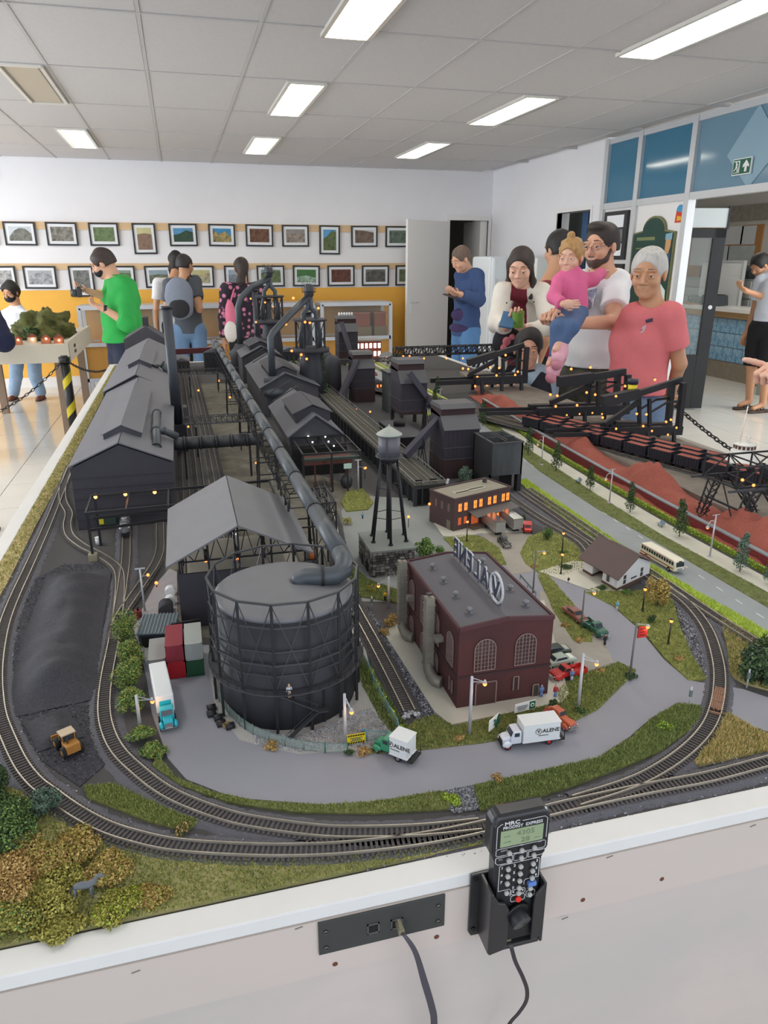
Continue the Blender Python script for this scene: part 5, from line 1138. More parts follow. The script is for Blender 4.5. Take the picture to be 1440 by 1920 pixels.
# ---- coal washers with inclined conveyors ----
M_washer=mat('washer_plum',(54,50,58),.75,var=(18,.12));M_wred=mat('washer_red',(58,38,40),.8,var=(18,.2));M_wroof=mat('washer_roof',(84,84,88),.6)
def washer(lab,x0,x1,y0,y1,H,conv=None,tl=True,legs=0.0):
 t=thing('coal_tower',lab,'tower',((x0+x1)/2,(y0+y1)/2,T));h1=H*.68;h2=H*.85;ins=.012
 if legs:
  for x in (x0+.006,x1-.006):
   for y in (y0+.006,y1-.006): MB().beam((x,y,T),(x,y,T+legs),.012).bd('leg',M_sl,t)
 MB().span((x0,y0,T+legs),(x1,y1,T+H*.28)).bd('base_storey',M_wred,t);
 MB().span((x0,y0,T+H*.28),(x1,y1,T+h1)).bd('tower_body',M_washer,t)
 for f in (.28,.44): MB().span((x0-.001,y0-.001,T+H*f),(x1+.001,y1+.001,T+H*f+.0012)).bd('joint_line',mat('joint_grey',(90,88,94),.6),t)
 MB().ext([(y0,h1),(y1,h1),(y1,h2+.01),(y0+.035,h2)],(x0,0,T),(0,1,0),(0,0,1),(x1-x0,0,0)).bd('shoulder',M_washer,t)
 MB().slab((x0-.002,y0-.004,T+h1),(x1+.002,y0-.004,T+h1),(x1+.002,y0+.036,T+h2),(x0-.002,y0+.036,T+h2),-.003).bd('shoulder_roof',M_wroof,t)
 MB().span((x0+.0,y0+.033,T+h2-.004),(x1-.003,y1-.005,T+H*.955)).bd('penthouse',M_wred,t)
 MB().ext([(y0+.028,H*.945),(y1,H*.945),(y1-.01,H),(y0+.045,H)],(x0-.001,0,T),(0,1,0),(0,0,1),(x1-x0,0,0)).bd('penthouse_roof',M_wroof,t)
 for k in range(1,8): x=x0+(x1-x0)*k/8;MB().span((x-.0005,y0-.0008,T+H*.28),(x+.0005,y0,T+h1)).bd('seam',M_rib,t)
 for k in range(1,7): y=y0+(y1-y0)*k/7;MB().span((x0-.0008,y-.0007,T+legs),(x0,y+.0007,T+h1)).bd('seam',mat('seam_light',(78,76,84),.7),t)
 if conv:
  a,b=conv;m=MB().beam(a,b,.022,.020);m.bd('conveyor_gallery',mat('conveyor_dark',(64,62,74),.7),t)
  c=Vc(a).lerp(Vc(b),.45);m=MB()
  for s in (-.012,.012): m.beam((c.x-.012,c.y+s,T),(c.x,c.y+s,c.z),.0025).beam((c.x+.02,c.y+s,T),(c.x,c.y+s,c.z),.0025)
  for z in (.3,.6): m.beam((c.x-.01,c.y-.012,T+z*(c.z-T)),(c.x+.012,c.y+.012,T+z*(c.z-T)),.0015)
  m.bd('conveyor_trestle',M_sl,t)
 return t
washer('nearest tall dark coal tower with slanted gallery behind the small office',.712,.822,1.955,2.085,.218,((.60,1.98,T+.075),(.73,2.03,T+.178)))
washer('second dark coal tower with gallery sloping to the right',.775,.880,2.62,2.76,.262,((.925,2.60,T+.06),(.80,2.60,T+.225)),legs=.06)
washer('third dark coal tower left of the second, by the long ore bins',.735,.83,3.22,3.35,.225,((.64,3.1,T+.05),(.75,3.23,T+.19)))
washer('farthest dark coal tower before the wall showcases',.93,1.05,4.50,4.62,.29,((.98,4.42,T+.1),(.94,4.47,T+.26)))
MB_=MB()
t=thing('steam_whistles','row of tiny white figures on the farthest coal tower roof','vents',(.99,4.55,T+.29))
for k in range(6): MB().ball((.945+.016*k,4.55,T+.29+.012),.007,8,6,sc=(1,1,1.6)).bd('vent',M_white,t)
# ---- twin silo ----
t=thing('coal_silo','grey weathered open-topped square silo tower right of the nearest coal tower','silo',(.86,1.85,T))
M_silo=mat('silo_concrete',(86,90,92),.8,var=(10,.45),col2=(40,40,42),stretch=(1,1,.25));M_silod=mat('silo_dark',(44,44,48),.8,var=(10,.3),stretch=(1,1,.25))
x0,x1,y0,y1,H=.795,.885,1.79,1.93,.145;
MB().span((x0,y0,T+.052),(x1,y0+.005,T+H)).bd('concrete_wall',M_silo,t);MB().span((x1-.005,y0,T+.052),(x1,y1,T+H)).bd('concrete_wall',M_silo,t);MB().span((x0,y1-.005,T),(x1,y1,T+H)).bd('concrete_wall',M_silo,t)
MB().span((x0,y0+.005,T),(x0+.005,y1,T+H)).bd('dark_wall',M_silod,t)
for a_,b_ in (((x0,y0,T),(x0+.022,y0+.02,T+.052)),((x1-.012,y0,T),(x1,y0+.02,T+.052)),((x1-.012,y1-.02,T),(x1,y1,T+.052))): MB().span(a_,b_).bd('corner_pier',M_silod,t)
MB().span((x0+.005,y0+.005,T+.052),(x1-.005,y1-.005,T+.11)).bd('hopper_floor',M_silod,t)
MB().span((x0+.03,y0+.03,T),(x1-.015,y1-.01,T+.05)).bd('inner_void',mat('void_black',(0,0,0)),t)
m=MB().beam((x0,y0+.06,T+H+.002),(x1,y0+.06,T+H+.002),.002).beam((x0+.04,y0,T+H+.002),(x0+.04,y0+.1,T+H+.002),.002).beam((x0+.05,y0+.02,T+H+.002),(x0+.05,y0+.1,T+H+.002),.002);m.span((x0-.002,y0-.002,T+H-.003),(x1+.002,y0+.003,T+H+.001)).span((x0-.002,y0,T+H-.003),(x0+.003,y1,T+H+.001)).span((x1-.003,y0,T+H-.003),(x1+.002,y1,T+H+.001));m.bd('top_rim',M_st2,t)
t=thing('coal_silo','farther dark square silo with bright tank between two coal towers','silo',(.70,3.0,T));MB().span((.82,2.95,T),(.90,3.06,T+.17)).bd('silo_block',M_silo,t);MB().span((.815,2.945,T+.165),(.905,3.065,T+.173)).bd('top_rim',M_st2,t)
t=thing('loading_dock','low black loading dock with round tank before the second coal tower','dock',(.72,2.5,T));MB().span((.685,2.32,T),(.775,2.60,T+.045)).bd('block',mat('void_black',(0,0,0)),t);MB().span((.683,2.318,T+.045),(.777,2.602,T+.048)).bd('deck',M_mill2,t);MB().cyl((.735,2.50,T+.048),(.735,2.50,T+.072),.022,n=18).bd('round_tank',M_sl,t)
# ---- water tower on stone pump house ----
t=thing('pump_house','stone block pump house carrying the water tower','building',(.385,1.38,T));x0,x1,y0,y1,H=.334,.424,1.325,1.435,.056
MB().span((x0,y0,T),(x1,y1,T+H)).bd('core',mat('pump_core',(70,68,66),.9),t)
MB().span((x0-.003,y0-.003,T+H),(x1+.003,y1+.003,T+H+.004)).bd('roof_slab',mat('slab_grey',(128,134,130),.8,var=(20,.1)),t)
M_st=[mat('wall_stone_%d'%i,c,.9) for i,c in enumerate(((108,104,100),(84,80,78),(132,128,122),(64,62,62)))]
stm=[boxmesh('stone',(1,1,1),m_) for m_ in M_st]
rs=random.Random(4)
for face in (0,1):
 L=(x1-x0) if face==0 else (y1-y0);nr=9
 for r in range(nr):
  u=0
  while u<L-.002:
   w=min(rs.uniform(.006,.012),L-u);z=T+H*(r+.5)/nr;hh=H/nr*.82
   if face==0: loc=(x0+u+w/2,y0-.0008,z);sc=(w*.86,.003+rs.uniform(0,.0015),hh)
   else: loc=(x0-.0008,y0+u+w/2,z);sc=(.003+rs.uniform(0,.0015),w*.86,hh)
   piece(rs.choice(stm),'stone',t,loc,(0,0,0),sc);u+=w
MB().ext([(-.007,0),(.007,0),(.007,.022),(0,.030),(-.007,.022)],(x0-.0035,y0+.035,T),(0,1,0),(0,0,1),(.003,0,0)).ext([(-.007,0),(.007,0),(.007,.022),(0,.030),(-.007,.022)],(x0-.0035,y0+.075,T),(0,1,0),(0,0,1),(.003,0,0)).bd('arched_opening',mat('void_black',(0,0,0)),t)
t=thing('water_tower','grey water tower with conical roof on six legs','water tower',(.386,1.385,T+.06));cx,cy=.386,1.385
zb=T+.240;zt_=T+.287
MB().lathe((cx,cy,0),[(.004,zb-.017),(.014,zb-.013),(.0205,zb-.005),(.0215,zb)],20).bd('tank_bottom',M_sl,t)
MB().cyl((cx,cy,zb),(cx,cy,zt_),.0225,n=28).bd('tank',mat('tower_grey',(98,98,104),.5,var=(20,.12)),t)
MB().lathe((cx,cy,0),[(.0265,zt_-.001),(.0262,zt_+.001),(.001,zt_+.017)],28).ball((cx,cy,zt_+.018),.002).bd('roof',mat('tower_roof',(160,166,158),.5),t)
m=MB().lathe((cx,cy,0),[(.0225,zb+.001),(.0285,zb+.001),(.0285,zb+.0025),(.0225,zb+.0025)],28);m.bd('balcony',M_st2,t)
m=MB()
for k in range(20):
 a=2*math.pi*k/20;b=a+2*math.pi/20;P1=lambda a,z:(cx+.028*math.cos(a),cy+.028*math.sin(a),z);m.beam(P1(a,zb+.002),P1(a,zb+.011),.0006).beam(P1(a,zb+.011),P1(b,zb+.011),.0007)
m.bd('railing',M_st2,t)
MB().beam((cx-.011,cy-.0205,zb),(cx-.011,cy-.0205,zt_),.0035,.002).bd('ladder_duct',M_st2,t)
for k in range(6):
 a=2*math.pi*k/6+.35;p=(cx+.040*math.cos(a),cy+.040*math.sin(a),T+.0605);q=(cx+.018*math.cos(a),cy+.018*math.sin(a),zb);MB().cyl(p,q,.0028,.0022,n=8).cyl(p,(p[0],p[1],p[2]+.003),.005,n=8).bd('leg',M_sl,t)
MB().cyl((cx,cy,T+.0605),(cx,cy,zb-.01),.0038,n=10).bd('riser_pipe',M_sl,t)
m=MB()
for f in (.3,.65):
 for k in range(6):
  a=2*math.pi*k/6+.35;b=a+math.pi/3;r=.040-.022*f;z=T+.06+(zb-T-.06)*f;m.beam((cx+r*math.cos(a),cy+r*math.sin(a),z),(cx+r*math.cos(b),cy+r*math.sin(b),z),.0012)
m.bd('brace',M_sl,t)
# ---- brick power hall ----
M_brick=mat('hall_brick',(84,44,43),.85,var=(10,.22),bump=(500,.3,.0004),col2=(60,34,36));M_bdark=mat('hall_brick_dark',(58,38,42),.85);M_hroof=mat('hall_roof',(98,96,102),.75,var=(12,.08))
t=thing('brick_hall','large dark red brick hall with arched windows and roof sign','building',(.41,.96,T))
x0,x1,y0,y1,H,HA=.337,.482,.842,1.092,.131,.139;xm=(x0+x1)/2
MB().ext([(x0,0),(x1,0),(x1,H),(xm,HA),(x0,H)],(0,y0,T),(1,0,0),(0,0,1),(0,y1-y0,0)).bd('walls',M_brick,t)
gable(t,x0+.003,x1-.003,xm,y0+.003,y1-.003,H+.0015,HA+.0015,M_hroof,th=.001)
par=MB();r=.0022
for a,b in (((x0,y0,H),(xm,y0,HA)),((xm,y0,HA),(x1,y0,H)),((x0,y1,H),(xm,y1,HA)),((xm,y1,HA),(x1,y1,H)),((x0,y0,H),(x0,y1,H)),((x1,y0,H),(x1,y1,H))): par.beam((a[0],a[1],T+a[2]+.0015),(b[0],b[1],T+b[2]+.0015),.004,.006)
par.bd('parapet',mat('parapet_red',(78,46,50),.8),t)
MB().span((x0-.0015,y0-.0015,T+.054),(x1+.0015,y1,T+.0575)).span((x0-.0012,y0-.0012,T),(x1+.0012,y1,T+.004)).bd('string_course',M_bdark,t)
def arch(w,h,n=10): return [(-w/2,0),(w/2,0),(w/2,h-w/2)]+[(w/2*math.cos(math.pi*k/n),h-w/2+w/2*math.sin(math.pi*k/n)) for k in range(1,n)]+[(-w/2,h-w/2)]
M_pane=mat('model_window',(70,52,52),.25);M_mul=mat('window_frame_pale',(136,116,112),.6)
def archwin(face,u,z,w,h,full=True):
 if face==0: O=(u,y0-.0012,T+z);U=(1,0,0);W=(0,.001,0);N=Vc((0,-1,0))
 else: O=(x0-.0012,u,T+z);U=(0,1,0);W=(.001,0,0);N=Vc((-1,0,0))
 o=MB().ext(arch(w,h),O,U,(0,0,1),W).bd('arched_window',M_pane,t)
 m=MB();Uv=Vc(U);Ov=Vc(O)+N*.0006
 A=arch(w,h,14)
 for i in range(len(A)): a=A[i];b=A[(i+1)%len(A)];m.beam(Ov+Uv*a[0]+Vc((0,0,a[1])),Ov+Uv*b[0]+Vc((0,0,b[1])),.0012)
 n=6
 for k in range(1,n):
  xx=-w/2+w*k/n;hh=h-w/2+math.sqrt(max(0,(w/2)**2-xx*xx));m.beam(Ov+Uv*xx,Ov+Uv*xx+Vc((0,0,hh)),.0008 if k not in(2,4) else .0012,.0006)
 nz=int(h/.0058)
 for k in range(1,nz):
  zz=h*k/nz;ww=w/2 if zz<h-w/2 else math.sqrt(max(0,(w/2)**2-(zz-h+w/2)**2));m.beam(Ov-Uv*ww+Vc((0,0,zz)),Ov+Uv*ww+Vc((0,0,zz)),.0006)
 m.bd('mullions',M_mul,o)
archwin(0,x0+.040,.063,.032,.050);archwin(0,x0+.103,.063,.032,.050)
for k in range(4): archwin(1,y0+.03+.062*k,.063,.026,.050)
for k in range(4): archwin(1,y0+.03+.062*k,.012,.022,.034) if k!=0 else None
def rec(face,u,z,w,h,mt=M_pane,fr=True):
 a=MB()
 if face==0: a.span((u-w/2,y0-.0016,T+z),(u+w/2,y0-.0002,T+z+h))
 else: a.span((x0-.0016,u-w/2,T+z),(x0-.0002,u+w/2,T+z+h))
 o=a.bd('window' if fr else 'door_leaf',mt,t);b=MB()
 if face==0:
  for xx in (u-w/2,u+w/2): b.span((xx-.0008,y0-.0026,T+z),(xx+.0008,y0-.0012,T+z+h))
  b.span((u-w/2,y0-.0026,T+z+h),(u+w/2,y0-.0012,T+z+h+.0012))
 else:
  for xx in (u-w/2,u+w/2): b.span((x0-.0026,xx-.0008,T+z),(x0-.0012,xx+.0008,T+z+h))
 b.bd('frame',M_mul,o)
rec(0,x0+.044,.004,.032,.038,mat('hall_door',(70,44,40),.7),False);rec(0,x0+.091,.022,.008,.022);rec(0,x0+.124,.004,.009,.021,M_dark,False);rec(1,y0+.022,.02,.012,.022)
M_duct=mat('hall_duct',(150,146,134),.5,.3,var=(60,.15))
for k,(yy,lab) in enumerate(((y0+.092,'near'),(y0+.235,'far'))):
 d=MB()
 for i in range(9): d.box((x0-.0135,yy,T+.028+.0128*i+.006),(.0135,.0135,.0118))
 for i in range(9): d.box((x0-.0135,yy,T+.028+.0128*i),(.0152,.0152,.0016))
 d.bd('square_duct',M_duct,t)
 MB().box((x0-.0135,yy,T+.147),(.008,.008,.002)).bd('duct_opening',M_black,t)
 d=MB().tube([(x0-.0135,yy,T+.030),(x0-.0135,yy-.004,T+.021),(x0-.0125,yy-.014,T+.015),(x0-.010,yy-.026,T+.013),(x0-.002,yy-.034,T+.013)],[.0082,.0086,.0090,.0092,.0092],8);d.bd('duct_elbow',M_duct,t)
 MB().span((x0-.012,yy-.03,T+.08),(x0,yy-.018,T+.088)).bd('bracket_duct',M_duct,t)
for (x,y) in [(x0+.028,y0+.035+.055*k) for k in range(4)]+[(x1-.028,y0+.035+.055*k) for k in range(4)]:
 z=T+H+(HA-H)*(1-abs(x-xm)/((x1-x0)/2))+.001;MB().box((x,y,z+.0015),(.009,.009,.003)).cyl((x,y,z+.003),(x,y,z+.007),.0028,n=8).lathe((x,y,z),[(.003,.006),(.0046,.008),(.0046,.0105),(.0025,.0125)],10).bd('roof_ventilator',mat('ventilator_grey',(120,120,124),.5,.3),t)
M_sign=mat('sign_letter',(56,60,78),.5);M_signe=mat('sign_edge',(190,192,198),.45)
zs=T+HA+.023;sx=xm+.004
bx=MB().beam((sx,y0+.035,zs-.013),(sx,y1-.02,zs-.013),.0012).beam((sx,y0+.075,zs+.014),(sx,y1-.02,zs+.014),.0012)
for y in (y0+.036,y0+.08,y0+.12,y0+.16,y0+.2,y1-.021): bx.beam((sx,y,zs-.020),(sx,y,zs+.014),.0012)
bx.bd('sign_frame',M_st2,t)
def letter(s,y,size,mt,off,nm='sign_letter',xs=1.0,bold=0): return text(nm,s,size,mt,t,(sx+off,y,zs),(math.pi/2,0,math.pi/2),ext=.0012,xs=xs,bold=bold)
for i,ch in enumerate('ALENE'):
 y=y0+.094+.0305*i;letter(ch,y,.044,M_signe,0,'letter_edge',bold=.0014,xs=.95);letter(ch,y,.044,M_sign,-.0010,bold=.0004,xs=.95)
def torusyz(mb,c,R,r,n=28,ry=1.0):
 for i in range(n):
  a=2*math.pi*i/n;b=2*math.pi*(i+1)/n;mb.beam((c[0],c[1]+R*ry*math.cos(a),c[2]+R*math.sin(a)),(c[0],c[1]+R*ry*math.cos(b),c[2]+R*math.sin(b)),r,r)
 return mb
torusyz(MB(),(sx,y0+.052,zs+.002),.0225,.0030).bd('logo_ring',M_signe,t);letter('V',y0+.052,.044,M_signe,0,'letter_edge',bold=.0014);letter('V',y0+.052,.044,M_sign,-.0010,bold=.0004)
# ---- small office ----
def local(o,U): U=Vc((U[0],U[1],0)).normalized();return Vc((o[0],o[1],T)),U,Vc((-U.y,U.x,0))
O,U,V=local((.586,1.527),(.191,.067));LW=.182;LD=.094;HH=.082
t=thing('office_building','small dark brown office with glowing orange windows and dock awning','building',tuple(O))
def wb(mb,u0,u1,v0,v1,z0,z1):
 o=len(mb.v)
 for z in (z0,z1):
  for u,v in ((u0,v0),(u1,v0),(u1,v1),(u0,v1)): mb.v.append(tuple(O+U*u+V*v+Vc((0,0,z))))
 for f in ((0,3,2,1),(4,5,6,7),(0,1,5,4),(1,2,6,5),(2,3,7,6),(3,0,4,7)): mb.face(f,o)
 return mb
M_off1=mat('office_brown',(84,66,66),.8,var=(20,.12));M_glow=mat('lit_window',(255,136,60),.5,emit=1.3);M_glowd=mat('dim_lit_window',(190,90,50),.5,emit=.5)
wb(MB(),0,LW,0,LD,0,HH).bd('walls',M_off1,t);m=MB();wb(m,-.002,LW+.002,-.002,.002,HH,HH+.005);wb(m,-.002,LW+.002,LD-.002,LD+.002,HH,HH+.005);wb(m,-.002,.002,0,LD,HH,HH+.005);wb(m,LW-.002,LW+.002,0,LD,HH,HH+.005);m.bd('parapet',M_off1,t)
wb(MB(),.002,LW-.002,.002,LD-.002,HH,HH+.002).bd('flat_roof',mat('office_roof',(150,144,128),.8,var=(12,.1)),t)
m=MB();wb(m,.03,.13,.03,.05,HH+.002,HH+.003);m.bd('roof_sign_board',mat('roof_sign_board',(168,162,146),.7),t)
m=MB();wb(m,.035,.075,.034,.038,HH+.003,HH+.004);wb(m,.08,.125,.038,.042,HH+.003,HH+.004);m.bd('roof_sign_text',M_dark,t)
m=MB();wb(m,LW-.03,LW-.022,LD-.03,LD-.022,HH+.002,HH+.012);m.bd('vent_pipe',M_st2,t)
for i,u in enumerate((.018,.036,.066,.084,.112,.130,.158,.173)):
 o=wb(MB(),u-.0045,u+.0045,-.0008,.001,.052,.071).bd('upper_window',M_glow,t);m=MB();wb(m,u-.0004,u+.0004,-.0014,0,.052,.071);wb(m,u-.0045,u+.0045,-.0014,0,.061,.0618);wb(m,u-.0052,u+.0052,-.0014,0,.050,.052);m.bd('muntin',mat('window_rust',(120,64,44),.6),o)
for i,u in enumerate((.018,.036)): wb(MB(),u-.0045,u+.0045,-.0008,.001,.018,.036).bd('lower_window',M_glowd,t)
for v in (.02,.045,.068):
 wb(MB(),-.0008,.001,v-.004,v+.004,.050,.069).bd('side_window',mat('unlit_window',(120,100,96),.3),t)
wb(MB(),-.001,.001,.012,.026,0,.028).bd('side_door',mat('office_door',(120,112,100),.6),t)
for u,w,m_ in ((.066,.022,M_glowd),(.100,.012,M_glow),(.122,.012,M_glowd),(.152,.026,M_glow)): wb(MB(),u-w/2,u+w/2,-.0008,.001,.012,.036).bd('dock_door',m_,t)
a=O+U*.045+Vc((0,0,.045));b=O+U*(LW+.006)+Vc((0,0,.045));f=-V*.03+Vc((0,0,-.007))
MB().slab(a,b,b+f,a+f,.0015).bd('awning',mat('awning_grey',(98,98,96),.6),t)
m=MB();wb(m,.045,LW,-.022,0,0,.012);m.bd('loading_dock',mat('dock_brown',(110,96,84),.8),t)
p=O+U*-.004+V*.09+Vc((0,0,.05));lbulb(t,tuple(p),.0035);pp=py(1003,0,1) if False else None
# ---- station house ----
O,U,V=local(g(1155,1112),(.109,.052));LW=.100
A_=Vc((*g(1093,1075),T));LD=(A_-O).length;V=(A_-O).normalized()
t=thing('station_house','white station house with long brown gable roof by the street','building',tuple(O))
M_wsd=mat('station_white',(222,222,222),.6);M_brn=mat('station_base',(92,70,62),.8);M_sroof=mat('station_roof',(96,80,78),.8,var=(20,.1))
U=Vc((*g(1216,1083),T))-O;LW=U.length;U.normalize()
wb(MB(),0,LW,0,LD*.42,.010,.036).bd('walls',M_wsd,t);wb(MB(),0,LW,LD*.72,LD,.010,.036).bd('far_walls',M_wsd,t);wb(MB(),LW*.35,LW,LD*.42,LD*.72,.0,.036).bd('recess_wall',mat('recess_orange',(196,122,40),.6),t)
m=MB();wb(m,-.001,LW+.001,-.001,LD*.42+.001,0,.010);wb(m,-.001,LW+.001,LD*.72,LD+.001,0,.010);m.bd('base_course',M_brn,t)
def P3(u,v,z): return O+U*u+V*v+Vc((0,0,z))
o=len((m:=MB()).v);m.ext([(0,.036),(LW,.036),(LW/2,.062)],O,U,(0,0,1),V*.004);m.ext([(0,.036),(LW,.036),(LW/2,.062)],O+V*(LD-.004),U,(0,0,1),V*.004);m.bd('gable_wall',M_wsd,t)
e=.010
MB().slab(P3(-e,-e,.033),P3(LW/2,-e,.0655),P3(LW/2,LD+e,.0655),P3(-e,LD+e,.033),-.002).bd('roof_slope',M_sroof,t)
MB().slab(P3(LW/2,-e,.0655),P3(LW+e,-e,.033),P3(LW+e,LD+e,.033),P3(LW/2,LD+e,.0655),-.002).bd('roof_slope',M_sroof,t)
M_swin=mat('station_window',(70,66,72),.3)
for u in (LW*.22,LW*.74):
 for zz in (.013,.023): wb(MB(),u-.004,u+.004,-.0010,.001,zz,zz+.008).bd('window',M_swin,t)
m=MB()
for k in range(5): wb(m,LW*.42+.004*k,LW*.42+.003+.004*k,-.0008,.001,.016,.019)
m.bd('station_lettering',M_swin,t)
for v in (LD*.12,LD*.26): wb(MB(),-.0010,.001,v-.004,v+.004,.014,.030).bd('window',M_swin if v>LD*.2 else mat('pale_blind',(226,230,238),.6),t)
# ---- corrugated hut, red shed parts, tanks near containers ----
a=Vc((*g(262,1215),T));b=Vc((*g(328,1212),T));O=a;U=(b-a).normalized();V=Vc((-U.y,U.x,0));LW=(b-a).length
t=thing('corrugated_hut','low dark hut with ribbed blue-grey roof above the containers','hut',tuple(a))
wb(MB(),0,LW,0,.05,0,.026).bd('walls',mat('hut_wall',(44,52,60),.7),t);m=MB().slab(P3(-.002,-.004,.026),P3(LW+.002,-.004,.026),P3(LW+.002,.05,.036),P3(-.002,.05,.036),-.002);m.bd('roof',mat('hut_roof',(96,110,118),.5,.3),t)
for k in range(11): p=P3(LW*k/10,-.004,.0288);q=P3(LW*k/10,.05,.0388);MB().beam(p,q,.0012).bd('roof_rib',mat('hut_rib',(140,152,160),.5,.3),t)
wb(MB(),LW*.08,LW*.42,-.001,.001,0,.020).bd('opening',mat('void_black',(0,0,0)),t)
t=thing('unloading_frame','black frame hoist between hut and containers','frame',(*g(330,1215),T));p=Vc((*g(326,1215),T));q=Vc((*g(378,1206),T));MB().beam(p+Vc((0,0,.045)),q+Vc((0,0,.045)),.004,.003).bd('top_beam',M_sl,t)
for w in (p,q): MB().beam(w,w+Vc((0,0,.045)),.003).bd('post',M_sl,t)
t=thing('ribbed_tank','grey horizontal ribbed tank behind the corrugated hut','tank',(*g(312,1150),T));c=Vc((*g(312,1150),T+.012));MB().cyl(c-Vc((0,.018,0)),c+Vc((0,.014,0)),.0125,n=18).bd('shell',M_mill2,t);
for k in range(4): MB().cyl(c+Vc((0,-.016+.009*k,0)),c+Vc((0,-.0145+.009*k,0)),.0132,n=18).bd('rib',M_st2,t)
t=thing('white_tanks','two white round tanks against the canopy shed wall','tanks',(*g(320,1120),T))
for k in range(2): c=Vc((*g(320,1135-18*k),T+.010));MB().cyl(c-Vc((0,.008,0)),c+Vc((0,.008,0)),.010,n=16).bd('tank',mat('white_enamel',(226,230,234),.4),t)
t=thing('red_machine','small dark red machine beside the ribbed hut','machine',(*g(262,1160),T));c=Vc((*g(260,1158),T));MB().box((c.x,c.y,T+.008),(.012,.014,.014)).box((c.x-.003,c.y-.012,T+.004),(.008,.008,.008)).bd('body',mat('machine_red',(120,40,44),.6),t);MB().cyl((c.x,c.y,T+.015),(c.x,c.y,T+.022),.002,n=8).bd('exhaust',M_sl,t)
# ---- containers ----
def container(lab,px_,z,col,L=.070,rib=True):
 x,y=g(*px_);t=thing('shipping_container',lab,'container',(x,y,T+z),group=None);mt=mat('container_%d_%d_%d'%col,col,.55,var=(40,.06));w,h=.0265,.0285
 MB().span((x,y,T+z),(x+w,y+L,T+z+h)).bd('box',mt,t);m=MB()
 for k in range(9): m.span((x+.0015+w*k/9.3,y-.0006,T+z+.002),(x+.0028+w*k/9.3,y,T+z+h-.002))
 m.bd('door_ribs',mt,t);m=MB()
 for a in (0,w-.0015): m.span((x+a,y-.001,T+z),(x+a+.0015,y+.0005,T+z+h))
 m.span((x,y-.001,T+z+h-.0015),(x+w,y,T+z+h)).span((x,y-.001,T+z),(x+w,y,T+z+.0015));m.bd('corner_frame',mt,t);return t
container('bright red container at the bottom of the red stack',(317,1277),.0035,(176,24,38));container('dark red container with pink roof on top of the red one',(316,1277),.0322,(136,40,54))
container('green container under the grey one',(352,1273),.0035,(26,78,48));container('light grey ribbed container on top of the green one',(352,1273),.0322,(160,164,160))
container('single grey container left of the red stack, behind the white lorry',(281,1272),.0035,(150,152,150))
# ================= VEHICLES, LAMPS, TREES, CRANES, SMALL THINGS =================
M_tyre=mat('tyre',(30,30,32),.8);M_win=mat('car_glass',(52,60,66),.15);M_chr=mat('chrome',(196,198,200),.2,.9);M_redhub=mat('red_hub',(190,34,44),.5);M_chas=mat('chassis',(34,34,36),.7)
def prof(mb,pts,y0,y1): return mb.ext(pts,(0,y0,0),(1,0,0),(0,0,1),(0,y1-y0,0))
def wheels(t,xs,y,r=.0048,w=.003,hub=None):
 for x in xs:
  for s in (-1,1):
   MB().cyl((x,s*y-w/2,r),(x,s*y+w/2,r),r,n=14).bd('wheel',M_tyre,t);MB().cyl((x,s*(y+w/2)-.0002,r),(x,s*(y+w/2)+.0003,r),r*.5,n=10).bd('hub',hub or M_chr,t)
def veh(name,lab,cat,loc,h,z=.0032): return thing(name,lab,cat,(loc[0],loc[1],T+z),h,world=False)
def head(a,b): a=g(*a);b=g(*b);return math.atan2(b[1]-a[1],b[0]-a[0])
def paint(nm,c): return mat('paint_'+nm,c,.3,coat=.4)
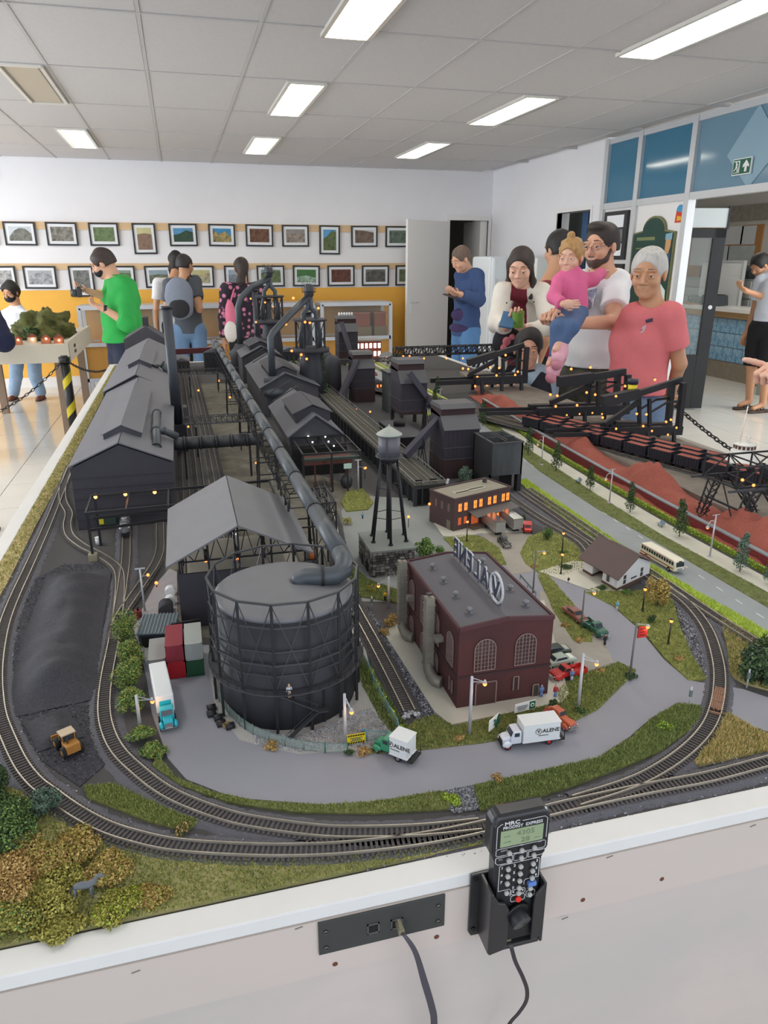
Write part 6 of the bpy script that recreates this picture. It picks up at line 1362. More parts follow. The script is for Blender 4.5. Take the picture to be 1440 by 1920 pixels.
def boxtruck(lab,rear,front,cabc,boxc,hub,txt=True,L=.074):
 a=g(*rear);b=g(*front);h=math.atan2(b[1]-a[1],b[0]-a[0]);t=veh('box_truck',lab,'truck',((a[0]+b[0])/2,(a[1]+b[1])/2),h)
 x1=L/2;w=.0125
 MB().span((-x1,-.008,.005),(x1-.006,.008,.008)).bd('chassis',M_chas,t)
 b_=MB().span((-x1+.002,-w,.0085),(x1-.026,w,.036));b_.bd('cargo_box',boxc,t,bevel=.0006)
 m=MB();m.span((-x1+.001,-w-.0004,.0085),(x1-.0255,w+.0004,.0098)).span((-x1+.001,-w-.0004,.035),(x1-.0255,w+.0004,.0363));m.bd('box_rim',boxc,t)
 c=MB();prof(c,[(x1-.025,.007),(x1-.010,.007),(x1-.010,.0175),(x1-.0135,.026),(x1-.024,.0265),(x1-.025,.022)],-.0098,.0098);c.bd('cab',cabc,t,bevel=.0012)
 c=MB();prof(c,[(x1-.011,.007),(x1+.001,.007),(x1+.001,.0145),(x1-.003,.0168),(x1-.011,.0178)],-.0068,.0068);c.bd('hood',cabc,t,bevel=.0014)
 c=MB()
 for s in (-1,1): c.ball((x1-.005,s*.0092,.0075),.007,10,6,sc=(1,.42,.8))
 c.bd('fender',cabc,t)
 m=MB();m.slab((x1-.0102,-.0082,.0182),(x1-.0102,.0082,.0182),(x1-.0134,.0078,.0248),(x1-.0134,-.0078,.0248),-.0004)
 for s in (-1,1): m.span((x1-.0215,s*.0098-.0002,.0185),(x1-.0145,s*.0098+.0002,.0242))
 m.bd('window',M_win,t)
 m=MB().span((x1+.0008,-.006,.006),(x1+.0015,.006,.013)).span((x1+.001,-.0105,.0045),(x1+.0025,.0105,.0062));m.bd('grille_bumper',M_chr if hub is not M_redhub else M_chas,t)
 wheels(t,(x1-.0055,-x1+.016),.0098,hub=hub)
 m=MB().span((-x1-.006,-w,.006),(-x1+.002,w,.008)).span((-x1-.0055,-w,.008),(-x1-.005,-w+.002,.02)).span((-x1-.0055,w-.002,.008),(-x1-.005,w,.02));m.bd('tail_lift',M_chas,t)
 if txt:
  for s,rot in ((-1,(math.pi/2,0,0)),(1,(math.pi/2,0,math.pi))):
   sgn=1 if s<0 else -1
   text('lettering','ALENE',.0082,M_dark,t,(-x1/2+.006*sgn+.0015,s*(w+.0003),.0245),rot,ext=.0002,bold=.00012)
   tx=-x1/2+.0015-.0115*sgn;text('lettering','V',.0066,M_dark,t,(tx,s*(w+.0003),.0247),rot,ext=.0002,bold=.0002)
   m=MB();
   for i in range(16): aa=2*math.pi*i/16;bb=aa+2*math.pi/16;m.beam((tx+.0042*math.cos(aa),s*(w+.0003),.0247+.0042*math.sin(aa)),(tx+.0042*math.cos(bb),s*(w+.0003),.0247+.0042*math.sin(bb)),.0005)
   m.bd('logo_ring',M_dark,t);MB().box((-x1/2+.006,s*(w+.0003),.018),(.014,.0003,.0009)).bd('lettering',M_dark,t)
 return t
M_tw=paint('truck_white',(214,220,230));M_boxw=mat('box_white',(222,226,228),.4);M_tg=paint('truck_green',(52,140,104));M_teal=paint('teal_cab',(44,178,196))
boxtruck('white box truck with red wheel hubs and black lettering on the loop road',(1042,1388),(940,1402),M_tw,M_boxw,M_redhub,L=.080)
boxtruck('small green-cab box van with white box near the yellow sign',(775,1432),(706,1405),M_tg,M_boxw,M_chr,L=.054)
a=g(300,1300);b=g(318,1386);h=math.atan2(b[1]-a[1],b[0]-a[0]);t=veh('semi_lorry','turquoise-cab lorry with long white trailer beside the containers','truck',g(310,1335),h)
MB().span((-.075,-.0125,.010),(.022,.0125,.0385)).bd('trailer',M_boxw,t,bevel=.002)
MB().span((.0222,-.008,.010),(.0228,.008,.030)).bd('trailer_front_panel',M_teal,t)
c=MB();prof(c,[(.026,.006),(.041,.006),(.041,.017),(.038,.0255),(.027,.026)],-.0095,.0095);c.bd('cab',M_teal,t,bevel=.0012)
c=MB();prof(c,[(.040,.006),(.053,.006),(.053,.0135),(.050,.016),(.040,.017)],-.0065,.0065);c.bd('hood',M_teal,t,bevel=.0012)
c=MB()
for s in (-1,1): c.ball((.049,s*.0098,.008),.0065,10,6,sc=(1.1,.5,.8))
c.bd('fender',M_teal,t);MB().span((.0528,-.005,.005),(.0535,.005,.0125)).span((.053,-.011,.004),(.0545,.011,.0055)).bd('grille_bumper',M_chr,t)
MB().slab((.0412,-.008,.0175),(.0412,.008,.0175),(.0384,.0076,.0243),(.0384,-.0076,.0243),-.0004).bd('windscreen',M_win,t)
wheels(t,(.048,.028,-.052,-.062),.0105,hub=M_chr);MB().span((-.07,-.006,.006),(.04,.006,.009)).bd('chassis',M_chas,t)
def car(lab,loc,h,col,kind='sedan',z=.0037,cat='car'):
 t=veh({'sedan':'car','pickup':'pickup_truck','vintage':'vintage_car'}[kind],lab,cat,loc,h,z);w=.0098;
 if kind=='sedan':
  c=MB();prof(c,[(-.030,.004),(.030,.004),(.031,.009),(.026,.0115),(.012,.0125),(-.014,.0125),(-.029,.0115),(-.031,.008)],-w,w);c.bd('body',col,t,bevel=.0022)
  c=MB();prof(c,[(-.018,.012),(.013,.012),(.007,.0178),(-.011,.0178)],-w*.86,w*.86);c.bd('roof',col,t,bevel=.0018)
  m=MB();m.slab((.0128,-.0072,.0125),(.0128,.0072,.0125),(.0082,.0068,.0172),(.0082,-.0068,.0172),-.0003).slab((-.0176,.0072,.0125),(-.0176,-.0072,.0125),(-.012,-.0068,.0172),(-.012,.0068,.0172),-.0003)
  for s in (-1,1): prof(m,[(-.013,.0128),(.009,.0128),(.006,.0166),(-.010,.0166)],s*w*.86-.0002,s*w*.86+.0002)
  m.bd('window',M_win,t)
 elif kind=='pickup':
  c=MB();prof(c,[(-.032,.005),(-.002,.005),(-.002,.0125),(-.032,.0125)],-w,-w+.001);prof(c,[(-.032,.005),(-.002,.005),(-.002,.0125),(-.032,.0125)],w-.001,w);c.span((-.032,-w,.005),(-.001,w,.0065)).span((-.032,-w,.005),(-.031,w,.0125)).span((-.003,-w,.005),(-.002,w,.0135));c.bd('cargo_bed',col,t)
  c=MB();prof(c,[(-.003,.005),(.028,.005),(.029,.0118),(.024,.0135),(.012,.0142),(-.003,.0142)],-w*.95,w*.95);c.bd('body',col,t,bevel=.0018)
  c=MB();prof(c,[(-.002,.0138),(.012,.0138),(.008,.0205),(-.001,.0208)],-w*.85,w*.85);c.bd('cab',col,t,bevel=.0014)
  m=MB();m.slab((.0122,-.0068,.0148),(.0122,.0068,.0148),(.0088,.0064,.0198),(.0088,-.0064,.0198),-.0003)
  for s in (-1,1): prof(m,[(.0005,.0148),(.010,.0148),(.0075,.0195),(.0008,.0195)],s*w*.85-.0002,s*w*.85+.0002)
  m.bd('window',M_win,t);c=MB()
  for s in (-1,1): c.ball((.020,s*.0085,.0075),.0062,10,6,sc=(1.1,.42,.85)).ball((-.020,s*.0095,.0070),.0062,10,6,sc=(1.1,.3,.85))
  c.bd('fender',col,t)
 else:
  c=MB();prof(c,[(-.026,.005),(.026,.006),(.026,.013),(.006,.0145),(-.022,.0135),(-.027,.009)],-.0055,.0055);c.bd('body',col,t,bevel=.0018)
  c=MB();prof(c,[(-.018,.013),(.006,.014),(.004,.0205),(-.012,.0205)],-.0062,.0062);c.bd('cab',col,t,bevel=.0018);c=MB()
  for s in (-1,1): c.ball((.018,s*.0082,.007),.006,10,6,sc=(1.3,.4,.75)).ball((-.018,s*.008,.007),.006,10,6,sc=(1.2,.4,.8)).span((-.016,s*.0085-.001,.0035),(.016,s*.0085+.001,.0045))
  c.bd('fender',col,t);MB().slab((.0062,-.005,.015),(.0062,.005,.015),(.0045,.005,.0198),(.0045,-.005,.0198),-.0003).bd('window',M_win,t)
 fx=.031 if kind=='sedan' else .0295 if kind=='pickup' else .0265
 m=MB().span((fx,-.0085,.0045),(fx+.0012,.0085,.0062)).span((fx-.0005,-.005,.0065),(fx+.0006,.005,.010));
 for s in (-1,1): m.ball((fx,s*.0072,.0098),.0013,8,5)
 m.bd('grille_bumper',M_chr,t);wheels(t,(.019,-.019),.0084,r=.0040,w=.0025);return t
RD=paint('red',(190,44,40));GN=paint('green',(46,96,80));RB=paint('rust',(132,78,66));PG=paint('pale_green',(172,184,172));DG=paint('dark_green',(42,60,52));DKP=paint('dark_grey',(66,70,66))
car('red pickup truck parked beside the brick hall',g(1062,1272),head((1098,1262),(1028,1280)),RD,'pickup',cat='truck')
car('pale green sedan behind the red pickup by the hall corner',g(1045,1250),head((1075,1245),(1020,1258)),PG)
car('dark green sedan mostly hidden behind the hall corner',g(1035,1232),head((1062,1228),(1012,1236)),DG)
car('green pickup truck facing the camera on the side road',g(1114,1188),head((1092,1170),(1136,1203)),GN,'pickup',cat='truck')
car('rusty brown sedan behind the green pickup truck',g(1077,1162),head((1062,1150),(1093,1174)),RB)
car('dark vintage car in front of the silver trailers',g(945,1024),head((932,1008),(955,1034)),DKP,'vintage')
car('rust-red car peeking out behind the white box truck',g(1048,1358),head((1034,1348),(1058,1366)),paint('rust_red',(190,96,66)),'vintage')
for k,(p,q,lab) in enumerate((((908,985),(940,1010),'left silver trailer backed to the office dock'),((942,980),(972,1003),'right silver trailer backed to the office dock'))):
 a=g(*p);b=g(*q);h=math.atan2(b[1]-a[1],b[0]-a[0]);t=veh('silver_trailer',lab,'trailer',((a[0]+b[0])/2,(a[1]+b[1])/2),h);MB().span((-.042,-.0125,.011),(.042,.0125,.037)).bd('box',mat('silver_paint',(176,174,172),.35,.4),t,bevel=.0012);MB().span((-.0425,-.0128,.0108),(.0425,.0128,.013)).span((-.0425,-.0128,.0355),(.0425,.0128,.0372)).bd('rim',M_chr,t);MB().span((-.04,-.005,.007),(.03,.005,.011)).bd('chassis',M_chas,t);wheels(t,(-.03,-.02),.0105,r=.0042);MB().box((.03,0,.005),(.003,.016,.010)).bd('landing_leg',M_chas,t)
t=veh('red_lorry','small bright red lorry right of the silver trailers','truck',g(988,998),head((985,985),(990,1010)));c=MB().span((-.018,-.011,.006),(.006,.011,.020));c.bd('cargo_box',paint('bright_red',(206,40,34)),t,bevel=.001);c=MB();prof(c,[(.006,.006),(.024,.006),(.024,.013),(.016,.014),(.013,.021),(.007,.021)],-.009,.009);c.bd('cab',paint('bright_red',(0,0,0)),t,bevel=.0014);MB().slab((.0165,-.007,.0148),(.0165,.007,.0148),(.0138,.0065,.0202),(.0138,-.0065,.0202),-.0003).bd('windscreen',M_win,t);wheels(t,(.016,-.01),.009)
a=g(1208,1042);b=g(1270,1078);h=math.atan2(b[1]-a[1],b[0]-a[0]);t=veh('bus','cream and red striped city bus on the model street','bus',((a[0]+b[0])/2,(a[1]+b[1])/2),h,.0036)
L=.058;M_crm=mat('bus_cream',(232,226,204),.35,coat=.3);M_rd=mat('bus_red',(150,40,48),.4)
c=MB();prof(c,[(-L,.0045),(L,.0045),(L+.001,.016),(L-.001,.026),(L-.006,.0305),(-L+.006,.0308),(-L,.026)],-.0125,.0125);c.bd('body',M_crm,t,bevel=.003)
m=MB()
for s in (-1,1): m.span((-L+.004,s*.0126-.0002,.0105),(L-.004,s*.0126+.0002,.0125)).span((-L+.004,s*.0126-.0002,.0265),(L-.006,s*.0126+.0002,.0275)).span((-L+.002,s*.0126-.0002,.0045),(-L+.04,s*.0126+.0002,.0075))
m.bd('red_stripe',M_rd,t)
for s in (-1,1):
 for k in range(13): x=-L+.007+k*.0082;MB().span((x,s*.0126-.0004,.0185),(x+.0058,s*.0126+.0004,.0255)).bd('window',M_win,t)
MB().slab((L+.0012,-.0100,.0165),(L+.0012,.0100,.0165),(L-.0002,.0096,.0262),(L-.0002,-.0096,.0262),-.0004).bd('windscreen',M_win,t);MB().span((L+.0008,-.011,.006),(L+.002,.011,.0085)).span((L+.0004,-.006,.0095),(L+.0014,.006,.0125)).bd('grille_bumper',M_chr,t)
MB().span((L,-.004,.0268),(L+.0006,.004,.029)).bd('destination_blind',M_dark,t);wheels(t,(L-.018,-L+.024),.0112,r=.0052)
t=veh('wheel_loader','yellow-brown wheel loader with black cab on the coal ground','loader',g(130,1408),head((140,1425),(110,1388)),.003);M_cat=mat('loader_yellow',(186,130,58),.6,var=(80,.3));s=1
prof(MB(),[(-.022,.006),(-.002,.006),(-.002,.017),(-.022,.019)],-.009,.009).bd('engine_body',M_cat,t,bevel=.001);MB().span((-.002,-.006,.006),(.018,.006,.014)).bd('front_frame',M_cat,t)
MB().span((-.006,-.008,.016),(.006,.008,.027)).bd('cab',M_win,t);MB().span((-.008,-.0095,.027),(.008,.0095,.0285)).bd('cab_roof',mat('loader_roof',(196,176,150),.6),t);m=MB()
for x,y in ((-.006,-.008),(.006,-.008),(-.006,.008),(.006,.008)): m.beam((x,y,.015),(x,y,.027),.0012)
m.bd('cab_post',M_cat,t);m=MB()
for y in (-.006,.006): m.beam((.010,y,.013),(.026,y,.006),.0025)
m.bd('lift_arm',M_cat,t);prof(MB(),[(.024,.001),(.034,.001),(.034,.003),(.027,.004),(.026,.013),(.024,.013)],-.013,.013).bd('bucket',M_cat,t);wheels(t,(.013,-.014),.0105,r=.0075,w=.006,hub=M_cat);MB().cyl((-.012,.004,.018),(-.012,.004,.025),.001,n=8).bd('exhaust',M_dark,t)
def tankcar(lab,a,b,z=.012,L=.085,col=(190,194,200)):
 a=g(*a);b=g(*b);h=math.atan2(b[1]-a[1],b[0]-a[0]);t=veh('tank_car',lab,'railway wagon',((a[0]+b[0])/2,(a[1]+b[1])/2),h,.010)
 MB().tube([(-L/2,0,.019),(-L/2+.003,0,.019),(L/2-.003,0,.019),(L/2,0,.019)],[.008,.0125,.0125,.008],16).bd('tank',mat('tank_silver_%d'%col[0],col,.25,.75,var=(30,.3)),t);MB().cyl((0,0,.03),(0,0,.036),.006,n=12).bd('dome',mat('tank_silver_%d'%col[0],(0,0,0)),t)
 for x in (-L*.28,0,L*.28): MB().cyl((x-.001,0,.019),(x+.001,0,.019),.0131,n=16).bd('band',M_st2,t)
 MB().span((-L/2-.003,-.008,.005),(L/2+.003,.008,.008)).bd('frame',M_sl,t)
 for x in (-L*.34,L*.34): MB().span((x-.011,-.009,.001),(x+.011,.009,.006)).bd('bogie',M_sl,t)
tankcar('bright silver tank wagon on the track under the lamp gantry',(235,1035),(239,975));tankcar('silver wagon beyond the first under the gantry',(243,950),(246,925),col=(186,190,196));tankcar('silver tank wagon under the gantry near the big shed corner',(297,990),(298,950),col=(196,200,206));tankcar('silver tank wagon seen through the open end of the canopy shed',(442,1045),(441,1015),col=(200,204,208))
t=thing('white_drum','small white drum standing below the lamp gantry','drum',(*g(185,1022),T));c=g(185,1022);MB().cyl((*c,T+.002),(*c,T+.018),.006,n=14).bd('drum',M_white,t);MB().cyl((*c,T+.018),(*c,T+.0195),.0065,n=14).bd('lid',M_paper,t)
t=thing('green_wagon','dark green and yellow flat wagon under the gantry left end','railway wagon',(*g(200,985),T));c=g(205,985);MB().span((c[0]-.02,c[1]-.03,T+.012),(c[0]+.02,c[1]+.03,T+.03)).bd('body',mat('wagon_green',(40,62,52),.7),t);MB().span((c[0]-.021,c[1]-.031,T+.015),(c[0]-.008,c[1]-.03,T+.028)).bd('yellow_panel',M_yel,t);MB().span((c[0]-.012,c[1]-.028,T+.005),(c[0]+.012,c[1]+.028,T+.012)).bd('frame',M_sl,t)
# ---- lamps ----
def plamp(lab,p,h,kind,d=(1,0),glow=0.0,z=.004,cat='street lamp',unlit=False):
 x,y=g(*p);t=thing('street_lamp',lab,cat,(x,y,T+z));o=Vc((x,y,T+z));d=Vc((d[0],d[1],0)).normalized();bul=None
 grey=mat('pole_grey',(188,190,196),.5,.2);blk=mat('pole_black',(30,28,28),.5)
 if kind=='tri':
  MB().cyl(o,o+Vc((0,0,h)),.0026,.0019,n=10).bd('pole',grey,t);e=o+d*.020+Vc((0,0,h-.013));MB().beam(o+Vc((0,0,h-.002)),e,.0008).beam(o+Vc((0,0,h-.008)),e,.0008).bd('arm',grey,t);bul=e-Vc((0,0,.003));MB().cyl(e-Vc((0,0,.001)),e+Vc((0,0,.003)),.0028,.0015,n=10).bd('shade',grey,t)
 elif kind=='lantern':
  MB().cyl(o,o+Vc((0,0,h)),.0014,.0011,n=8).cyl(o,o+Vc((0,0,.005)),.003,.002,n=8).bd('pole',blk,t);bul=o+Vc((0,0,h+.0035));MB().cyl(bul+Vc((0,0,.003)),bul+Vc((0,0,.005)),.0035,.001,n=8).bd('cap',blk,t)
 elif kind=='goose':
  MB().cyl(o,o+Vc((0,0,h)),.0020,.0014,n=8).cyl(o,o+Vc((0,0,.003)),.006,.005,n=12).bd('pole',mat('pole_pale',(186,188,192),.4,.3),t);pts=[o+Vc((0,0,h*.76))]+[o+d*(.0095-.0095*math.cos(a))+Vc((0,0,h*.76+.0115*math.sin(a))) for a in [math.pi*k/8 for k in range(1,9)]];MB().tube([tuple(q) for q in pts],.0008,6).beam(o+d*.010+Vc((0,0,h-.001)),o-d*.010+Vc((0,0,h-.001)),.0012).bd('arm',mat('pole_pale',(0,0,0)),t);bul=o+d*.019+Vc((0,0,h*.76-.004));MB().lathe(tuple(bul+Vc((0,0,.0005))),[(.0042,0),(.003,.003),(.001,.004)],10).bd('shade',mat('pole_pale',(0,0,0)),t)
 elif kind=='wood':
  MB().cyl(o,o+Vc((0,0,h)),.0018,.0015,n=8).bd('pole',mat('pole_wood',(112,110,108),.7),t);e=o+d*.017+Vc((0,0,h-.002));MB().beam(o+Vc((0,0,h-.002)),e,.0008).bd('arm',grey,t);bul=e-Vc((0,0,.004));MB().cyl(e-Vc((0,0,.002)),e,.0035,.001,n=10).bd('shade',grey,t)
 elif kind=='cross':
  MB().cyl(o,o+Vc((0,0,h)),.0020,.0016,n=8).beam(o+Vc((-.009,0,h)),o+Vc((.009,0,h)),.0022).bd('pole',grey,t);bul=o+d*.022+Vc((0,0,h*.74));
  if not unlit: MB().beam(o+Vc((0,0,h*.8)),bul,.0008).bd('arm',grey,t)
 if not unlit:
  MB().ball(bul,.0030,8,6).bd('bulb',M_bulb,t)
  if glow: pt(tuple(bul-Vc((0,0,.006))),glow)
 return t
def hh(b,ty): return hgt(b[0],b[1],ty)
plamp('grey lamp post with triangular arm in front of the brick hall, lit orange',(880,1381),.091,'tri',(1,.1),.012)
plamp('grey lamp post with triangular arm near the red pickup truck',(1083,1334),.091,'tri',(1,-.3),.012)
plamp('lamp post by the yellow warning sign in front of the gas holder',(648,1402),.080,'tri',(.25,-1),.012)
plamp('lamp post in the left hedge beside the turquoise lorry',(264,1372),.055,'tri',(1,.2),.008)
plamp('lamp post with green signal top between spur and stone pump house',(729,1142),.062,'tri',(-1,0),.006)
plamp('black lantern post on the lawn, nearest the curved track',(1252,1212),hh((1252,1212),1172),'lantern',glow=.005)
plamp('black lantern post in front of the autumn tree by the station gable',(1204,1150),hh((1204,1150),1112),'lantern',glow=.005)
plamp('nearer black lantern post of the pair on the yellow lawn',(1051,1080),hh((1051,1080),1046),'lantern',glow=.004)
plamp('farther black lantern post of the pair on the yellow lawn',(1053,1042),hh((1053,1042),1006),'lantern',glow=.004)
plamp('short black lantern post in front of the office building',(875,1018),hh((875,1018),984),'lantern',glow=.003)
plamp('pale gooseneck lamp at the right end of the sidewalk',(1330,1048),hh((1330,1048),968),'goose',(-1,-.1),.005)
plamp('second pale gooseneck lamp along the sidewalk from the right',(1142,946),hh((1142,946),882),'goose',(-1,-.1),.004)
plamp('third pale gooseneck lamp along the sidewalk from the right',(1015,874),hh((1015,874),820),'goose',(-1,-.1),.003)
plamp('fourth pale gooseneck lamp, small, near the second coal tower',(825,755),.06,'goose',(-1,-.1))
plamp('wooden lamp pole beside the green pickup truck',(1089,1182),hh((1089,1182),1110),'wood',(1,-.3),.003)
plamp('grey pole lamp behind the brick hall rear corner',(999,1115),hh((999,1115),1036),'wood',(1,-.1),.003)
plamp('street pole carrying the red sign on the small dark bush',(1180,1275),hh((1180,1275),1172),'wood',(1,-.4),.004)
plamp('pale T-shaped pole beside the yellow grass pad',(672,925),hh((672,925),865),'cross',(1,0),.003)
plamp('pale slanted pole left of the ribbed tank, with low orange lamp',(272,1148),hh((272,1148),1070),'cross',(.6,1),.004)
plamp('pale cross-topped pole between the pipe and grey floor left',(511,920),.055,'cross',unlit=True)
x,y=g(1186,1277);t=thing('red_sign','small red lettered sign board on the street pole','sign',(x,y,T));z=T+.086;MB().span((x-.0015,y-.001,z-.010),(x+.014,y+.0,z+.009)).bd('board',mat('sign_red',(196,40,34),.5),t)
for k in range(3): MB().span((x+.001,y-.0014,z-.006+.005*k),(x+.011,y-.001,z-.0045+.005*k)).bd('lettering',mat('dull_red',(120,20,22),.5),t)
MB().beam((x-.0015,y,z-.01),(x-.0015,y,z+.009),.001).bd('bracket',M_st2,t)
def signb(name,lab,a,w,h,hz_,rot,parts,cat='sign',z=.0045):
 x,y=g(*a);t=thing(name,lab,cat,(x,y,T+z),rot,world=False)
 MB().span((-w/2,-.0006,hz_),(w/2,.0006,hz_+h)).bd('board',M_white,t);m=MB()
 for s in (-.35,.35): m.beam((w*s,.001,0),(w*s,.001,hz_+.003),.0009)
 m.bd('post',M_st2,t)
 for (u0,v0,u1,v1,mt) in parts: MB().span((-w/2+w*u0,-.0011,hz_+h*v0),(-w/2+w*u1,-.0006,hz_+h*v1)).bd('print',mt,t)
 return t
M_ink=mat('ink_grey',(90,96,92),.6)
o=signb('billboard','white notice board with green badge in front of the brick hall door',(983,1346),.034,.014,.008,.12,[(.70,.06,.98,.94,M_green),(.1,.62,.6,.68,M_ink),(.08,.46,.62,.52,M_ink),(.14,.3,.56,.36,M_ink),(.1,.16,.5,.2,M_ink)])
MB().cyl((.0112,-.0012,.0155),(.0112,-.0016,.0155),.0032,n=16).bd('badge_disc',M_white,o);MB().cyl((.0112,-.0016,.0155),(.0112,-.0019,.0155),.0018,n=12).bd('badge_core',M_green,o)
o=signb('billboard','angled white and green sign left of the white box truck',(925,1378),.026,.017,.008,.62,[])
MB().ext([(.0,.0),(.0125,.0),(.0125,.016),(.009,.016)],(0,-.0008,.0085),(1,0,0),(0,0,1),(0,-.0005,0)).bd('green_field',M_green,o);text('lettering','2',.012,M_green,o,(.0,-.0012,.0165),(math.pi/2,0,0),ext=.0003,bold=.0003)
x,y=g(668,1402);t=thing('warning_sign','yellow warning sign with black stripes on the tank fence','sign',(x,y,T+.004),0,world=False);MB().span((-.0125,-.0006,.004),(.0125,.0006,.018)).bd('board',mat('warning_yellow',(226,206,30),.5),t)
for k in range(7):
 for z in (.0042,.0152): MB().ext([(0,0),(.0022,0),(.0036,.0024),(.0014,.0024)],(-.0120+.0034*k,-.0007,z),(1,0,0),(0,0,1),(0,-.0004,0)).bd('black_stripe',M_black,t)
for z,w in ((.0125,.009),(.0105,.006),(.0085,.008)): MB().span((-w,-.0009,z-.0007),(w,-.0006,z+.0005)).bd('lettering',M_ink,t)
MB().beam((-.010,.001,0),(-.010,.001,.018),.001).beam((.010,.001,0),(.010,.001,.018),.001).bd('post',M_st2,t)
M_mesh=mat('fence_mesh',(150,172,168),.6,alpha=.45);M_fp=mat('fence_post',(120,136,132),.5,.3)
fp=[(400,1262),(402,1290),(412,1320),(430,1345),(450,1365),(475,1382),(505,1395),(535,1404),(570,1412),(610,1416),(652,1417)]
t=thing('mesh_fence','pale green wire mesh fence curving round the gas holder front','fence',(*g(*fp[4]),T));W=[g(*p) for p in fp]
for i,p in enumerate(W): MB().cyl((*p,T+.003),(*p,T+.021),.0009,n=6).bd('post',M_fp if i<len(W)-2 else mat('green_post',(40,110,80),.5),t)
m=MB()
for i in range(len(W)-1): m.quad((*W[i],T+.005),(*W[i+1],T+.005),(*W[i+1],T+.019),(*W[i],T+.019))
m.bd('wire_mesh',M_mesh,t);m=MB()
for i in range(len(W)-1): m.beam((*W[i],T+.019),(*W[i+1],T+.019),.0007).beam((*W[i],T+.005),(*W[i+1],T+.005),.0005)
m.bd('top_rail',M_fp,t)
fp=[(688,1395),(752,1400),(745,1375),(728,1345),(712,1315),(700,1290),(690,1265),(678,1240),(668,1218)]
t=thing('mesh_fence','blue-green fence with yellow vine running beside the spur track','fence',(*g(*fp[1]),T));W=[g(*p) for p in fp]
for p in W: MB().cyl((*p,T+.003),(*p,T+.024),.0011,n=6).bd('post',mat('blue_green_post',(96,140,144),.5),t)
m=MB()
for i in range(len(W)-1): m.quad((*W[i],T+.005),(*W[i+1],T+.005),(*W[i+1],T+.022),(*W[i],T+.022))
m.bd('wire_mesh',M_mesh,t);m=MB()
for i in range(len(W)-1): m.beam((*W[i],T+.022),(*W[i+1],T+.022),.0011)
m.bd('top_rail',mat('blue_green_post',(0,0,0)),t)
cs=[((*[W[i][k]+(.004 if k==0 else 0) for k in (0,1)],T+.006),(.006,.012,.006)) for i in range(2,7)];lvs('vine',cs,900,.0016,LM_lime,t,seed=8)
a=g(975,1088);b=g(1004,1122);t=thing('guard_rail','short pale guard rail behind the right wall of the hall','rail',(*a,T));MB().beam((*a,T+.012),(*b,T+.012),.0015,.004).bd('rail_board',M_fp,t)
for f in (0,.5,1): p=Vc((*a,T)).lerp(Vc((*b,T)),f);MB().beam(p,p+Vc((0,0,.012)),.0015).bd('post',M_fp,t)
for (p,ty,lab) in (((1291,1328),1288,'small grey crossing signal post at the lawn tip'),((1399,1293),1255,'white signal post beside the big dark bush at right'),((697,1145),1118,'white marker post at the spur beside the path')):
 x,y=g(*p);h=hh(p,ty);t=thing('signal_post',lab,'post',(x,y,T));MB().cyl((x,y,T+.003),(x,y,T+h),.0012,n=8).bd('pole',mat('post_white',(190,196,200),.5),t);MB().box((x,y,T+h*.7),(.004,.003,h*.3)).bd('signal_box',M_fp,t)
def figure(lab,p,shirt,pants,h=.0205,z=.0052,z0=None,pose=0):
 x,y=g(*p) if z0 is None else (p[0],p[1]);zz=T+z if z0 is None else z0;t=thing('miniature_figure',lab,'figure',(x,y,zz));k=h/.0205
 m=MB();m.cyl((x-.0012*k,y,zz),(x-.0008*k,y,zz+.0095*k),.0011*k,.0014*k,n=7).cyl((x+.0014*k,y-.001*k*pose,zz),(x+.0008*k,y,zz+.0095*k),.0011*k,.0014*k,n=7);m.bd('legs',pants,t)
 m=MB();m.cyl((x,y,zz+.009*k),(x,y,zz+.0165*k),.0021*k,.0027*k,n=9).cyl((x-.0028*k,y,zz+.016*k),(x-.0036*k,y-.001*k,zz+.010*k),.0009*k,n=6).cyl((x+.0028*k,y,zz+.016*k),(x+.0038*k,y-.002*k*pose,zz+.0105*k),.0009*k,n=6);m.bd('torso',shirt,t)
 MB().ball((x,y,zz+.0188*k),.0016*k,8,6).cyl((x,y,zz+.016*k),(x,y,zz+.018*k),.0008*k,n=6).bd('head',mat('figure_skin',(206,160,130),.7),t)
 MB().ball((x,y+.0003,zz+.0195*k),.0015*k,8,5).bd('hat',pants,t)
fc=lambda n,c: mat('figure_'+n,c,.7)
BLU=fc('blue',(100,130,180));NAV=fc('navy',(50,60,90));REDF=fc('red',(170,50,60));YEL=fc('yellow',(214,180,50));GRF=fc('grey',(190,196,204));BLK=fc('black',(40,40,44));SKB=fc('sky',(110,170,200))
figure('tiny figure in light blue overalls at the hall side door',(1014,1312),BLU,BLU);figure('tiny figure in red shirt and blue trousers walking off the pavement',(1040,1312),REDF,BLU,pose=1)
figure('tiny figure in pale blue beside the red pickup',(1071,1282),BLU,GRF);figure('tiny dark figure in front of the green pickup truck',(1133,1214),BLK,BLK);figure('tiny figure in sky-blue top on the station lawn',(1156,1148),SKB,GRF,h=.018)
figure('tiny dark figure on the path near the station',(1065,1098),BLK,GRF,h=.014);figure('tiny yellow-clad worker by the corrugated hut',(276,1207),YEL,NAV);figure('tiny grey figure beside the yellow worker by the hut',(296,1208),GRF,GRF,h=.018)
c=(C0[0]-.012,C0[1]-RP-.001);figure('tiny white-clad worker standing on the gas holder walkway',(*c,),GRF,fc('tan',(196,170,130)),z0=T+.0625)
figure('tiny figure at the lamp post by the spur path',(722,1130),YEL,BLK,h=.019);figure('tiny figure in blue beside the green gate post',(681,1385),SKB,REDF,h=.014)
figure('tiny figure in blue on the ground left of the water tower',(680,976),SKB,NAV,h=.017)
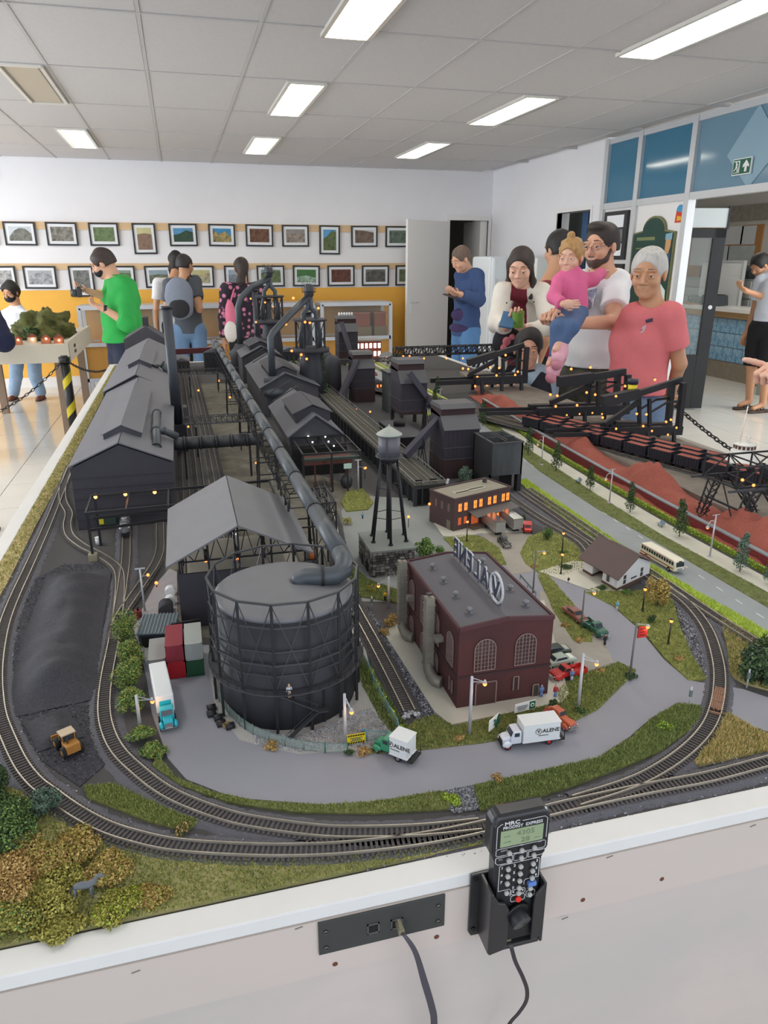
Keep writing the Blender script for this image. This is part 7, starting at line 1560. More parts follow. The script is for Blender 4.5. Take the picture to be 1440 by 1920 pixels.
t=thing('figure_horse','small grey horse figure standing in the front-left bushes','horse',(*g(165,1690),T));c=dp(165,1685,.66) if False else Vc((*g(165,1697),T+.014));M_hs=mat('horse_grey',(104,110,116),.7)
m=MB();m.tube([(c.x-.010,c.y,c.z+.012),(c.x-.004,c.y,c.z+.0125),(c.x+.005,c.y,c.z+.012),(c.x+.010,c.y,c.z+.015),(c.x+.013,c.y-.001,c.z+.021),(c.x+.016,c.y-.001,c.z+.0225),(c.x+.020,c.y-.002,c.z+.020)],[.0025,.0038,.0036,.0030,.0020,.0019,.0011],8).bd('horse_body',M_hs,t)
for dx,dy in ((-.009,-.002),(-.008,.002),(.006,-.002),(.007,.002)): MB().tube([(c.x+dx,c.y+dy,c.z+.011),(c.x+dx-.001,c.y+dy,c.z+.005),(c.x+dx,c.y+dy,c.z-.004)],[.0016,.001,.0009],6).bd('leg',M_hs,t)
MB().tube([(c.x-.010,c.y,c.z+.013),(c.x-.014,c.y,c.z+.009),(c.x-.014,c.y,c.z+.002)],[.0008,.0012,.0005],6).bd('tail',mat('horse_tail',(60,62,66),.8),t)
# ---- trees and shrubs ----
M_trunk=mat('tree_trunk',(84,66,50),.9)
def conif(lab,p,h,mts,r=None,n=1400,seed=0,z=.004):
 x,y=g(*p);r=r or h*.19;t=thing('miniature_tree',lab,'tree',(x,y,T+z));rs=random.Random(seed);cs=[]
 for k in range(12):
  f=k/11;rr_=r*(1-.65*f**1.3)*rs.uniform(.8,1.15);cs.append(((x+rs.uniform(-1,1)*r*.2,y+rs.uniform(-1,1)*r*.2,T+z+h*(.2+.74*f)),(rr_,rr_,h*.085)))
 lvs('crown',cs,n,max(.0011,h*.022),mts,t,seed=seed);MB().cyl((x,y,T+z),(x,y,T+z+h*.9),max(.0009,h*.015),.0004,n=6).bd('trunk',M_trunk,t);return t
def bush(lab,p,r,h,mts,n=1200,seed=0,name='miniature_bush',z=.004,k=10,cat='bush',trunk=True,size=None):
 x,y=g(*p);t=thing(name,lab,cat,(x,y,T+z));rs=random.Random(seed);cs=[]
 for i in range(k):
  a=rs.uniform(0,6.28);q=rs.uniform(0,.8)*r;zz=rs.uniform(.25,.72+.1*(q<.4*r));w_=rs.uniform(.30,.55);cs.append(((x+q*math.cos(a),y+q*math.sin(a),T+z+h*zz),(r*w_,r*w_,min(h*.35,h*w_*.8))))
 lvs('crown',cs,n,size or max(.0012,r*.09),mts,t,seed=seed)
 if trunk: MB().cyl((x,y,T+z),(x,y,T+z+h*.6),max(.0008,r*.06),n=6).bd('trunk',M_trunk,t)
 return t
for k,(p,ty,lab) in enumerate((((1386,1076),1003,'dark conifer at the right end of the sidewalk row'),((1273,1010),940,'second dark conifer of the sidewalk row from the right'),((1181,964),908,'third dark conifer of the sidewalk row from the right'),((1106,922),876,'fourth dark conifer of the sidewalk row, small'),((1042,886),830,'fifth conifer of the sidewalk row, tall and narrow'),((990,856),805,'sixth conifer of the sidewalk row above the silo'),((905,800),755,'slim light green tree at the road bend near the coal tower'),((815,762),728,'slim dark conifer left of the nearest coal tower top'))):
 conif(lab,p,hh(p,ty),LM_gy if k in (0,) else LM_dk,seed=k+30)
conif('grey-green tree cut by the right edge above the lime hedge',(1440,1100),hh((1440,1100),1040),LM_gy,seed=50,r=.012)
conif('tall dark green pine behind the nearer blast furnace',(600,760),.24,LM_dk,r=.04,n=3000,seed=51);conif('yellow-green pine left of the pine by the furnace',(575,740),.17,LM_md,r=.03,n=1500,seed=52)
bush('round dark olive bush left of the lantern pair lawn',(1026,1016),.016,.030,LM_md+LM_dk,seed=1);bush('small dark bush at the right end of the office',(977,978),.010,.016,LM_dk,seed=2)
bush('big leafy green bush behind the brick hall rear corner',(800,1045),.026,.036,LM_md,n=2600,seed=3,z=.004);bush('smaller green bush right of the big leafy one',(822,1042),.014,.018,LM_md,seed=4)
bush('grey-green tree between coal tower and silo',(872,908),.024,.046,LM_gy,n=2200,seed=5,name='miniature_tree',cat='tree');
bush('rust and yellow autumn tree beside the station gable',(1232,1140),.022,.056,LM_yl+LM_br,n=2800,seed=6,name='miniature_tree',cat='tree');bush('low dark shrub row under the station front wall',(1130,1108),.012,.008,LM_dk,seed=7,n=700);bush('round shrub in front of the autumn tree',(1175,1118),.012,.010,LM_md,seed=8,n=700)
bush('dark shrub at the foot of the near lawn lantern',(1222,1170),.010,.014,LM_dk,seed=9,n=700);bush('low shrub under the nearer lantern of the pair',(1060,1068),.014,.007,LM_dk,seed=10,n=700);bush('low brown shrub between the lantern pair',(1055,1040),.010,.006,LM_md,seed=11,n=500)
bush('flat shrub around the red sign pole foot',(1180,1275),.012,.007,LM_dk,seed=12,n=700);bush('small green bush at the foot of the tri-arm lamp near the pickup',(1088,1340),.010,.008,LM_dk+LM_md,seed=13,n=600);bush('round shrub at the pavement corner of the hall',(1037,1328),.008,.009,LM_dk,seed=14,n=500)
bush('bright green shrub in the verge inside the curved track',(1242,1368),.012,.010,LM_md+LM_lime,seed=15,n=900);bush('big dark bush at the right edge beyond the curved track',(1425,1285),.034,.052,LM_dk+LM_gy[:1],n=4000,seed=16);bush('dark bush at the right edge below the street',(1438,1225),.02,.03,LM_dk,n=1500,seed=17)
bush('golden dry bush at the far left corner of the brick hall',(735,1178),.016,.020,LM_br,seed=18,n=1400,trunk=False);bush('golden tuft in front of the golden bush by the hall',(722,1192),.010,.010,LM_br,seed=19,n=600,trunk=False)
bush('straw tuft at the foot of the tank fence, left',(427,1368),.008,.006,LM_br,seed=20,n=500,trunk=False);bush('golden brown tuft at the foot of the tank fence, middle',(508,1408),.012,.006,LM_br,seed=21,n=900,trunk=False);bush('straw tuft between yellow sign and green van',(682,1416),.010,.004,LM_br,seed=22,n=600,trunk=False);bush('small green tuft at the lamp by the yellow sign',(655,1418),.007,.006,LM_dk,seed=23,n=400,trunk=False)
for k,(p,lab) in enumerate((((1060,1178),'straw tuft on the strip beside the rusty sedan'),((1085,1205),'straw tuft near the green pickup wheels'),((1125,1262),'straw tuft between red pickup and corner lawn'),((1272,1240),'straw tuft at the lawn foot near the curved track'),((862,1392),'pale straw tuft in front of the hall by the lamp'),((932,1465),'brown tuft on the dark verge behind the handset'),((1000,1066),'straw tuft on the edge of the dirt drive'))): bush(lab,p,.009,.005,LM_br,seed=40+k,n=500,trunk=False)
bush('moss mound on the bank at the pump house foot',(700,1110),.014,.010,LM_yl,seed=24,n=900,trunk=False);bush('green reeds beside the track near the machine frame',(652,985),.014,.016,LM_yl,seed=25,n=900,trunk=False)
for k,(p,r,h,lab) in enumerate((((238,1212),.024,.060,'upper light green tree of the left hedge beside the inner track'),((250,1250),.027,.046,'second leafy bush of the left hedge'),((244,1292),.025,.042,'third leafy bush of the left hedge above the lamp post'),((248,1335),.021,.030,'lowest leafy bush of the left hedge behind the lamp post'),((262,1392),.018,.015,'green shrub by the road edge below the left lamp post'),((290,1418),.016,.012,'lowest green shrub at the loop road corner'))): bush(lab,p,r,h,LM_md+LM_yl[:1],n=3600,seed=60+k,k=16,size=.0015)
FB=[((15,1575),.034,.032,LM_md+LM_dk,'dark green bush mass at the left edge below the outer track'),((-20,1520),.036,.044,LM_dk,'darkest bush at the left edge beside the outer track'),((85,1530),.014,.026,LM_gy,'grey-green sapling overhanging the outer track'),((130,1610),.028,.018,LM_br+LM_yl,'tan bush in the middle of the front-left meadow'),((40,1660),.030,.022,LM_br,'large tan and brown bush at the left edge'),((200,1640),.022,.012,LM_yl+LM_br,'golden bush right of the tan ones'),((105,1690),.028,.014,LM_yl,'yellow-olive bush left of the grey horse'),((215,1705),.022,.009,LM_yl+LM_lime[:1],'low yellow-green bush right of the grey horse'),((15,1735),.026,.014,LM_yl+LM_md[:1],'lowest olive bush at the front-left corner'),((280,1690),.016,.005,LM_br+LM_yl,'low dry tuft at the right end of the front bushes'),((110,1748),.020,.007,LM_yl,'flat olive shrub beside the white rim'),((70,1620),.026,.020,LM_yl+LM_br,'mixed olive and tan bush between the dark and tan ones')]
for k,(p,r,h,m_,lab) in enumerate(FB): bush(lab,p,r*1.2,h*1.1,m_,n=int(9500*r/.03),seed=80+k,k=16,trunk=(k==2),size=.0016)
bush('dry brown tuft at the tip of the olive patch',(345,1565),.012,.007,LM_br+LM_dk,seed=95,n=700,trunk=False);bush('bright green tuft on the verge left of the gravel strip',(848,1508),.012,.006,LM_lime,seed=96,n=900,trunk=False)
# ---- right side: ore hopper wagons ----
M_hop=mat('hopper_black',(34,36,46),.5,var=(40,.2))
def hopper():
 t=thing('hopper_wagon','x','railway wagon',(0,0,0),world=False,group='ore hopper wagons on the dock tracks');L,w,h=.084,.0165,.031
 m=MB();m.span((-w,-L/2,.010),(-w+.0015,L/2,.010+h)).span((w-.0015,-L/2,.010),(w,L/2,.010+h)).span((-w,-L/2+.006,.018),(w,-L/2+.0075,.010+h)).span((-w,L/2-.0075,.018),(w,L/2-.006,.010+h));m.bd('hopper_body',M_hop,t)
 MB().span((-w+.0015,-L/2+.0075,.010),(w-.0015,L/2-.0075,.039)).bd('inner_floor',M_hop,t)
 MB().ext([(-w+.001,0),(w-.001,0),(w*.5,.0022),(-w*.5,.0022)],(0,-L/2+.008,.0395),(1,0,0),(0,0,1),(0,L-.016,0)).bd('ore_load',M_ore,t)
 for k in range(9): y=-L/2+.008+k*(L-.016)/8;MB().span((-w-.0012,y-.0006,.011),(-w,y+.0006,.040)).bd('rib',M_hop,t);MB().span((w,y-.0006,.011),(w+.0012,y+.0006,.040)).bd('rib',M_hop,t)
 m=MB()
 for s in (-1,1): m.beam((-w+.003,s*(L/2-.001),.010),(-w+.004,s*(L/2-.006),.034),.0014).beam((w-.003,s*(L/2-.001),.010),(w-.004,s*(L/2-.006),.034),.0014)
 m.bd('end_strut',M_st2,t);MB().span((-.006,-L/2-.003,.007),(.006,L/2+.003,.010)).bd('frame',M_sl,t)
 for s in (-1,1): MB().span((-.010,s*L*.34-.012,.0),(.010,s*L*.34+.012,.006)).bd('bogie',M_sl,t)
 return t
hp=hopper();rowx=[1.395,1.445,1.495,1.545];rows=[1.395,1.455,1.515]
first=True;WN=['nearest','second','third','fourth','fifth','sixth','seventh','eighth','ninth','tenth','eleventh','twelfth']
ly=Vc((*g(1260,893),0));lx=Vc((*g(1202,877),0))
d0=(lx-ly).normalized()
perp=Vc((d0.y,-d0.x,0));ang_=math.atan2(d0.y,d0.x)-math.pi/2
base=Vc((*g(1252,888),0))-d0*.34
black_from=9
for r in range(3):
 tr=[ (base+perp*(r*.047+.004)+d0*s) for s in (-.45,.6,1.3,2.3)]
 track(('first','second','third')[r]+' dock track carrying hopper wagons, counted from the ore heaps',[(q.x,q.y) for q in tr],world=True,maxties=0,bal=M_balld,railm=M_railf,z=.018)
 for k in range(12):
  q=base+perp*(r*.047+.004)+d0*(k*.094+.03*r-.1)
  if q.x>1.67: continue
  lab='%s hopper wagon with red ore on the %s dock track'%(WN[k],('first','second','third')[r]) if k<black_from else '%s hopper wagon on the %s dock track, far end under the cranes'%(WN[k],('first','second','third')[r])
  o=hp if first else dup(hp,(q.x,q.y,T+.028),ang_,lab);o.location=(q.x,q.y,T+.028);o.rotation_euler=(0,0,ang_);o['label']=lab;first=False
patch('dock_deck','grey concrete dock deck under the hopper wagons and cranes',[(FW[0].x,FW[0].y),(FW[1].x,FW[1].y),(FW[3].x,FW[3].y),(FW[5].x,FW[5].y),(FW[6].x,FW[6].y),(FW[6].x+.12,FW[6].y+.05),(1.668,1.6),(1.668,3.9),(1.5,3.9)],.020,mat('dock_concrete',(0,0,0)),'deck',world=True)
# ---- unloading cranes (in vertical planes across the dock) ----
def unloader(lab,Y,E,sc=1.0,bulbs=()):
 """E: dict of pixel segments measured on the crane's own plane"""
 c=py(*E['c'],Y);t=thing('ore_unloader',lab,'crane',(c.x,Y,T));dy=.03*sc
 def seg(a,b,w,y,h=None): A=py(*a,Y);B=py(*b,Y);A.y+=y;B.y+=y;return A,B
 for nm,L in E.items():
  if nm in('c',): continue
  for n_,(a,b,w,h,twin) in enumerate(L):
   for y in ((-dy,dy) if twin else (0,)):
    A,B=seg(a,b,w,y);MB().beam(A,B,w*sc,h*sc).bd(nm,M_sl if nm!='walking_beam' else mat('unloader_beam',(38,38,41),.5,.2),t)
 for f in E['main_girder'][:1]:
  A=py(*f[0],Y);B=py(*f[1],Y)
  for s in (.12,.5,.88):
   for y in (-dy*1.3,dy*1.3): p=A.lerp(B,s);MB().beam((p.x,Y+y*1.2,T+.01),(p.x,Y+y,p.z),.010*sc).bd('support_leg',M_sl,t)
  m=MB()
  for k in range(14):
   p=A.lerp(B,k/13);m.beam((p.x,Y-dy-.006,p.z+.012*sc),(p.x,Y-dy-.006,p.z+.024*sc),.001)
  m.beam((A.x,Y-dy-.006,A.z+.024*sc),(B.x,Y-dy-.006,B.z+.024*sc),.001);m.bd('railing',M_st2,t)
 for b in bulbs:
  p=py(*b,Y);p.y-=dy+.012;q=p-CAMP;p=CAMP+q*((Y-dy-.012)/q.y) if False else py(*b,Y-dy-.012);lbulb(t,tuple(p),.0042*sc)
  MB().beam(tuple(p+Vc((0,.0,.004))),tuple(p+Vc((0,.012,.006))),.0012).bd('lamp_stem',M_sl,t)
 return t
def ysolve(x,y,X): d=ray(x,y);return X*d.y/d.x
Y1u=ysolve(1262,800,1.64);Y2u=ysolve(1165,762,1.63);Y3u=ysolve(979,712,1.60)
unloader('nearest black ore unloader crane with orange lamps, right of the others',Y1u,dict(c=(1262,810),main_girder=[((1137,806),(1266,803),.026,.030,True)],cantilever=[((1030,812),(1140,810),.006,.014,True),((1035,800),(1140,798),.003,.004,True)],walking_beam=[((1128,752),(1196,738),.030,.034,False),((1190,740),(1278,712),.016,.020,False)],mast=[((1271,715),(1262,800),.016,.020,True)],link_beam=[((1210,770),(1240,752),.006,.006,True),((1240,752),(1274,748),.006,.008,True)],post=[((1208,745),(1208,798),.010,.012,True)],strut=[((1134,796),(1200,752),.014,.016,False)],cab=[((1150,795),(1190,795),.034,.020,False)]),1.0,[(1155,804),(1206,799),(1249,791),(1258,787),(1142,824),(1178,822),(1252,815),(1194,776),(1212,777),(1155,743),(1228,712),(1268,802),(1222,808)])
unloader('middle black ore unloader crane in front of the old man',Y2u,dict(c=(1165,768),main_girder=[((1000,770),(1168,764),.026,.030,True)],cantilever=[((905,772),(1000,770),.006,.012,True)],walking_beam=[((1047,716),(1110,708),.030,.034,False),((1105,708),(1172,697),.018,.022,False)],mast=[((1168,700),(1164,760),.016,.020,True)],link_beam=[((1120,728),(1145,718),.006,.006,True),((1145,718),(1170,720),.006,.006,True)],post=[((1113,712),(1112,758),.010,.012,True)],strut=[((1032,755),(1108,722),.014,.016,False)]),1.15,[(1042,762),(1082,760),(1032,780),(1062,778),(1086,776),(1110,774),(1128,776),(1130,783),(1032,740),(1045,742),(1100,736),(1116,740),(1071,692),(1107,689),(1172,724)])
unloader('farthest black ore unloader crane in front of the boy',Y3u,dict(c=(979,712),main_girder=[((884,712),(980,708),.026,.028,True)],cantilever=[((812,716),(884,713),.010,.016,True)],walking_beam=[((877,680),(930,664),.024,.024,False),((925,666),(982,647),.016,.018,False)],mast=[((981,649),(977,708),.014,.018,True)],link_beam=[((948,682),(962,672),.006,.006,True),((962,672),(980,676),.006,.006,True)],post=[((937,670),(937,704),.010,.012,True)],strut=[((880,702),(930,676),.012,.014,False)]),1.35,[(895,707),(931,704),(966,703),(978,709),(891,724),(913,722),(933,720),(964,718),(878,692),(868,691),(919,689),(936,690),(948,666),(971,697)])
t=thing('yellow_winch','small yellow and navy winch drum on the nearest unloader beam','winch',(1.5,Y1u,T+.1));p=py(1187,718,Y1u+.02);MB().lathe(tuple(p-Vc((0,0,.004))),[(.016,0),(.019,.008),(.019,.016),(.014,.018)],16).bd('navy_drum',mat('navy_drum',(36,38,56),.5),t);MB().cyl(p-Vc((0,0,.030)),p-Vc((0,0,.005)),.0155,n=16).bd('yellow_drum',M_yel,t)
# ---- far ore bridge trusses ----
t=thing('ore_bridge','long black lattice ore bridge spanning in front of the white door','bridge',(1.2,4.3,T));a=py(742,668,4.1);b=py(978,668,4.1);truss(MB(),(a.x,4.1,a.z),(b.x,4.1,a.z),.045,.06,24,.006).bd('girder',M_sl,t)
for x in (a.x+.02,b.x-.25): MB().beam((x-.04,4.1,T),(x,4.1,a.z),.012).beam((x+.04,4.1,T),(x,4.1,a.z),.012).beam((x-.04,4.16,T),(x,4.16,a.z),.012).beam((x+.04,4.16,T),(x,4.16,a.z),.012).bd('pier',M_sl,t)
for bx in (756,768,795,837,884,922,868): p=py(bx,672 if bx>770 else 668,4.08);lbulb(t,tuple(p),.006)
t=thing('footbridge','thin pale lattice footbridge left of the third coal tower','bridge',(.8,3.6,T));a=py(612,682,3.7);b=py(760,676,3.7);truss(MB(),(a.x,3.7,a.z),(b.x,3.7,a.z),.018,.02,22,.003).bd('girder',M_st2,t);MB().beam((a.x+.02,3.7,T),(a.x+.02,3.7,a.z),.008).beam((b.x-.02,3.7,T),(b.x-.02,3.7,a.z),.008).bd('pier',M_sl,t)
Y=4.55;a=py(667,658,Y);b=py(715,662,Y);t=thing('lit_building','small red brick building with bright white windows far back','building',(a.x,Y,T));zt_=py(690,640,Y).z
MB().span((a.x,Y,T),(b.x,Y+.14,zt_)).bd('walls',M_brk,t);MB().span((a.x-.005,Y-.005,zt_),(b.x+.005,Y+.145,zt_+.008)).bd('roof',mat('pale_flat_roof',(150,146,140),.8),t);M_ww=mat('white_lit_window',(255,240,235),.5,emit=2.2)
for k in range(6):
 for z in (.3,.68): x=a.x+(b.x-a.x)*(k+.5)/6;zz=T+(zt_-T)*z;MB().span((x-.008,Y-.002,zz),(x+.008,Y,zz+.03)).bd('window',M_ww if (k>2 or z>.5) else M_glow,t)
# ---- lattice ore crane at right ----
t=thing('lattice_crane','black lattice gantry crane straddling the ore trough at right','crane',(1.2,1.37,T));y0,y1=1.315,1.425;zb=T+.128;ztt=T+.176
for (xa,xb) in ((1.185,1.85),):
 truss(MB(),(xa,y0,zb),(xb,y0,zb),ztt-zb,y1-y0,10,.004).bd('bridge_girder',M_sl,t)
def lattleg(ax,ay,bx,by):
 m=MB();w=.011
 for s in (-1,1):
  for q in (-1,1): m.beam((ax+s*w*.6,ay+q*w*.6,T+.03 if ax<1.25 else T+.02),(bx+s*w,by+q*w,zb),.003)
 n=7
 for k in range(n):
  f0,f1=k/n,(k+1)/n
  for s in (-1,1):
   A=Vc((ax+s*w,ay-w,T+.025)).lerp(Vc((bx+s*w,by-w,zb)),f0);B=Vc((ax-s*w,ay-w,T+.025)).lerp(Vc((bx-s*w,by-w,zb)),f1);m.beam(A,B,.0018)
  A=Vc((ax-w,ay-w,T+.025)).lerp(Vc((bx-w,by-w,zb)),f0);B=Vc((ax-w,ay+w,T+.025)).lerp(Vc((bx-w,by+w,zb)),f1);m.beam(A,B,.0018)
 m.bd('lattice_leg',M_sl,t)
lattleg(1.195,y1,1.225,y1);lattleg(1.205,y0,1.245,y0);lattleg(1.35,y0,1.27,y0);lattleg(1.35,y1,1.27,y1)
MB().beam((1.20,y0,T+.075),(1.20,y1,T+.075),.004).beam((1.2,y0,T+.03),(1.235,y1,zb),.0025).bd('portal_brace',M_sl,t);[MB().beam((1.16,q,zb-.004),(1.26,q,zb-.004),.005).bd('sill_beam',M_st2,t) for q in (y0-.01,y1+.01)]
MB().span((1.33,y0+.02,zb-.012),(1.42,y1-.02,zb+.016)).bd('trolley_cab',M_sl,t);m=MB();m.beam((1.27,y0-.012,zb+.03),(1.43,y0-.012,zb+.03),.008,.004);m.bd('cable_tray',M_st2,t)
for b_ in ((1392,900),(1413,910)): p=py(*b_,y0-.01);lbulb(t,tuple(p),.0036)
bush('small red flowering bush behind the lattice crane',(1400,880),.02,.03,leafmats('redbush',(170,40,54),(200,60,70)),n=400,seed=97,z=.03,name='red_plant',cat='plant')
p=pz(1395,846,T+.095);t=thing('model_ship','white model ship bridge with round wheelhouse and tall mast','ship',(p.x,p.y,T));r=.030
M_ship=mat('ship_white',(236,236,230),.4);MB().lathe((p.x,p.y,T+.052),[(.05,0),(.05,.018),(.036,.022),(.036,.045),(r*1.05,.047)],24).bd('superstructure',M_ship,t);MB().lathe((p.x,p.y,T+.097),[(r,0),(r,.006),(r*.97,.006),(r*.97,.018),(r*1.05,.018),(r*1.05,.021),(r*.6,.023),(.004,.024)],28).bd('wheelhouse',M_ship,t)
for k in range(16): a=2*math.pi*k/16;MB().box((p.x+r*.975*math.cos(a),p.y+r*.975*math.sin(a),T+.109),(.0016,.007,.009),rotm(0,0,a)).bd('window',mat('ship_window',(90,60,48),.4),t)
MB().cyl((p.x-.02,p.y,T+.120),(p.x-.012,p.y,T+.227),.0016,n=8).bd('mast',M_ship,t);MB().cyl((p.x+.008,p.y,T+.120),(p.x+.008,p.y,T+.138),.0022,n=8).cyl((p.x,p.y,T+.134),(p.x+.018,p.y,T+.134),.0018,n=8).bd('radar',M_ship,t)
o=MB();o.prism([(p.x-.05,p.y-.25),(p.x+.05,p.y-.25),(p.x+.055,p.y+.12),(p.x,p.y+.25),(p.x-.055,p.y+.12)],T+.004,T+.052);o.bd('hull',mat('ship_hull',(120,54,48),.5),t)
for k,a in enumerate(((1086,908),(1240,990))):
 x,y=g(*a);t=thing('park_bench','grey-blue bench against the lime hedge, %s'%('between second and third gooseneck lamps','left of the second conifer'[0:0] or 'nearest the right end')[k],'bench',(x,y,T+.005));M_bn=mat('bench_blue',(130,150,162),.6);MB().slab((x-.010,y-.010,T+.012),(x-.002,y-.012,T+.012),(x+.000,y+.008,T+.012),(x-.008,y+.010,T+.012),.001).bd('seat',M_bn,t);MB().slab((x-.002,y-.012,T+.012),(x,y-.012,T+.020),(x+.002,y+.008,T+.020),(x+.0,y+.008,T+.012),.001).bd('backrest',M_bn,t)
 for s in (-.008,.006): MB().beam((x-.005,y+s,T+.004),(x-.005,y+s,T+.012),.0015).bd('leg',M_sl,t)
YL=[((372,732),.05),((410,714),.05),((431,745),.045),((469,842),.05),((480,868),.03),((353,800),.04),((354,678),.05),((684,878),.035),((668,768),.04),((694,772),.04),((725,671),.07),((766,969),.03),((604,704),.08),((293,1093),.012),((499,705),.09)]
for k,(p,z) in enumerate(YL):
 q=pz(p[0],p[1],T+z);t=thing('yard_lamp','orange yard lamp on a thin mast, %s'%['near the chimney foot','left of the lattice bridge','under the gas pipe bridge','beside the thick cross duct','below the thick cross duct','at the chimney bracket','by the red footbridge','beside the pale T-shaped pole','at the third coal tower foot, left','at the third coal tower foot, right','below the footbridge','left of the office wall','beside the pine tree','beside the ribbed tank','on the pipe near the dust catcher'][k],'lamp',(q.x,q.y,T),group='orange yard lamps of the mill')
 MB().cyl((q.x,q.y,T+.002),(q.x,q.y,q.z),.0009,n=5).bd('mast',M_sl,t);lbulb(t,tuple(q),.0034*max(1,q.y/2.3))
for (fo,Yc,L_) in ((f2,4.28,[(497,567),(513,575),(512,617),(480,604),(470,560)]),(FURN1,3.13,[(550,559),(536,608),(547,658),(575,673),(565,665),(572,604),(597,578),(581,605)])):
 for q in L_:
  w_=py(*q,Yc);lbulb(fo,tuple(w_),.0055);MB().beam(tuple(w_),(w_.x,Yc+.05,w_.z),.0015).bd('lamp_stem',M_sl,fo)
for k,(x,y,c,lab) in enumerate(((1.02,3.1,(226,226,222),'white car on the far street behind the second coal tower'),(1.05,3.45,(90,120,160),'blue car on the far street behind the coal towers'),(1.03,4.0,(170,60,50),'red car at the far end of the model street'))): car(lab,(x,y),1.5,paint('far_%d'%k,c))
for k,(x,y,w,d,h,c,lab) in enumerate(((.90,3.55,.07,.16,.05,(96,84,76),'long low brown shed left of the far street'),(1.22,4.35,.10,.16,.06,(206,204,196),'pale flat building at the far end of the sidewalk'),(.62,4.55,.12,.12,.09,(58,58,64),'dark grey block building behind the ore bins'),(-.02,4.45,.09,.2,.07,(70,66,64),'dark low shed at the far end of the yard tracks'),(.17,4.5,.12,.2,.11,(48,48,52),'dark mill block below the backpack man'))):
 t=thing('mill_block' if k>1 else 'low_building',lab,'building',(x,y,T));MB().span((x-w/2,y-d/2,T),(x+w/2,y+d/2,T+h)).bd('walls',mat('block_%d'%k,c,.8,var=(14,.15)),t);MB().ext([(-w/2-.004,0),(w/2+.004,0),(0,w*.22)],(x,y-d/2-.004,T+h),(1,0,0),(0,0,1),(0,d+.008,0)).bd('roof',M_roof,t)
 for j in range(4): MB().span((x-w/2+w*(j+.3)/4.2,y-d/2-.001,T+h*.45),(x-w/2+w*(j+.75)/4.2,y-d/2+.001,T+h*.75)).bd('window',M_win if k!=0 else M_glow,t)
for k,(x,y,h) in enumerate(((1.16,3.3,.09),(1.165,3.7,.09),(1.17,4.1,.10),(.93,3.2,.07),(.94,4.15,.08),(.80,4.2,.10),(.58,4.05,.11))):
 r=h*.22;t=thing('miniature_tree','dark conifer far back on the layout, %s'%['first beyond the end of the sidewalk','second beyond the end of the sidewalk','third beyond the end of the sidewalk','left of the far street, near','left of the far street, far','behind the third coal tower','behind the hot stoves'][k],'tree',(x,y,T));lvs('crown',[((x,y,T+h*(.25+.7*q/7)),(r*(1-.8*q/8),r*(1-.8*q/8),h*.1)) for q in range(8)],700,h*.03,LM_dk,t,seed=k);MB().cyl((x,y,T),(x,y,T+h*.9),.002,n=6).bd('trunk',M_trunk,t)
# ================= HANDSET, SOCKET PANEL =================
M_hs=mat('handset_black',(40,41,45),.32,coat=.15);M_hs2=mat('handset_face',(30,31,34),.45);M_hold=mat('holder_black',(48,48,50),.35,coat=.2);M_btn=mat('button_grey',(176,176,172),.45);M_lcd=mat('lcd_green',(150,166,132),.25,var=(30,.05));M_prt=mat('handset_print',(214,216,218),.5);M_seg=mat('lcd_segment',(112,128,98),.5)
pl=thing('socket_panel','dark grey metal panel with two phone sockets on the table front','panel',(.149,YF,.965));M_pl=mat('panel_grey',(74,76,76),.35,.3,var=(30,.08))
z0,z1,xa,xb=.9420,.9850,.0810,.2175;ya=YF-.0035
MB().span((xa,ya,z0),(xb,YF-.0012,z1)).bd('plate',M_pl,pl,bevel=.0003)
for x in (xa+.0075,xb-.0075):
 for z in (z0+.0085,z1-.013): s=MB().cyl((x,ya,z),(x,ya-.0018,z),.0028,.0022,n=12).bd('screw',mat('screw_head',(120,118,112),.3,.8),pl);MB().box((x,ya-.0019,z),(.0036,.0003,.0007)).bd('slot',M_black,s)
for i,(x,z) in enumerate(((.1385,.9625),(.1640,.9615))):
 k=MB();w=.0065
 k.span((x-w,ya-.0012,z-w),(x-w+.0014,ya,z+w)).span((x+w-.0014,ya-.0012,z-w),(x+w,ya,z+w)).span((x-w,ya-.0012,z-w),(x+w,ya,z-w+.0014)).span((x-w,ya-.0012,z+w-.0014),(x+w,ya,z+w));k.bd('socket_frame',mat('socket_grey',(92,94,92),.4),pl);MB().span((x-.0048,ya-.0004,z-.0048),(x+.0048,ya-.0001,z+.0040)).bd('socket_hole',M_black,pl)
t=thing('data_cable','flat grey cable plugged into the right socket, hanging down','cable',(.166,ya,.962));M_cab=mat('flat_cable',(74,72,80),.45)
MB().box((.1655,ya-.007,.9625),(.0066,.014,.0062)).bd('plug_body',mat('plug_clear',(150,144,120),.15,alpha=.85),t,bevel=.0006);MB().box((.1655,ya-.006,.9665),(.0034,.010,.0012),rotm(.25)).bd('plug_latch',mat('plug_clear',(0,0,0)),t)
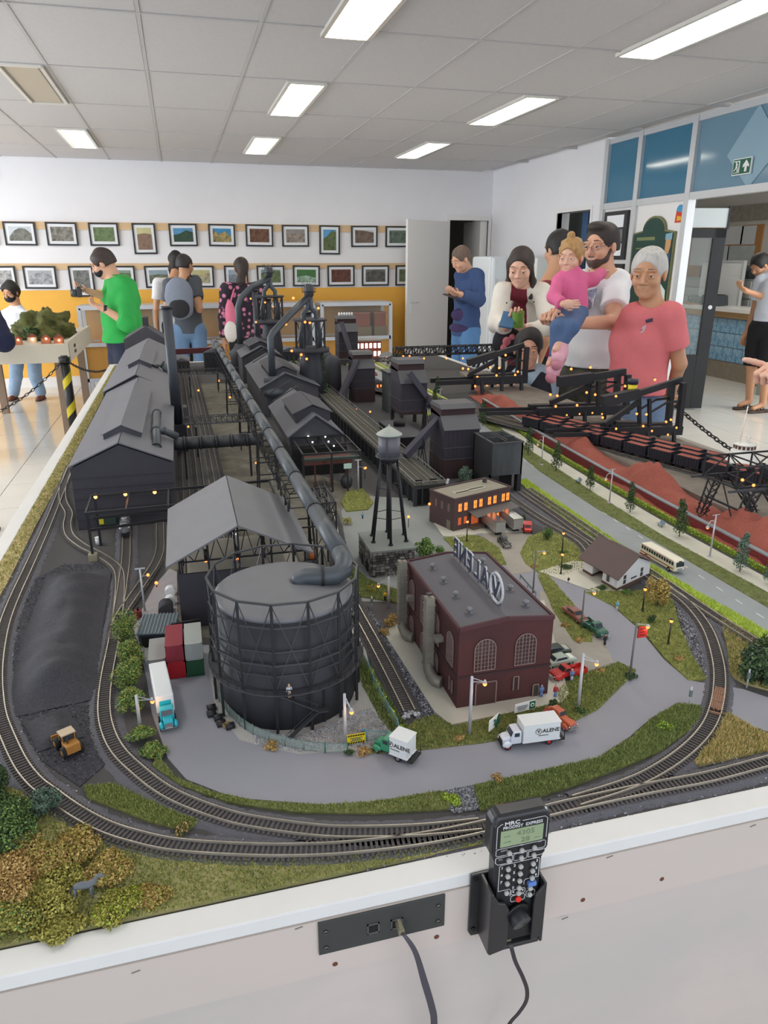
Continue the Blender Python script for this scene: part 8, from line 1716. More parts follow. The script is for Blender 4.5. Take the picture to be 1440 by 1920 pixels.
def ribbon(pts,w,th,mt,t,nm='cord'):
 V=[];F=[];P=[Vc(p) for p in pts];Q=[P[0]*2-P[1]]+P+[P[-1]*2-P[-2]];S=[]
 for i in range(1,len(Q)-2):
  a,b,c,d=Q[i-1:i+3]
  for k in range(8): u=k/8;S.append(.5*((2*b)+(c-a)*u+(2*a-5*b+4*c-d)*u*u+(3*b-a-3*c+d)*u**3))
 S.append(P[-1]);n=len(S);m=MB()
 for i,p in enumerate(S):
  d=(S[min(i+1,n-1)]-S[max(i-1,0)]).normalized();f=w[0]+(w[1]-w[0])*min(1,i/(n*.45)) if isinstance(w,tuple) else w
  side=Vc((1,0,0));side=(side-d*side.dot(d)).normalized();nn=d.cross(side)
  for a,b in ((-f,-th),(f,-th),(f,th),(-f,th)): m.v.append(tuple(p+side*a+nn*b))
 for i in range(n-1):
  for j in range(4): m.face((i*4+j,(i+1)*4+j,(i+1)*4+(j+1)%4,i*4+(j+1)%4),0)
 m.face((0,1,2,3),0);return m.bd(nm,mt,t,smooth=False)
def cp(x,y,Y): p=py(x,y,Y);return (p.x,p.y,p.z)
ribbon([(.1655,ya-.013,.960),cp(759,1755,YF-.022),cp(779,1786,YF-.026),cp(795,1838,YF-.026),cp(810,1890,YF-.024),cp(814,1920,YF-.022),cp(814,2010,YF-.02),cp(812,2300,YF-.015)],(.0010,.0038),.0006,M_cab,t)
hs=thing('throttle_handset','black handheld throttle with keypad and green display in its wall holder','handset',(.29,.54,.93));Yf=.530;cx=.2885
def xz(pts,y,th,mt,nm,par=hs,bev=0): return MB().ext(pts,(0,y,0),(1,0,0),(0,0,1),(0,th,0)).bd(nm,mt,par,bevel=bev)
out=[(cx-.0245,.925),(cx+.0245,.925),(cx+.0262,1.036),(cx+.0325,1.050),(cx+.0325,1.088),(cx+.0265,1.0955),(cx-.0265,1.0955),(cx-.0325,1.088),(cx-.0325,1.050),(cx-.0262,1.036)]
xz(out,Yf+.0015,.021,M_hs,'casing',bev=.0045)
xz([(cx+(a-cx)*.93,1.01+(b-1.01)*.955) for a,b in out],Yf+.0006,.003,M_hs2,'face_plate')
def line(pts,y=Yf+.0001,w=.00055,nm='printed_line',closed=False):
 m=MB();P=pts+([pts[0]] if closed else [])
 for a,b in zip(P[:-1],P[1:]): m.beam((a[0],y,a[1]),(b[0],y,b[1]),w,.0004)
 return m.bd(nm,M_prt,hs)
L,R=cx-.0275,cx+.0275
line([(L,1.0575),(L,1.0845),(L+.004,1.0875),(L+.006,1.0875)]);line([(L+.027,1.0875),(R-.003,1.0875),(R,1.0845),(R,1.0600)])
text('lettering','MRC',.0062,M_prt,hs,(L+.0160,Yf+.0002,1.0868),(math.pi/2,0,0),ext=.0002,xs=1.3,bold=.00012)
text('lettering','PRODIGY  EXPRESS',.0050,M_prt,hs,(cx+.0005,Yf+.0002,1.0818),(math.pi/2,0,0),ext=.0002,xs=1.02,bold=.00008)
MB().span((cx-.0235,Yf-.0003,1.0585),(cx+.0235,Yf+.001,1.0785)).bd('display',M_lcd,hs);text('display_digits','4305',.0085,M_seg,hs,(cx+.004,Yf-.0005,1.0725),(math.pi/2,0,0),ext=.0001,xs=1.2);text('display_digits','28',.0085,M_seg,hs,(cx+.004,Yf-.0005,1.0635),(math.pi/2,0,0),ext=.0001,xs=1.2);MB().span((cx-.020,Yf-.0005,1.071),(cx-.013,Yf-.0003,1.0717)).span((cx-.020,Yf-.0005,1.064),(cx-.013,Yf-.0003,1.0647)).span((cx+.014,Yf-.0005,1.0625),(cx+.020,Yf-.0003,1.0632)).ext([(-.0012,0),(.0012,0),(0,.0016)],(cx-.013,Yf-.0005,1.064),(1,0,0),(0,0,1),(0,.0002,0)).bd('display_marks',M_seg,hs)
def rr_(x0,z0,x1,z1,c=.0015): return [(x0+c,z0),(x1-c,z0),(x1,z0+c),(x1,z1-c),(x1-c,z1),(x0+c,z1),(x0,z1-c),(x0,z0+c)]
line(rr_(L,1.0475,R,1.0565),closed=True);line([(L,1.0455),(L,1.0395),(L+.003,1.0365),(cx-.0090,1.0365),(cx-.0090,1.0455)],closed=True);line(rr_(cx-.0075,1.0375,cx+.0075,1.0465),closed=True);line([(R,1.0455),(R,1.0415),(R-.003,1.0385),(cx+.0090,1.0385),(cx+.0090,1.0455)],closed=True)
line([(cx-.0225,1.0010),(cx-.0225,1.0335),(cx-.021,1.035),(cx+.021,1.035),(cx+.0225,1.0335),(cx+.0225,1.0095),(cx+.008,1.0095),(cx+.0065,1.008),(cx+.0065,1.003)]);line([(cx-.0225,1.001),(cx-.010,1.001),(cx-.0085,.9995),(cx-.0085,.991)])
def button(x,z,mt=M_btn,r=.0027,lab=None): MB().cyl((x,Yf,z),(x,Yf-.0032,z),r,r*.92,n=14).bd('button',mt,hs,label=lab)
for x in (-.0135,.0005,.0145): button(cx+x,1.0508);button(cx+x,1.0412)
for r,z in enumerate((1.0300,1.0205,1.0110)):
 for c_,x in enumerate((-.0135,.0005,.0145)):
  button(cx+x,z)
  text('key_number',str(r*3+c_+1),.0048,M_prt,hs,(cx+x-(.006 if c_<2 else -.0052),Yf+.0002,z+.0010),(math.pi/2,0,0),ext=.0002,bold=.0001)
button(cx+.0005,1.0015);text('key_number','0',.0048,M_prt,hs,(cx-.0055,Yf+.0002,1.0015),(math.pi/2,0,0),ext=.0002)
button(cx-.0135,.9985);button(cx+.0135,.9975);button(cx+.0005,.9945);button(cx+.0135,.9890);button(cx+.0005,.9865,mat('button_red',(226,52,40),.4),.0034,'red round button')
MB().box((cx+.0145,Yf-.002,1.0045),(.0095,.005,.0055)).bd('button',mat('button_blue',(92,128,200),.4),hs,label='blue rectangular button',bevel=.001)
line(rr_(cx-.0075,.9825,cx+.0085,.9905),closed=True);line(rr_(cx-.0075,.9920,cx+.0085,.9985),closed=True);line(rr_(cx+.0100,.9850,cx+.0200,.9930),closed=True)
for x,z,s in ((-.0185,1.0535,'LOCO'),(.0,1.0560,'F18'),(.0215,1.0555,'F17'),(-.022,1.0425,'F12'),(.0,1.0455,'F19'),(.022,1.0450,'PROG')): text('key_label',s,.0026,M_prt,hs,(cx+x,Yf+.0002,z),(math.pi/2,0,0),ext=.0001)
m=MB()
for s in (-1,1): m.ext([(s*.0045,-.0015),(s*.0045,.0015),(s*.0068,0)],(cx+.0005,Yf+.0001,.9955),(1,0,0),(0,0,1),(0,.0003,0))
m.bd('arrow_mark',M_prt,hs)
MB().cyl((cx+.001,Yf+.001,.964),(cx+.003,Yf-.010,.960),.0112,.0108,n=28).bd('speed_dial',M_hs,hs,bevel=.0008);MB().cyl((cx+.0005,Yf,.9665),(cx+.001,Yf-.003,.966),.0148,n=28).bd('dial_base',M_black,hs)
hd=thing('handset_holder','black plastic bracket screwed to the table front holding the handset','holder',(cx,YF,.92))
MB().ext([(cx-.043,.925),(cx-.040,.9185),(cx-.020,.9175),(cx+.030,.922),(cx+.030,1.004),(cx-.043,1.004)],(0,YF-.0042,0),(1,0,0),(0,0,1),(0,.003,0)).bd('back_plate',M_hold,hd,bevel=.0008)
for z in (.999,.9285): s=MB().cyl((cx-.0375,YF-.0042,z),(cx-.0375,YF-.0060,z),.0026,n=12).bd('screw',M_black,hd)
yf=Yf-.0045
def hwall(pts,y,th): return MB().ext(pts,(0,y,0),(1,0,0),(0,0,1),(0,th,0)).bd('front_wall',M_hold,hd,bevel=.0012)
hwall([(cx-.031,.9200),(cx-.0125,.9235),(cx-.0105,.931),(cx-.0105,.978),(cx-.0155,.988),(cx-.0225,.9905),(cx-.031,1.006)],yf-.001,.0035)
hwall([(cx+.029,.930),(cx+.0175,.9265),(cx+.0170,.978),(cx+.0185,.990),(cx+.029,1.003)],yf-.001,.0035)
hwall([(cx-.031,.9200),(cx+.029,.9265),(cx+.029,.9335),(cx-.031,.927)],Yf+.012,.006)
for x0,x1 in ((cx-.0325,cx-.0285),(cx+.0275,cx+.031)): MB().span((x0,yf-.001,.9225),(x1,YF-.004,1.004)).bd('side_wall',M_hold,hd,bevel=.0012)
MB().span((cx-.031,yf+.003,.918),(cx+.029,YF-.004,.9235)).bd('bottom',M_hold,hd,bevel=.001)
t=thing('handset_cable','dark flat cable hanging from the bottom of the handset','cable',(cx,Yf,.925));MB().box((cx-.0055,Yf+.006,.9215),(.008,.006,.008)).bd('connector',mat('plug_clear',(0,0,0)),t)
ribbon([(cx-.0055,Yf+.004,.922),cp(958,1775,YF-.03),cp(966,1802,YF-.032),cp(980,1832,YF-.034),cp(988,1856,YF-.034),cp(986,1878,YF-.032),cp(972,1900,YF-.03),cp(955,1920,YF-.028),cp(935,1960,YF-.024)],.0022,.0007,mat('cable_dark',(58,54,58),.4),t)
# ================= PEOPLE =================
class Surf:
 """implicit surface -> one continuous mesh"""
 def __init__(s): s.p=[];s.cut=[];s.fine=[];s.fold=0;s.sub=[]
 def cone(s,a,ra,b,rb,k=.02,flat=False): s.p.append(('c',np.array(a,float),ra,np.array(b,float),rb,k,flat));return s
 def ell(s,c,r,R=None,k=.02): s.p.append(('e',np.array(c,float),np.array(r,float),np.array(R) if R is not None else np.eye(3),k));return s
 def minus(s,c,r,R=None,k=.008): s.sub.append(('e',np.array(c,float),np.array(r,float),np.array(R) if R is not None else np.eye(3),k));return s
 def plane(s,n,c): s.cut.append((np.array(n,float),float(c)));return s
 @staticmethod
 def d_cone(P,a,ra,b,rb,flat):
  ba=b-a;L2=max(ba@ba,1e-12);pa=[P[i]-a[i] for i in range(3)];dt=(pa[0]*ba[0]+pa[1]*ba[1]+pa[2]*ba[2])/L2;t=np.clip(dt,0,1)
  q=np.sqrt((pa[0]-ba[0]*t)**2+(pa[1]-ba[1]*t)**2+(pa[2]-ba[2]*t)**2);d=q-(ra+(rb-ra)*t)
  if flat: d=np.maximum(d,(dt-1)*math.sqrt(L2))
  return d
 @staticmethod
 def d_ell(P,c,r,R):
  q=[P[i]-c[i] for i in range(3)];l=[(q[0]*R[0][j]+q[1]*R[1][j]+q[2]*R[2][j]) for j in range(3)]
  k0=np.sqrt((l[0]/r[0])**2+(l[1]/r[1])**2+(l[2]/r[2])**2);k1=np.sqrt((l[0]/r[0]**2)**2+(l[1]/r[1]**2)**2+(l[2]/r[2]**2)**2)
  return k0*(k0-1)/np.maximum(k1,1e-6)
 def mesh(s,name,mt,parent,step=.008,fstep=.0045,off=0,label=None):
  bb=[]
  for p in s.p:
   if p[0]=='c': lo=np.minimum(p[1]-p[2],p[3]-p[4]);hi=np.maximum(p[1]+p[2],p[3]+p[4])
   else: m=max(p[2]);lo=p[1]-m;hi=p[1]+m
   bb.append((lo,hi))
  LO=np.min([b[0] for b in bb],0)-.02;HI=np.max([b[1] for b in bb],0)+.02
  ax=[]
  for i in range(3):
   c=[LO[i]];iv=[(f[0][i]-f[1],f[0][i]+f[1]) for f in s.fine]
   while c[-1]<HI[i]: x=c[-1];c.append(x+(fstep if any(a<=x<=b for a,b in iv) else step))
   ax.append(np.array(c,dtype=np.float32))
  F=np.full([len(a) for a in ax],.5,dtype=np.float32);mg=.035
  def sub(lo,hi):
   ix=[(max(0,np.searchsorted(ax[i],lo[i]-mg)),np.searchsorted(ax[i],hi[i]+mg)) for i in range(3)]
   sl=tuple(slice(a,b) for a,b in ix);return sl,(ax[0][sl[0]][:,None,None],ax[1][sl[1]][None,:,None],ax[2][sl[2]][None,None,:])
  for p,(lo,hi) in zip(s.p,bb):
   sl,P=sub(lo,hi)
   if p[0]=='c': d=s.d_cone(P,p[1],p[2],p[3],p[4],p[6]);k=p[5]
   else: d=s.d_ell(P,p[1],p[2],p[3]);k=p[4]
   G=F[sl]
   if G.size==0: continue
   h=np.clip(.5+.5*(G-d)/k,0,1);F[sl]=G*(1-h)+d*h-k*h*(1-h)
  if s.fold:
   X,Y,Z=ax[0][:,None,None],ax[1][None,:,None],ax[2][None,None,:]
   F+= (s.fold*np.sin(X*33+2*np.sin(Z*15))*np.sin(Y*29+Z*21)+s.fold*.6*np.sin(Z*47+X*31+1.5*np.sin(Y*25))).astype(np.float32)
  for p in s.sub:
   m=max(p[2]);sl,P=sub(p[1]-m,p[1]+m);d=-s.d_ell(P,p[1],p[2],p[3]);k=p[4];G=F[sl]
   if G.size==0: continue
   h=np.clip(.5-.5*(G-d)/k,0,1);F[sl]=G*(1-h)+d*h+k*h*(1-h)
  for n,c in s.cut:
   F=np.maximum(F,(n[0]*ax[0][:,None,None]+n[1]*ax[1][None,:,None]+n[2]*ax[2][None,None,:]-c).astype(np.float32))
  F-=off;F[0]=F[-1]=.5;F[:,0]=F[:,-1]=.5;F[:,:,0]=F[:,:,-1]=.5
  S=F<0;nx,ny,nz=S.shape;cnt=np.zeros((nx-1,ny-1,nz-1),np.uint8)
  cs=[(i,j,k) for i in(0,1) for j in(0,1) for k in(0,1)]
  for i,j,k in cs: cnt+=S[i:nx-1+i,j:ny-1+j,k:nz-1+k]
  act=np.argwhere((cnt>0)&(cnt<8))
  if len(act)==0: return None
  idx=np.full(cnt.shape,-1,np.int32);idx[tuple(act.T)]=np.arange(len(act))
  acc=np.zeros((len(act),3));w=np.zeros(len(act));A=act
  val={c:F[A[:,0]+c[0],A[:,1]+c[1],A[:,2]+c[2]] for c in cs};pos={}
  for c in cs: pos[c]=np.stack([ax[i][A[:,i]+c[i]] for i in range(3)],1)
  for a in cs:
   for d in range(3):
    if a[d]==0:
     b=list(a);b[d]=1;b=tuple(b);va,vb=val[a],val[b];m=(va<0)!=(vb<0)
     t=np.where(m,va/np.where(va-vb==0,1,va-vb),0)[:,None];acc+=np.where(m[:,None],pos[a]*(1-t)+pos[b]*t,0);w+=m
  V=acc/w[:,None];FF=[]
  for d in range(3):
   e=[0,0,0];e[d]=1;s0=S[:nx-e[0],:ny-e[1],:nz-e[2]];s1=S[e[0]:,e[1]:,e[2]:]
   o=[i for i in range(3) if i!=d];E=np.argwhere(s0!=s1);ok=np.ones(len(E),bool)
   for i in o: ok&=(E[:,i]>0)&(E[:,i]<S.shape[i]-1)
   E=E[ok];fl=s0[tuple(E.T)]
   q=[]
   for du,dv in ((-1,-1),(0,-1),(0,0),(-1,0)):
    g_=E.copy();g_[:,o[0]]+=du;g_[:,o[1]]+=dv;q.append(idx[tuple(g_.T)])
   q=np.stack(q,1);flip=fl if d!=1 else ~fl;q[~flip]=q[~flip][:,::-1];FF.append(q)
  FF=np.concatenate(FF);FF=FF[(FF>=0).all(1)]
  return npmesh(name,V,FF,mt,parent,True,label=label)
def clothmat(n,c,var=None,col2=None): return mat('cloth_'+n,c,.85,var=var or (30,.1),bump=(90,.25,.003),col2=col2)
def skinmat(n,c): return mat('skin_'+n,c,.5,var=(14,.07),bump=(260,.12,.0008))
def hairmat(n,c): return mat('hair_'+n,c,.6,var=(60,.35),bump=(120,.6,.003),stretch=(1,1,.25))
class Person:
 def __init__(s,label,base,head,H=1.7,bd=1.0,headh=None,pitch=0,roll=0,hs=None,hc=None,step=.009,fine=.005,soft=0):
  s.lab=label;s.H=H;s.k=H/1.7;s.b=bd;h=math.radians(head);s.f=np.array([math.sin(h),math.cos(h),0]);s.r=np.array([math.cos(h),-math.sin(h),0]);s.u=np.array([0,0,1.]);s.base=np.array([base[0],base[1],0.])
  s.t=thing('person',label,'person',(base[0],base[1],0));s.step=step;s.fine=fine
  P=s.P;s.J=dict(neck=P(0,.0,.835),chest=P(0,0,.73),waist=P(0,0,.62),pelvis=P(0,0,.53))
  for n,g_ in (('L',-1),('R',1)): s.J.update({'sh'+n:P(g_*.105,0,.808),'el'+n:P(g_*.135,-.01,.63),'wr'+n:P(g_*.135,.03,.49),'hip'+n:P(g_*.055,0,.515),'kn'+n:P(g_*.060,.012,.285),'an'+n:P(g_*.060,-.01,.05)})
  hh_=math.radians(headh if headh is not None else head);pt_=math.radians(pitch)
  fy=np.array([math.sin(hh_)*math.cos(pt_),math.cos(hh_)*math.cos(pt_),-math.sin(pt_)]);rx=np.array([math.cos(hh_),-math.sin(hh_),0]);
  if roll: rx=rx*math.cos(math.radians(roll))+np.cross(fy,rx)*math.sin(math.radians(roll))
  s.soft=soft;s.R=np.stack([rx,fy,np.cross(rx,fy)],1);s.hs=hs or s.k*1.0;s.hc=np.array(hc) if hc is not None else P(0,.02,.932)
  s.hands={}
 def P(s,x,y,z): return s.base+s.r*x*s.H+s.f*y*s.H+s.u*z*s.H
 def hp(s,x,y,z): return s.hc+s.R@(np.array([x,y,z])*s.hs)
 def head(s,S,grow=0):
  k=s.hs;e=lambda c,r,kk=.02: S.ell(s.hp(*c),np.array(r)*k+grow,s.R,kk*k)
  e((0,-.014,.030),(.073,.091,.082));e((0,.026,-.025),(.060,.062,.080));e((0,.034,-.072),(.043,.046,.034));e((0,.068,-.088),(.018,.017,.016))
  so=s.soft;S.cone(s.hp(0,.088-.002*so,.006),(.0075-.002*so)*k,s.hp(0,.104-.008*so,-.024),(.0112-.003*so)*k,.010*k)
  for g_ in (-1,1):
   e((g_*.011,.092-.005*so,-.029),(.008-.002*so,.010,.007),.008);S.cone(s.hp(g_*.014,.081,.028),(.009-.004*so)*k,s.hp(g_*.048,.070,.026),(.008-.003*so)*k,.012*k);e((g_*.038,.062,-.028),(.020,.022,.020),.02);e((g_*.074,-.004,-.008),(.009,.019,.031),.006)
   S.minus(s.hp(g_*.031,.100,.006),np.array((.017,.016,.011))*k,s.R,.010*k)
  S.cone(s.hp(-.018,.080,-.052),.0060*k,s.hp(.018,.080,-.052),.0060*k,.010*k);S.cone(s.hp(-.013,.079,-.061),.0062*k,s.hp(.013,.079,-.061),.0062*k,.010*k)
  S.cone(s.hp(0,-.022,-.06),.052*k*min(s.b,1.15),s.J['neck']-s.u*.02,.058*s.k*min(s.b,1.2),.03)
  S.fine.append((s.hc,.125*k))
 def hand(s,S,n,dirv,pal,curl=.5,k=None,thumb=1,fin=None):
  """dirv along the hand, pal palm normal; curl radians per joint"""
  k=k or s.k;w=s.J['wr'+n];d=np.array(dirv,float);d/=np.linalg.norm(d);p=np.array(pal,float);p-=d*(p@d);p/=np.linalg.norm(p);a=np.cross(d,p)*(1 if n=='R' else -1)
  R=np.stack([a,d,p],1);S.ell(w+d*.045*k,np.array((.040,.052,.017))*k,R,.012*k);S.cone(w,.026*k,w+d*.03*k,.024*k,.012*k)
  for i,(o,l) in enumerate(((-.030,.070),(-.010,.078),(.010,.072),(.029,.058))):
   cur=w+d*.085*k+a*o*k;dd=d.copy();pp=p.copy();c=curl if fin is None else fin[i];rr_=.0092*k
   for q,f in enumerate((.45,.32,.23)):
    if q or c>.2: cc=c*(.6 if q==0 else 1);dd,pp=dd*math.cos(cc)+pp*math.sin(cc),pp*math.cos(cc)-dd*math.sin(cc)
    nx=cur+dd*l*f*k;S.cone(cur,rr_,nx,rr_*.9,.004*k);cur=nx;rr_*=.92
  t0=w+d*.025*k-a*.028*k+p*.004*k;t1=t0+(d*.55-a*.55*thumb+p*.45)*.042*k;t2=t1+(d*.8+p*.5)*.030*k;S.cone(t0,.014*k,t1,.0110*k,.010*k);S.cone(t1,.0105*k,t2,.0088*k,.005*k)
  S.fine.append((w+d*.08*k,.09*k))
 def body(s,mt,hands=None,arms=True):
  S=Surf();J=s.J;k=s.k;b=s.b;R=np.stack([s.r,s.f,s.u],1)
  S.ell(J['chest'],np.array((.150*b,.095*b,.165))*k,R,.04);S.ell(J['waist'],np.array((.130*b,.090*b,.14))*k,R,.04);S.ell(J['pelvis'],np.array((.150*b,.105*b,.115))*k,R,.04)
  for n in 'LR':
   S.cone(J['neck']-s.u*.03*k,.05*k,J['sh'+n],.050*k*b,.04);S.cone(J['sh'+n],.052*k*b,J['el'+n],.037*k*b,.025);S.cone(J['el'+n],.037*k*b,J['wr'+n],.025*k,.015)
   S.cone(J['hip'+n],.082*k*b,J['kn'+n],.052*k*b,.03);S.cone(J['kn'+n],.052*k*b,J['an'+n],.034*k,.02);S.cone(J['an'+n],.03*k,J['an'+n]+s.f*.12*k-s.u*.035*k,.026*k,.02)
  s.head(S)
  for n in 'LR':
   hd_=(hands or {}).get(n);v=J['wr'+n]-J['el'+n]
   if hd_: s.hand(S,n,*hd_[:2],**(hd_[2] if len(hd_)>2 else {}))
   else: s.hand(S,n,v,(-s.r if n=='R' else s.r)*1.0+s.f*.2,curl=.35)
  s.bodyo=S.mesh('body',mt,s.t,s.step,s.fine);return s
 def eyes(s,col=(60,44,36),down=0,brow=(50,40,34),lipc=(176,110,100),closed=False):
  k=s.hs;W=mat('eye_white',(226,220,214),.25);I=mat('iris_%d_%d_%d'%col,col,.2)
  for g_ in (-1,1):
   c=s.hp(g_*.031,.0765,.004);MB().ball(tuple(c),.0125*k,12,8).bd('eye',W,s.t)
   q=s.hp(g_*.031,.0765+.0100,.004-down);MB().ball(tuple(q),.0058*k,10,6,sc=(1,1,.9)).bd('iris',I,s.t)
   S=Surf();S.ell(s.hp(g_*.031,.0775,.0098-down*.5),np.array((.0155,.0138,.0085))*k,s.R,.004);S.ell(s.hp(g_*.031,.0770,-.0060),np.array((.0150,.0130,.0050))*k,s.R,.002);S.mesh('eyelid',s.skin,s.t,.0016,.0016)
   S=Surf();S.cone(s.hp(g_*.016,.0905,.0345),.0022*k,s.hp(g_*.034,.0880,.0360),.0024*k,.003);S.cone(s.hp(g_*.034,.0880,.0360),.0024*k,s.hp(g_*.052,.0755,.0295),.0014*k,.003);S.mesh('eyebrow',hairmat('brow_%d_%d_%d'%brow,brow),s.t,.002,.002)
  S=Surf();S.cone(s.hp(-.024,.0775,-.0555),.0016*k,s.hp(0,.0865,-.0535),.0030*k,.003);S.cone(s.hp(.024,.0775,-.0555),.0016*k,s.hp(0,.0865,-.0535),.0030*k,.003);S.cone(s.hp(-.014,.0820,-.0600),.0026*k,s.hp(.014,.0820,-.0600),.0026*k,.003);S.mesh('lips',mat('lip_%d_%d_%d'%lipc,lipc,.45),s.t,.002,.002)
  return s
 def hair(s,mt,grow=.012,front=.048,low=-.035,extra=None,rough=.003,noear=True,fringe=0):
  k=s.hs;S=Surf();S.ell(s.hp(0,-.018,.030),(np.array((.073,.091,.082))+grow)*k,s.R,.02);S.ell(s.hp(0,-.045,-.01),(np.array((.066,.058,.075))+grow*.8)*k,s.R,.02)
  if extra: extra(S,s)
  S.minus(s.hp(0,.128,-.045+fringe),np.array((.082,.105,.128))*k,s.R,.01*k)
  for g_ in (-1,1): S.minus(s.hp(g_*.085,.012,-.035),np.array((.030,.034,.045))*k,s.R,.006) if noear else None
  if low is not None: S.plane(-s.R[:,2],-(s.hc+s.R[:,2]*low*k)@s.R[:,2])
  S.fold=rough;S.mesh('hair',mt,s.t,.0055 if s.step<.0085 else .008,.004);return s
 def shirt(s,mt,sleeve='short',hem=.50,grow=.014,name='shirt',open_=None,neck=.012,slmat=None,sh_len=.62,fold=.0022,collar=None,belly=0):
  J=s.J;k=s.k;b=s.b;R=np.stack([s.r,s.f,s.u],1);S=Surf();g_=grow
  S.ell(J['chest'],np.array((.150*b,.098*b,.165))*k+g_,R,.04);S.ell(J['waist']+s.f*belly*.5,np.array((.138*b,.100*b+belly,.15))*k+g_,R,.04);S.ell(J['pelvis']+s.f*belly*.3,np.array((.152*b,.110*b+belly*.6,.14))*k+g_,R,.04)
  for n in 'LR': S.cone(J['neck']-s.u*.035*k,.050*k+g_*.6,J['sh'+n],.050*k*b+g_,.04)
  sl=S if slmat is None else Surf()
  for n in 'LR':
   a,e,w=J['sh'+n],J['el'+n],J['wr'+n]
   if sleeve=='short': sl.cone(a,.054*k*b+g_,a+(e-a)*sh_len,.047*k*b+g_*1.3,.02,True)
   elif sleeve=='elbow': sl.cone(a,.054*k*b+g_,e,.043*k*b+g_*1.3,.02);sl.cone(e,.045*k*b+g_,e+(w-e)*.22,.043*k*b+g_,.02,True)
   elif sleeve=='long': sl.cone(a,.054*k*b+g_,e,.043*k*b+g_*1.2,.02);sl.cone(e,.043*k*b+g_*1.2,e+(w-e)*.97,.029*k+g_*1.1,.02,True)
  for X in ([S,sl] if sl is not S else [S]): X.fold=fold
  S.plane((0,0,-1),-hem*s.H);
  S.minus(J['neck']+s.u*.030*k+s.f*.012*k,np.array((.068,.070,.055))*k,R,.008)
  if open_: S.minus(J['chest']+s.f*(.13*k)+s.u*(-.06)*k,np.array((open_,.10,.42))*k,R,.01)
  s.sho=S.mesh(name,mt,s.t,s.step,s.fine)
  if sl is not S: sl.mesh('sleeves',slmat,s.t,s.step,s.fine)
  return s
 def pants(s,mt,length='long',grow=.012,name='trousers',top=.60,fold=.002):
  J=s.J;k=s.k;b=s.b;R=np.stack([s.r,s.f,s.u],1);S=Surf();S.ell(J['pelvis'],np.array((.150*b,.108*b,.125))*k+grow,R,.04)
  for n in 'LR':
   S.cone(J['hip'+n],.084*k*b+grow,J['kn'+n],.056*k*b+grow,.03,length=='shorts')
   if length=='long': S.cone(J['kn'+n],.056*k*b+grow,J['an'+n]-s.u*.0,.044*k*b+grow,.02,True)
  S.plane((0,0,1),top*s.H);S.fold=fold;S.mesh(name,mt,s.t,s.step,s.fine);return s
 def shoes(s,mt,sole=None,low=False):
  k=s.k
  for n in 'LR':
   a=s.J['an'+n].copy();a[2]=0;S=Surf();S.cone(a+s.u*.042*k-s.f*.045*k,.036*k,a+s.u*.045*k+s.f*.01*k,.038*k,.02);S.cone(a+s.u*.035*k+s.f*.02*k,.040*k,a+s.u*.030*k+s.f*.145*k,.034*k,.02);S.plane((0,0,-1),-.014);S.mesh('shoe',mt,s.t,.007,.007)
   S=Surf();S.cone(a+s.u*.012-s.f*.05*k,.041*k,a+s.u*.012+s.f*.05*k,.043*k,.02);S.cone(a+s.u*.012+s.f*.02*k,.043*k,a+s.u*.012+s.f*.15*k,.038*k,.02);S.plane((0,0,-1),-.001);S.plane((0,0,1),.018);S.mesh('sole',sole or mat('sole_white',(220,216,208),.6),s.t,.006,.006)
  return s
 def arm(s,n,el,wr,sh=None):
  if sh is not None: s.J['sh'+n]=np.array(sh)
  s.J['el'+n]=np.array(el);s.J['wr'+n]=np.array(wr);return s
def D(x,y,d): return np.array(dp(x,y,d))
JEAN=clothmat('jeans',(112,134,164),(22,.25));JEANL=clothmat('pale_jeans',(150,176,206),(18,.2));NAVYT=clothmat('navy_trousers',(34,40,62));BLACKT=clothmat('black_trousers',(26,26,30))
SK1=skinmat('light',(214,164,136));SK2=skinmat('tan',(196,146,112));SK3=skinmat('rosy',(226,178,154));SK4=skinmat('brown',(176,124,96))
# --- old man in the salmon shirt ---
b0=D(1219,505,3.45);p=Person('older man with white hair in salmon pink t-shirt, arms behind his back',b0[:2]+np.array((.03,.05)),226,1.685,.94,headh=226,pitch=10,hc=D(1216,512,3.45),step=.0075,fine=.0036,hs=1.01);p.skin=SK2
sh_l=D(1262,590,3.42);sh_r=D(1182,583,3.38)
p.J['neck']=D(1224,572,3.52);p.arm('L',D(1274,682,3.56),D(1256,742,3.80),sh=D(1256,592,3.48));p.arm('R',D(1206,700,3.82),D(1236,742,3.84),sh=D(1192,594,3.56))
bk=-p.f
p.body(SK2,{'L':(D(1236,752,3.82)-D(1256,742,3.80),bk,dict(curl=.7)),'R':(D(1254,750,3.86)-D(1236,742,3.84),bk,dict(curl=.7))});p.eyes(down=.002,brow=(150,140,130),lipc=(168,112,98));p.hair(hairmat('white',(206,204,200)),grow=.008,low=-.025,rough=.0025)
p.shirt(clothmat('salmon',(222,120,124),(40,.06)),'short',hem=.582,belly=.005,sh_len=.66,grow=.017);p.pants(JEAN,top=.63);p.shoes(mat('shoe_dark',(50,46,44),.6));OLD=p
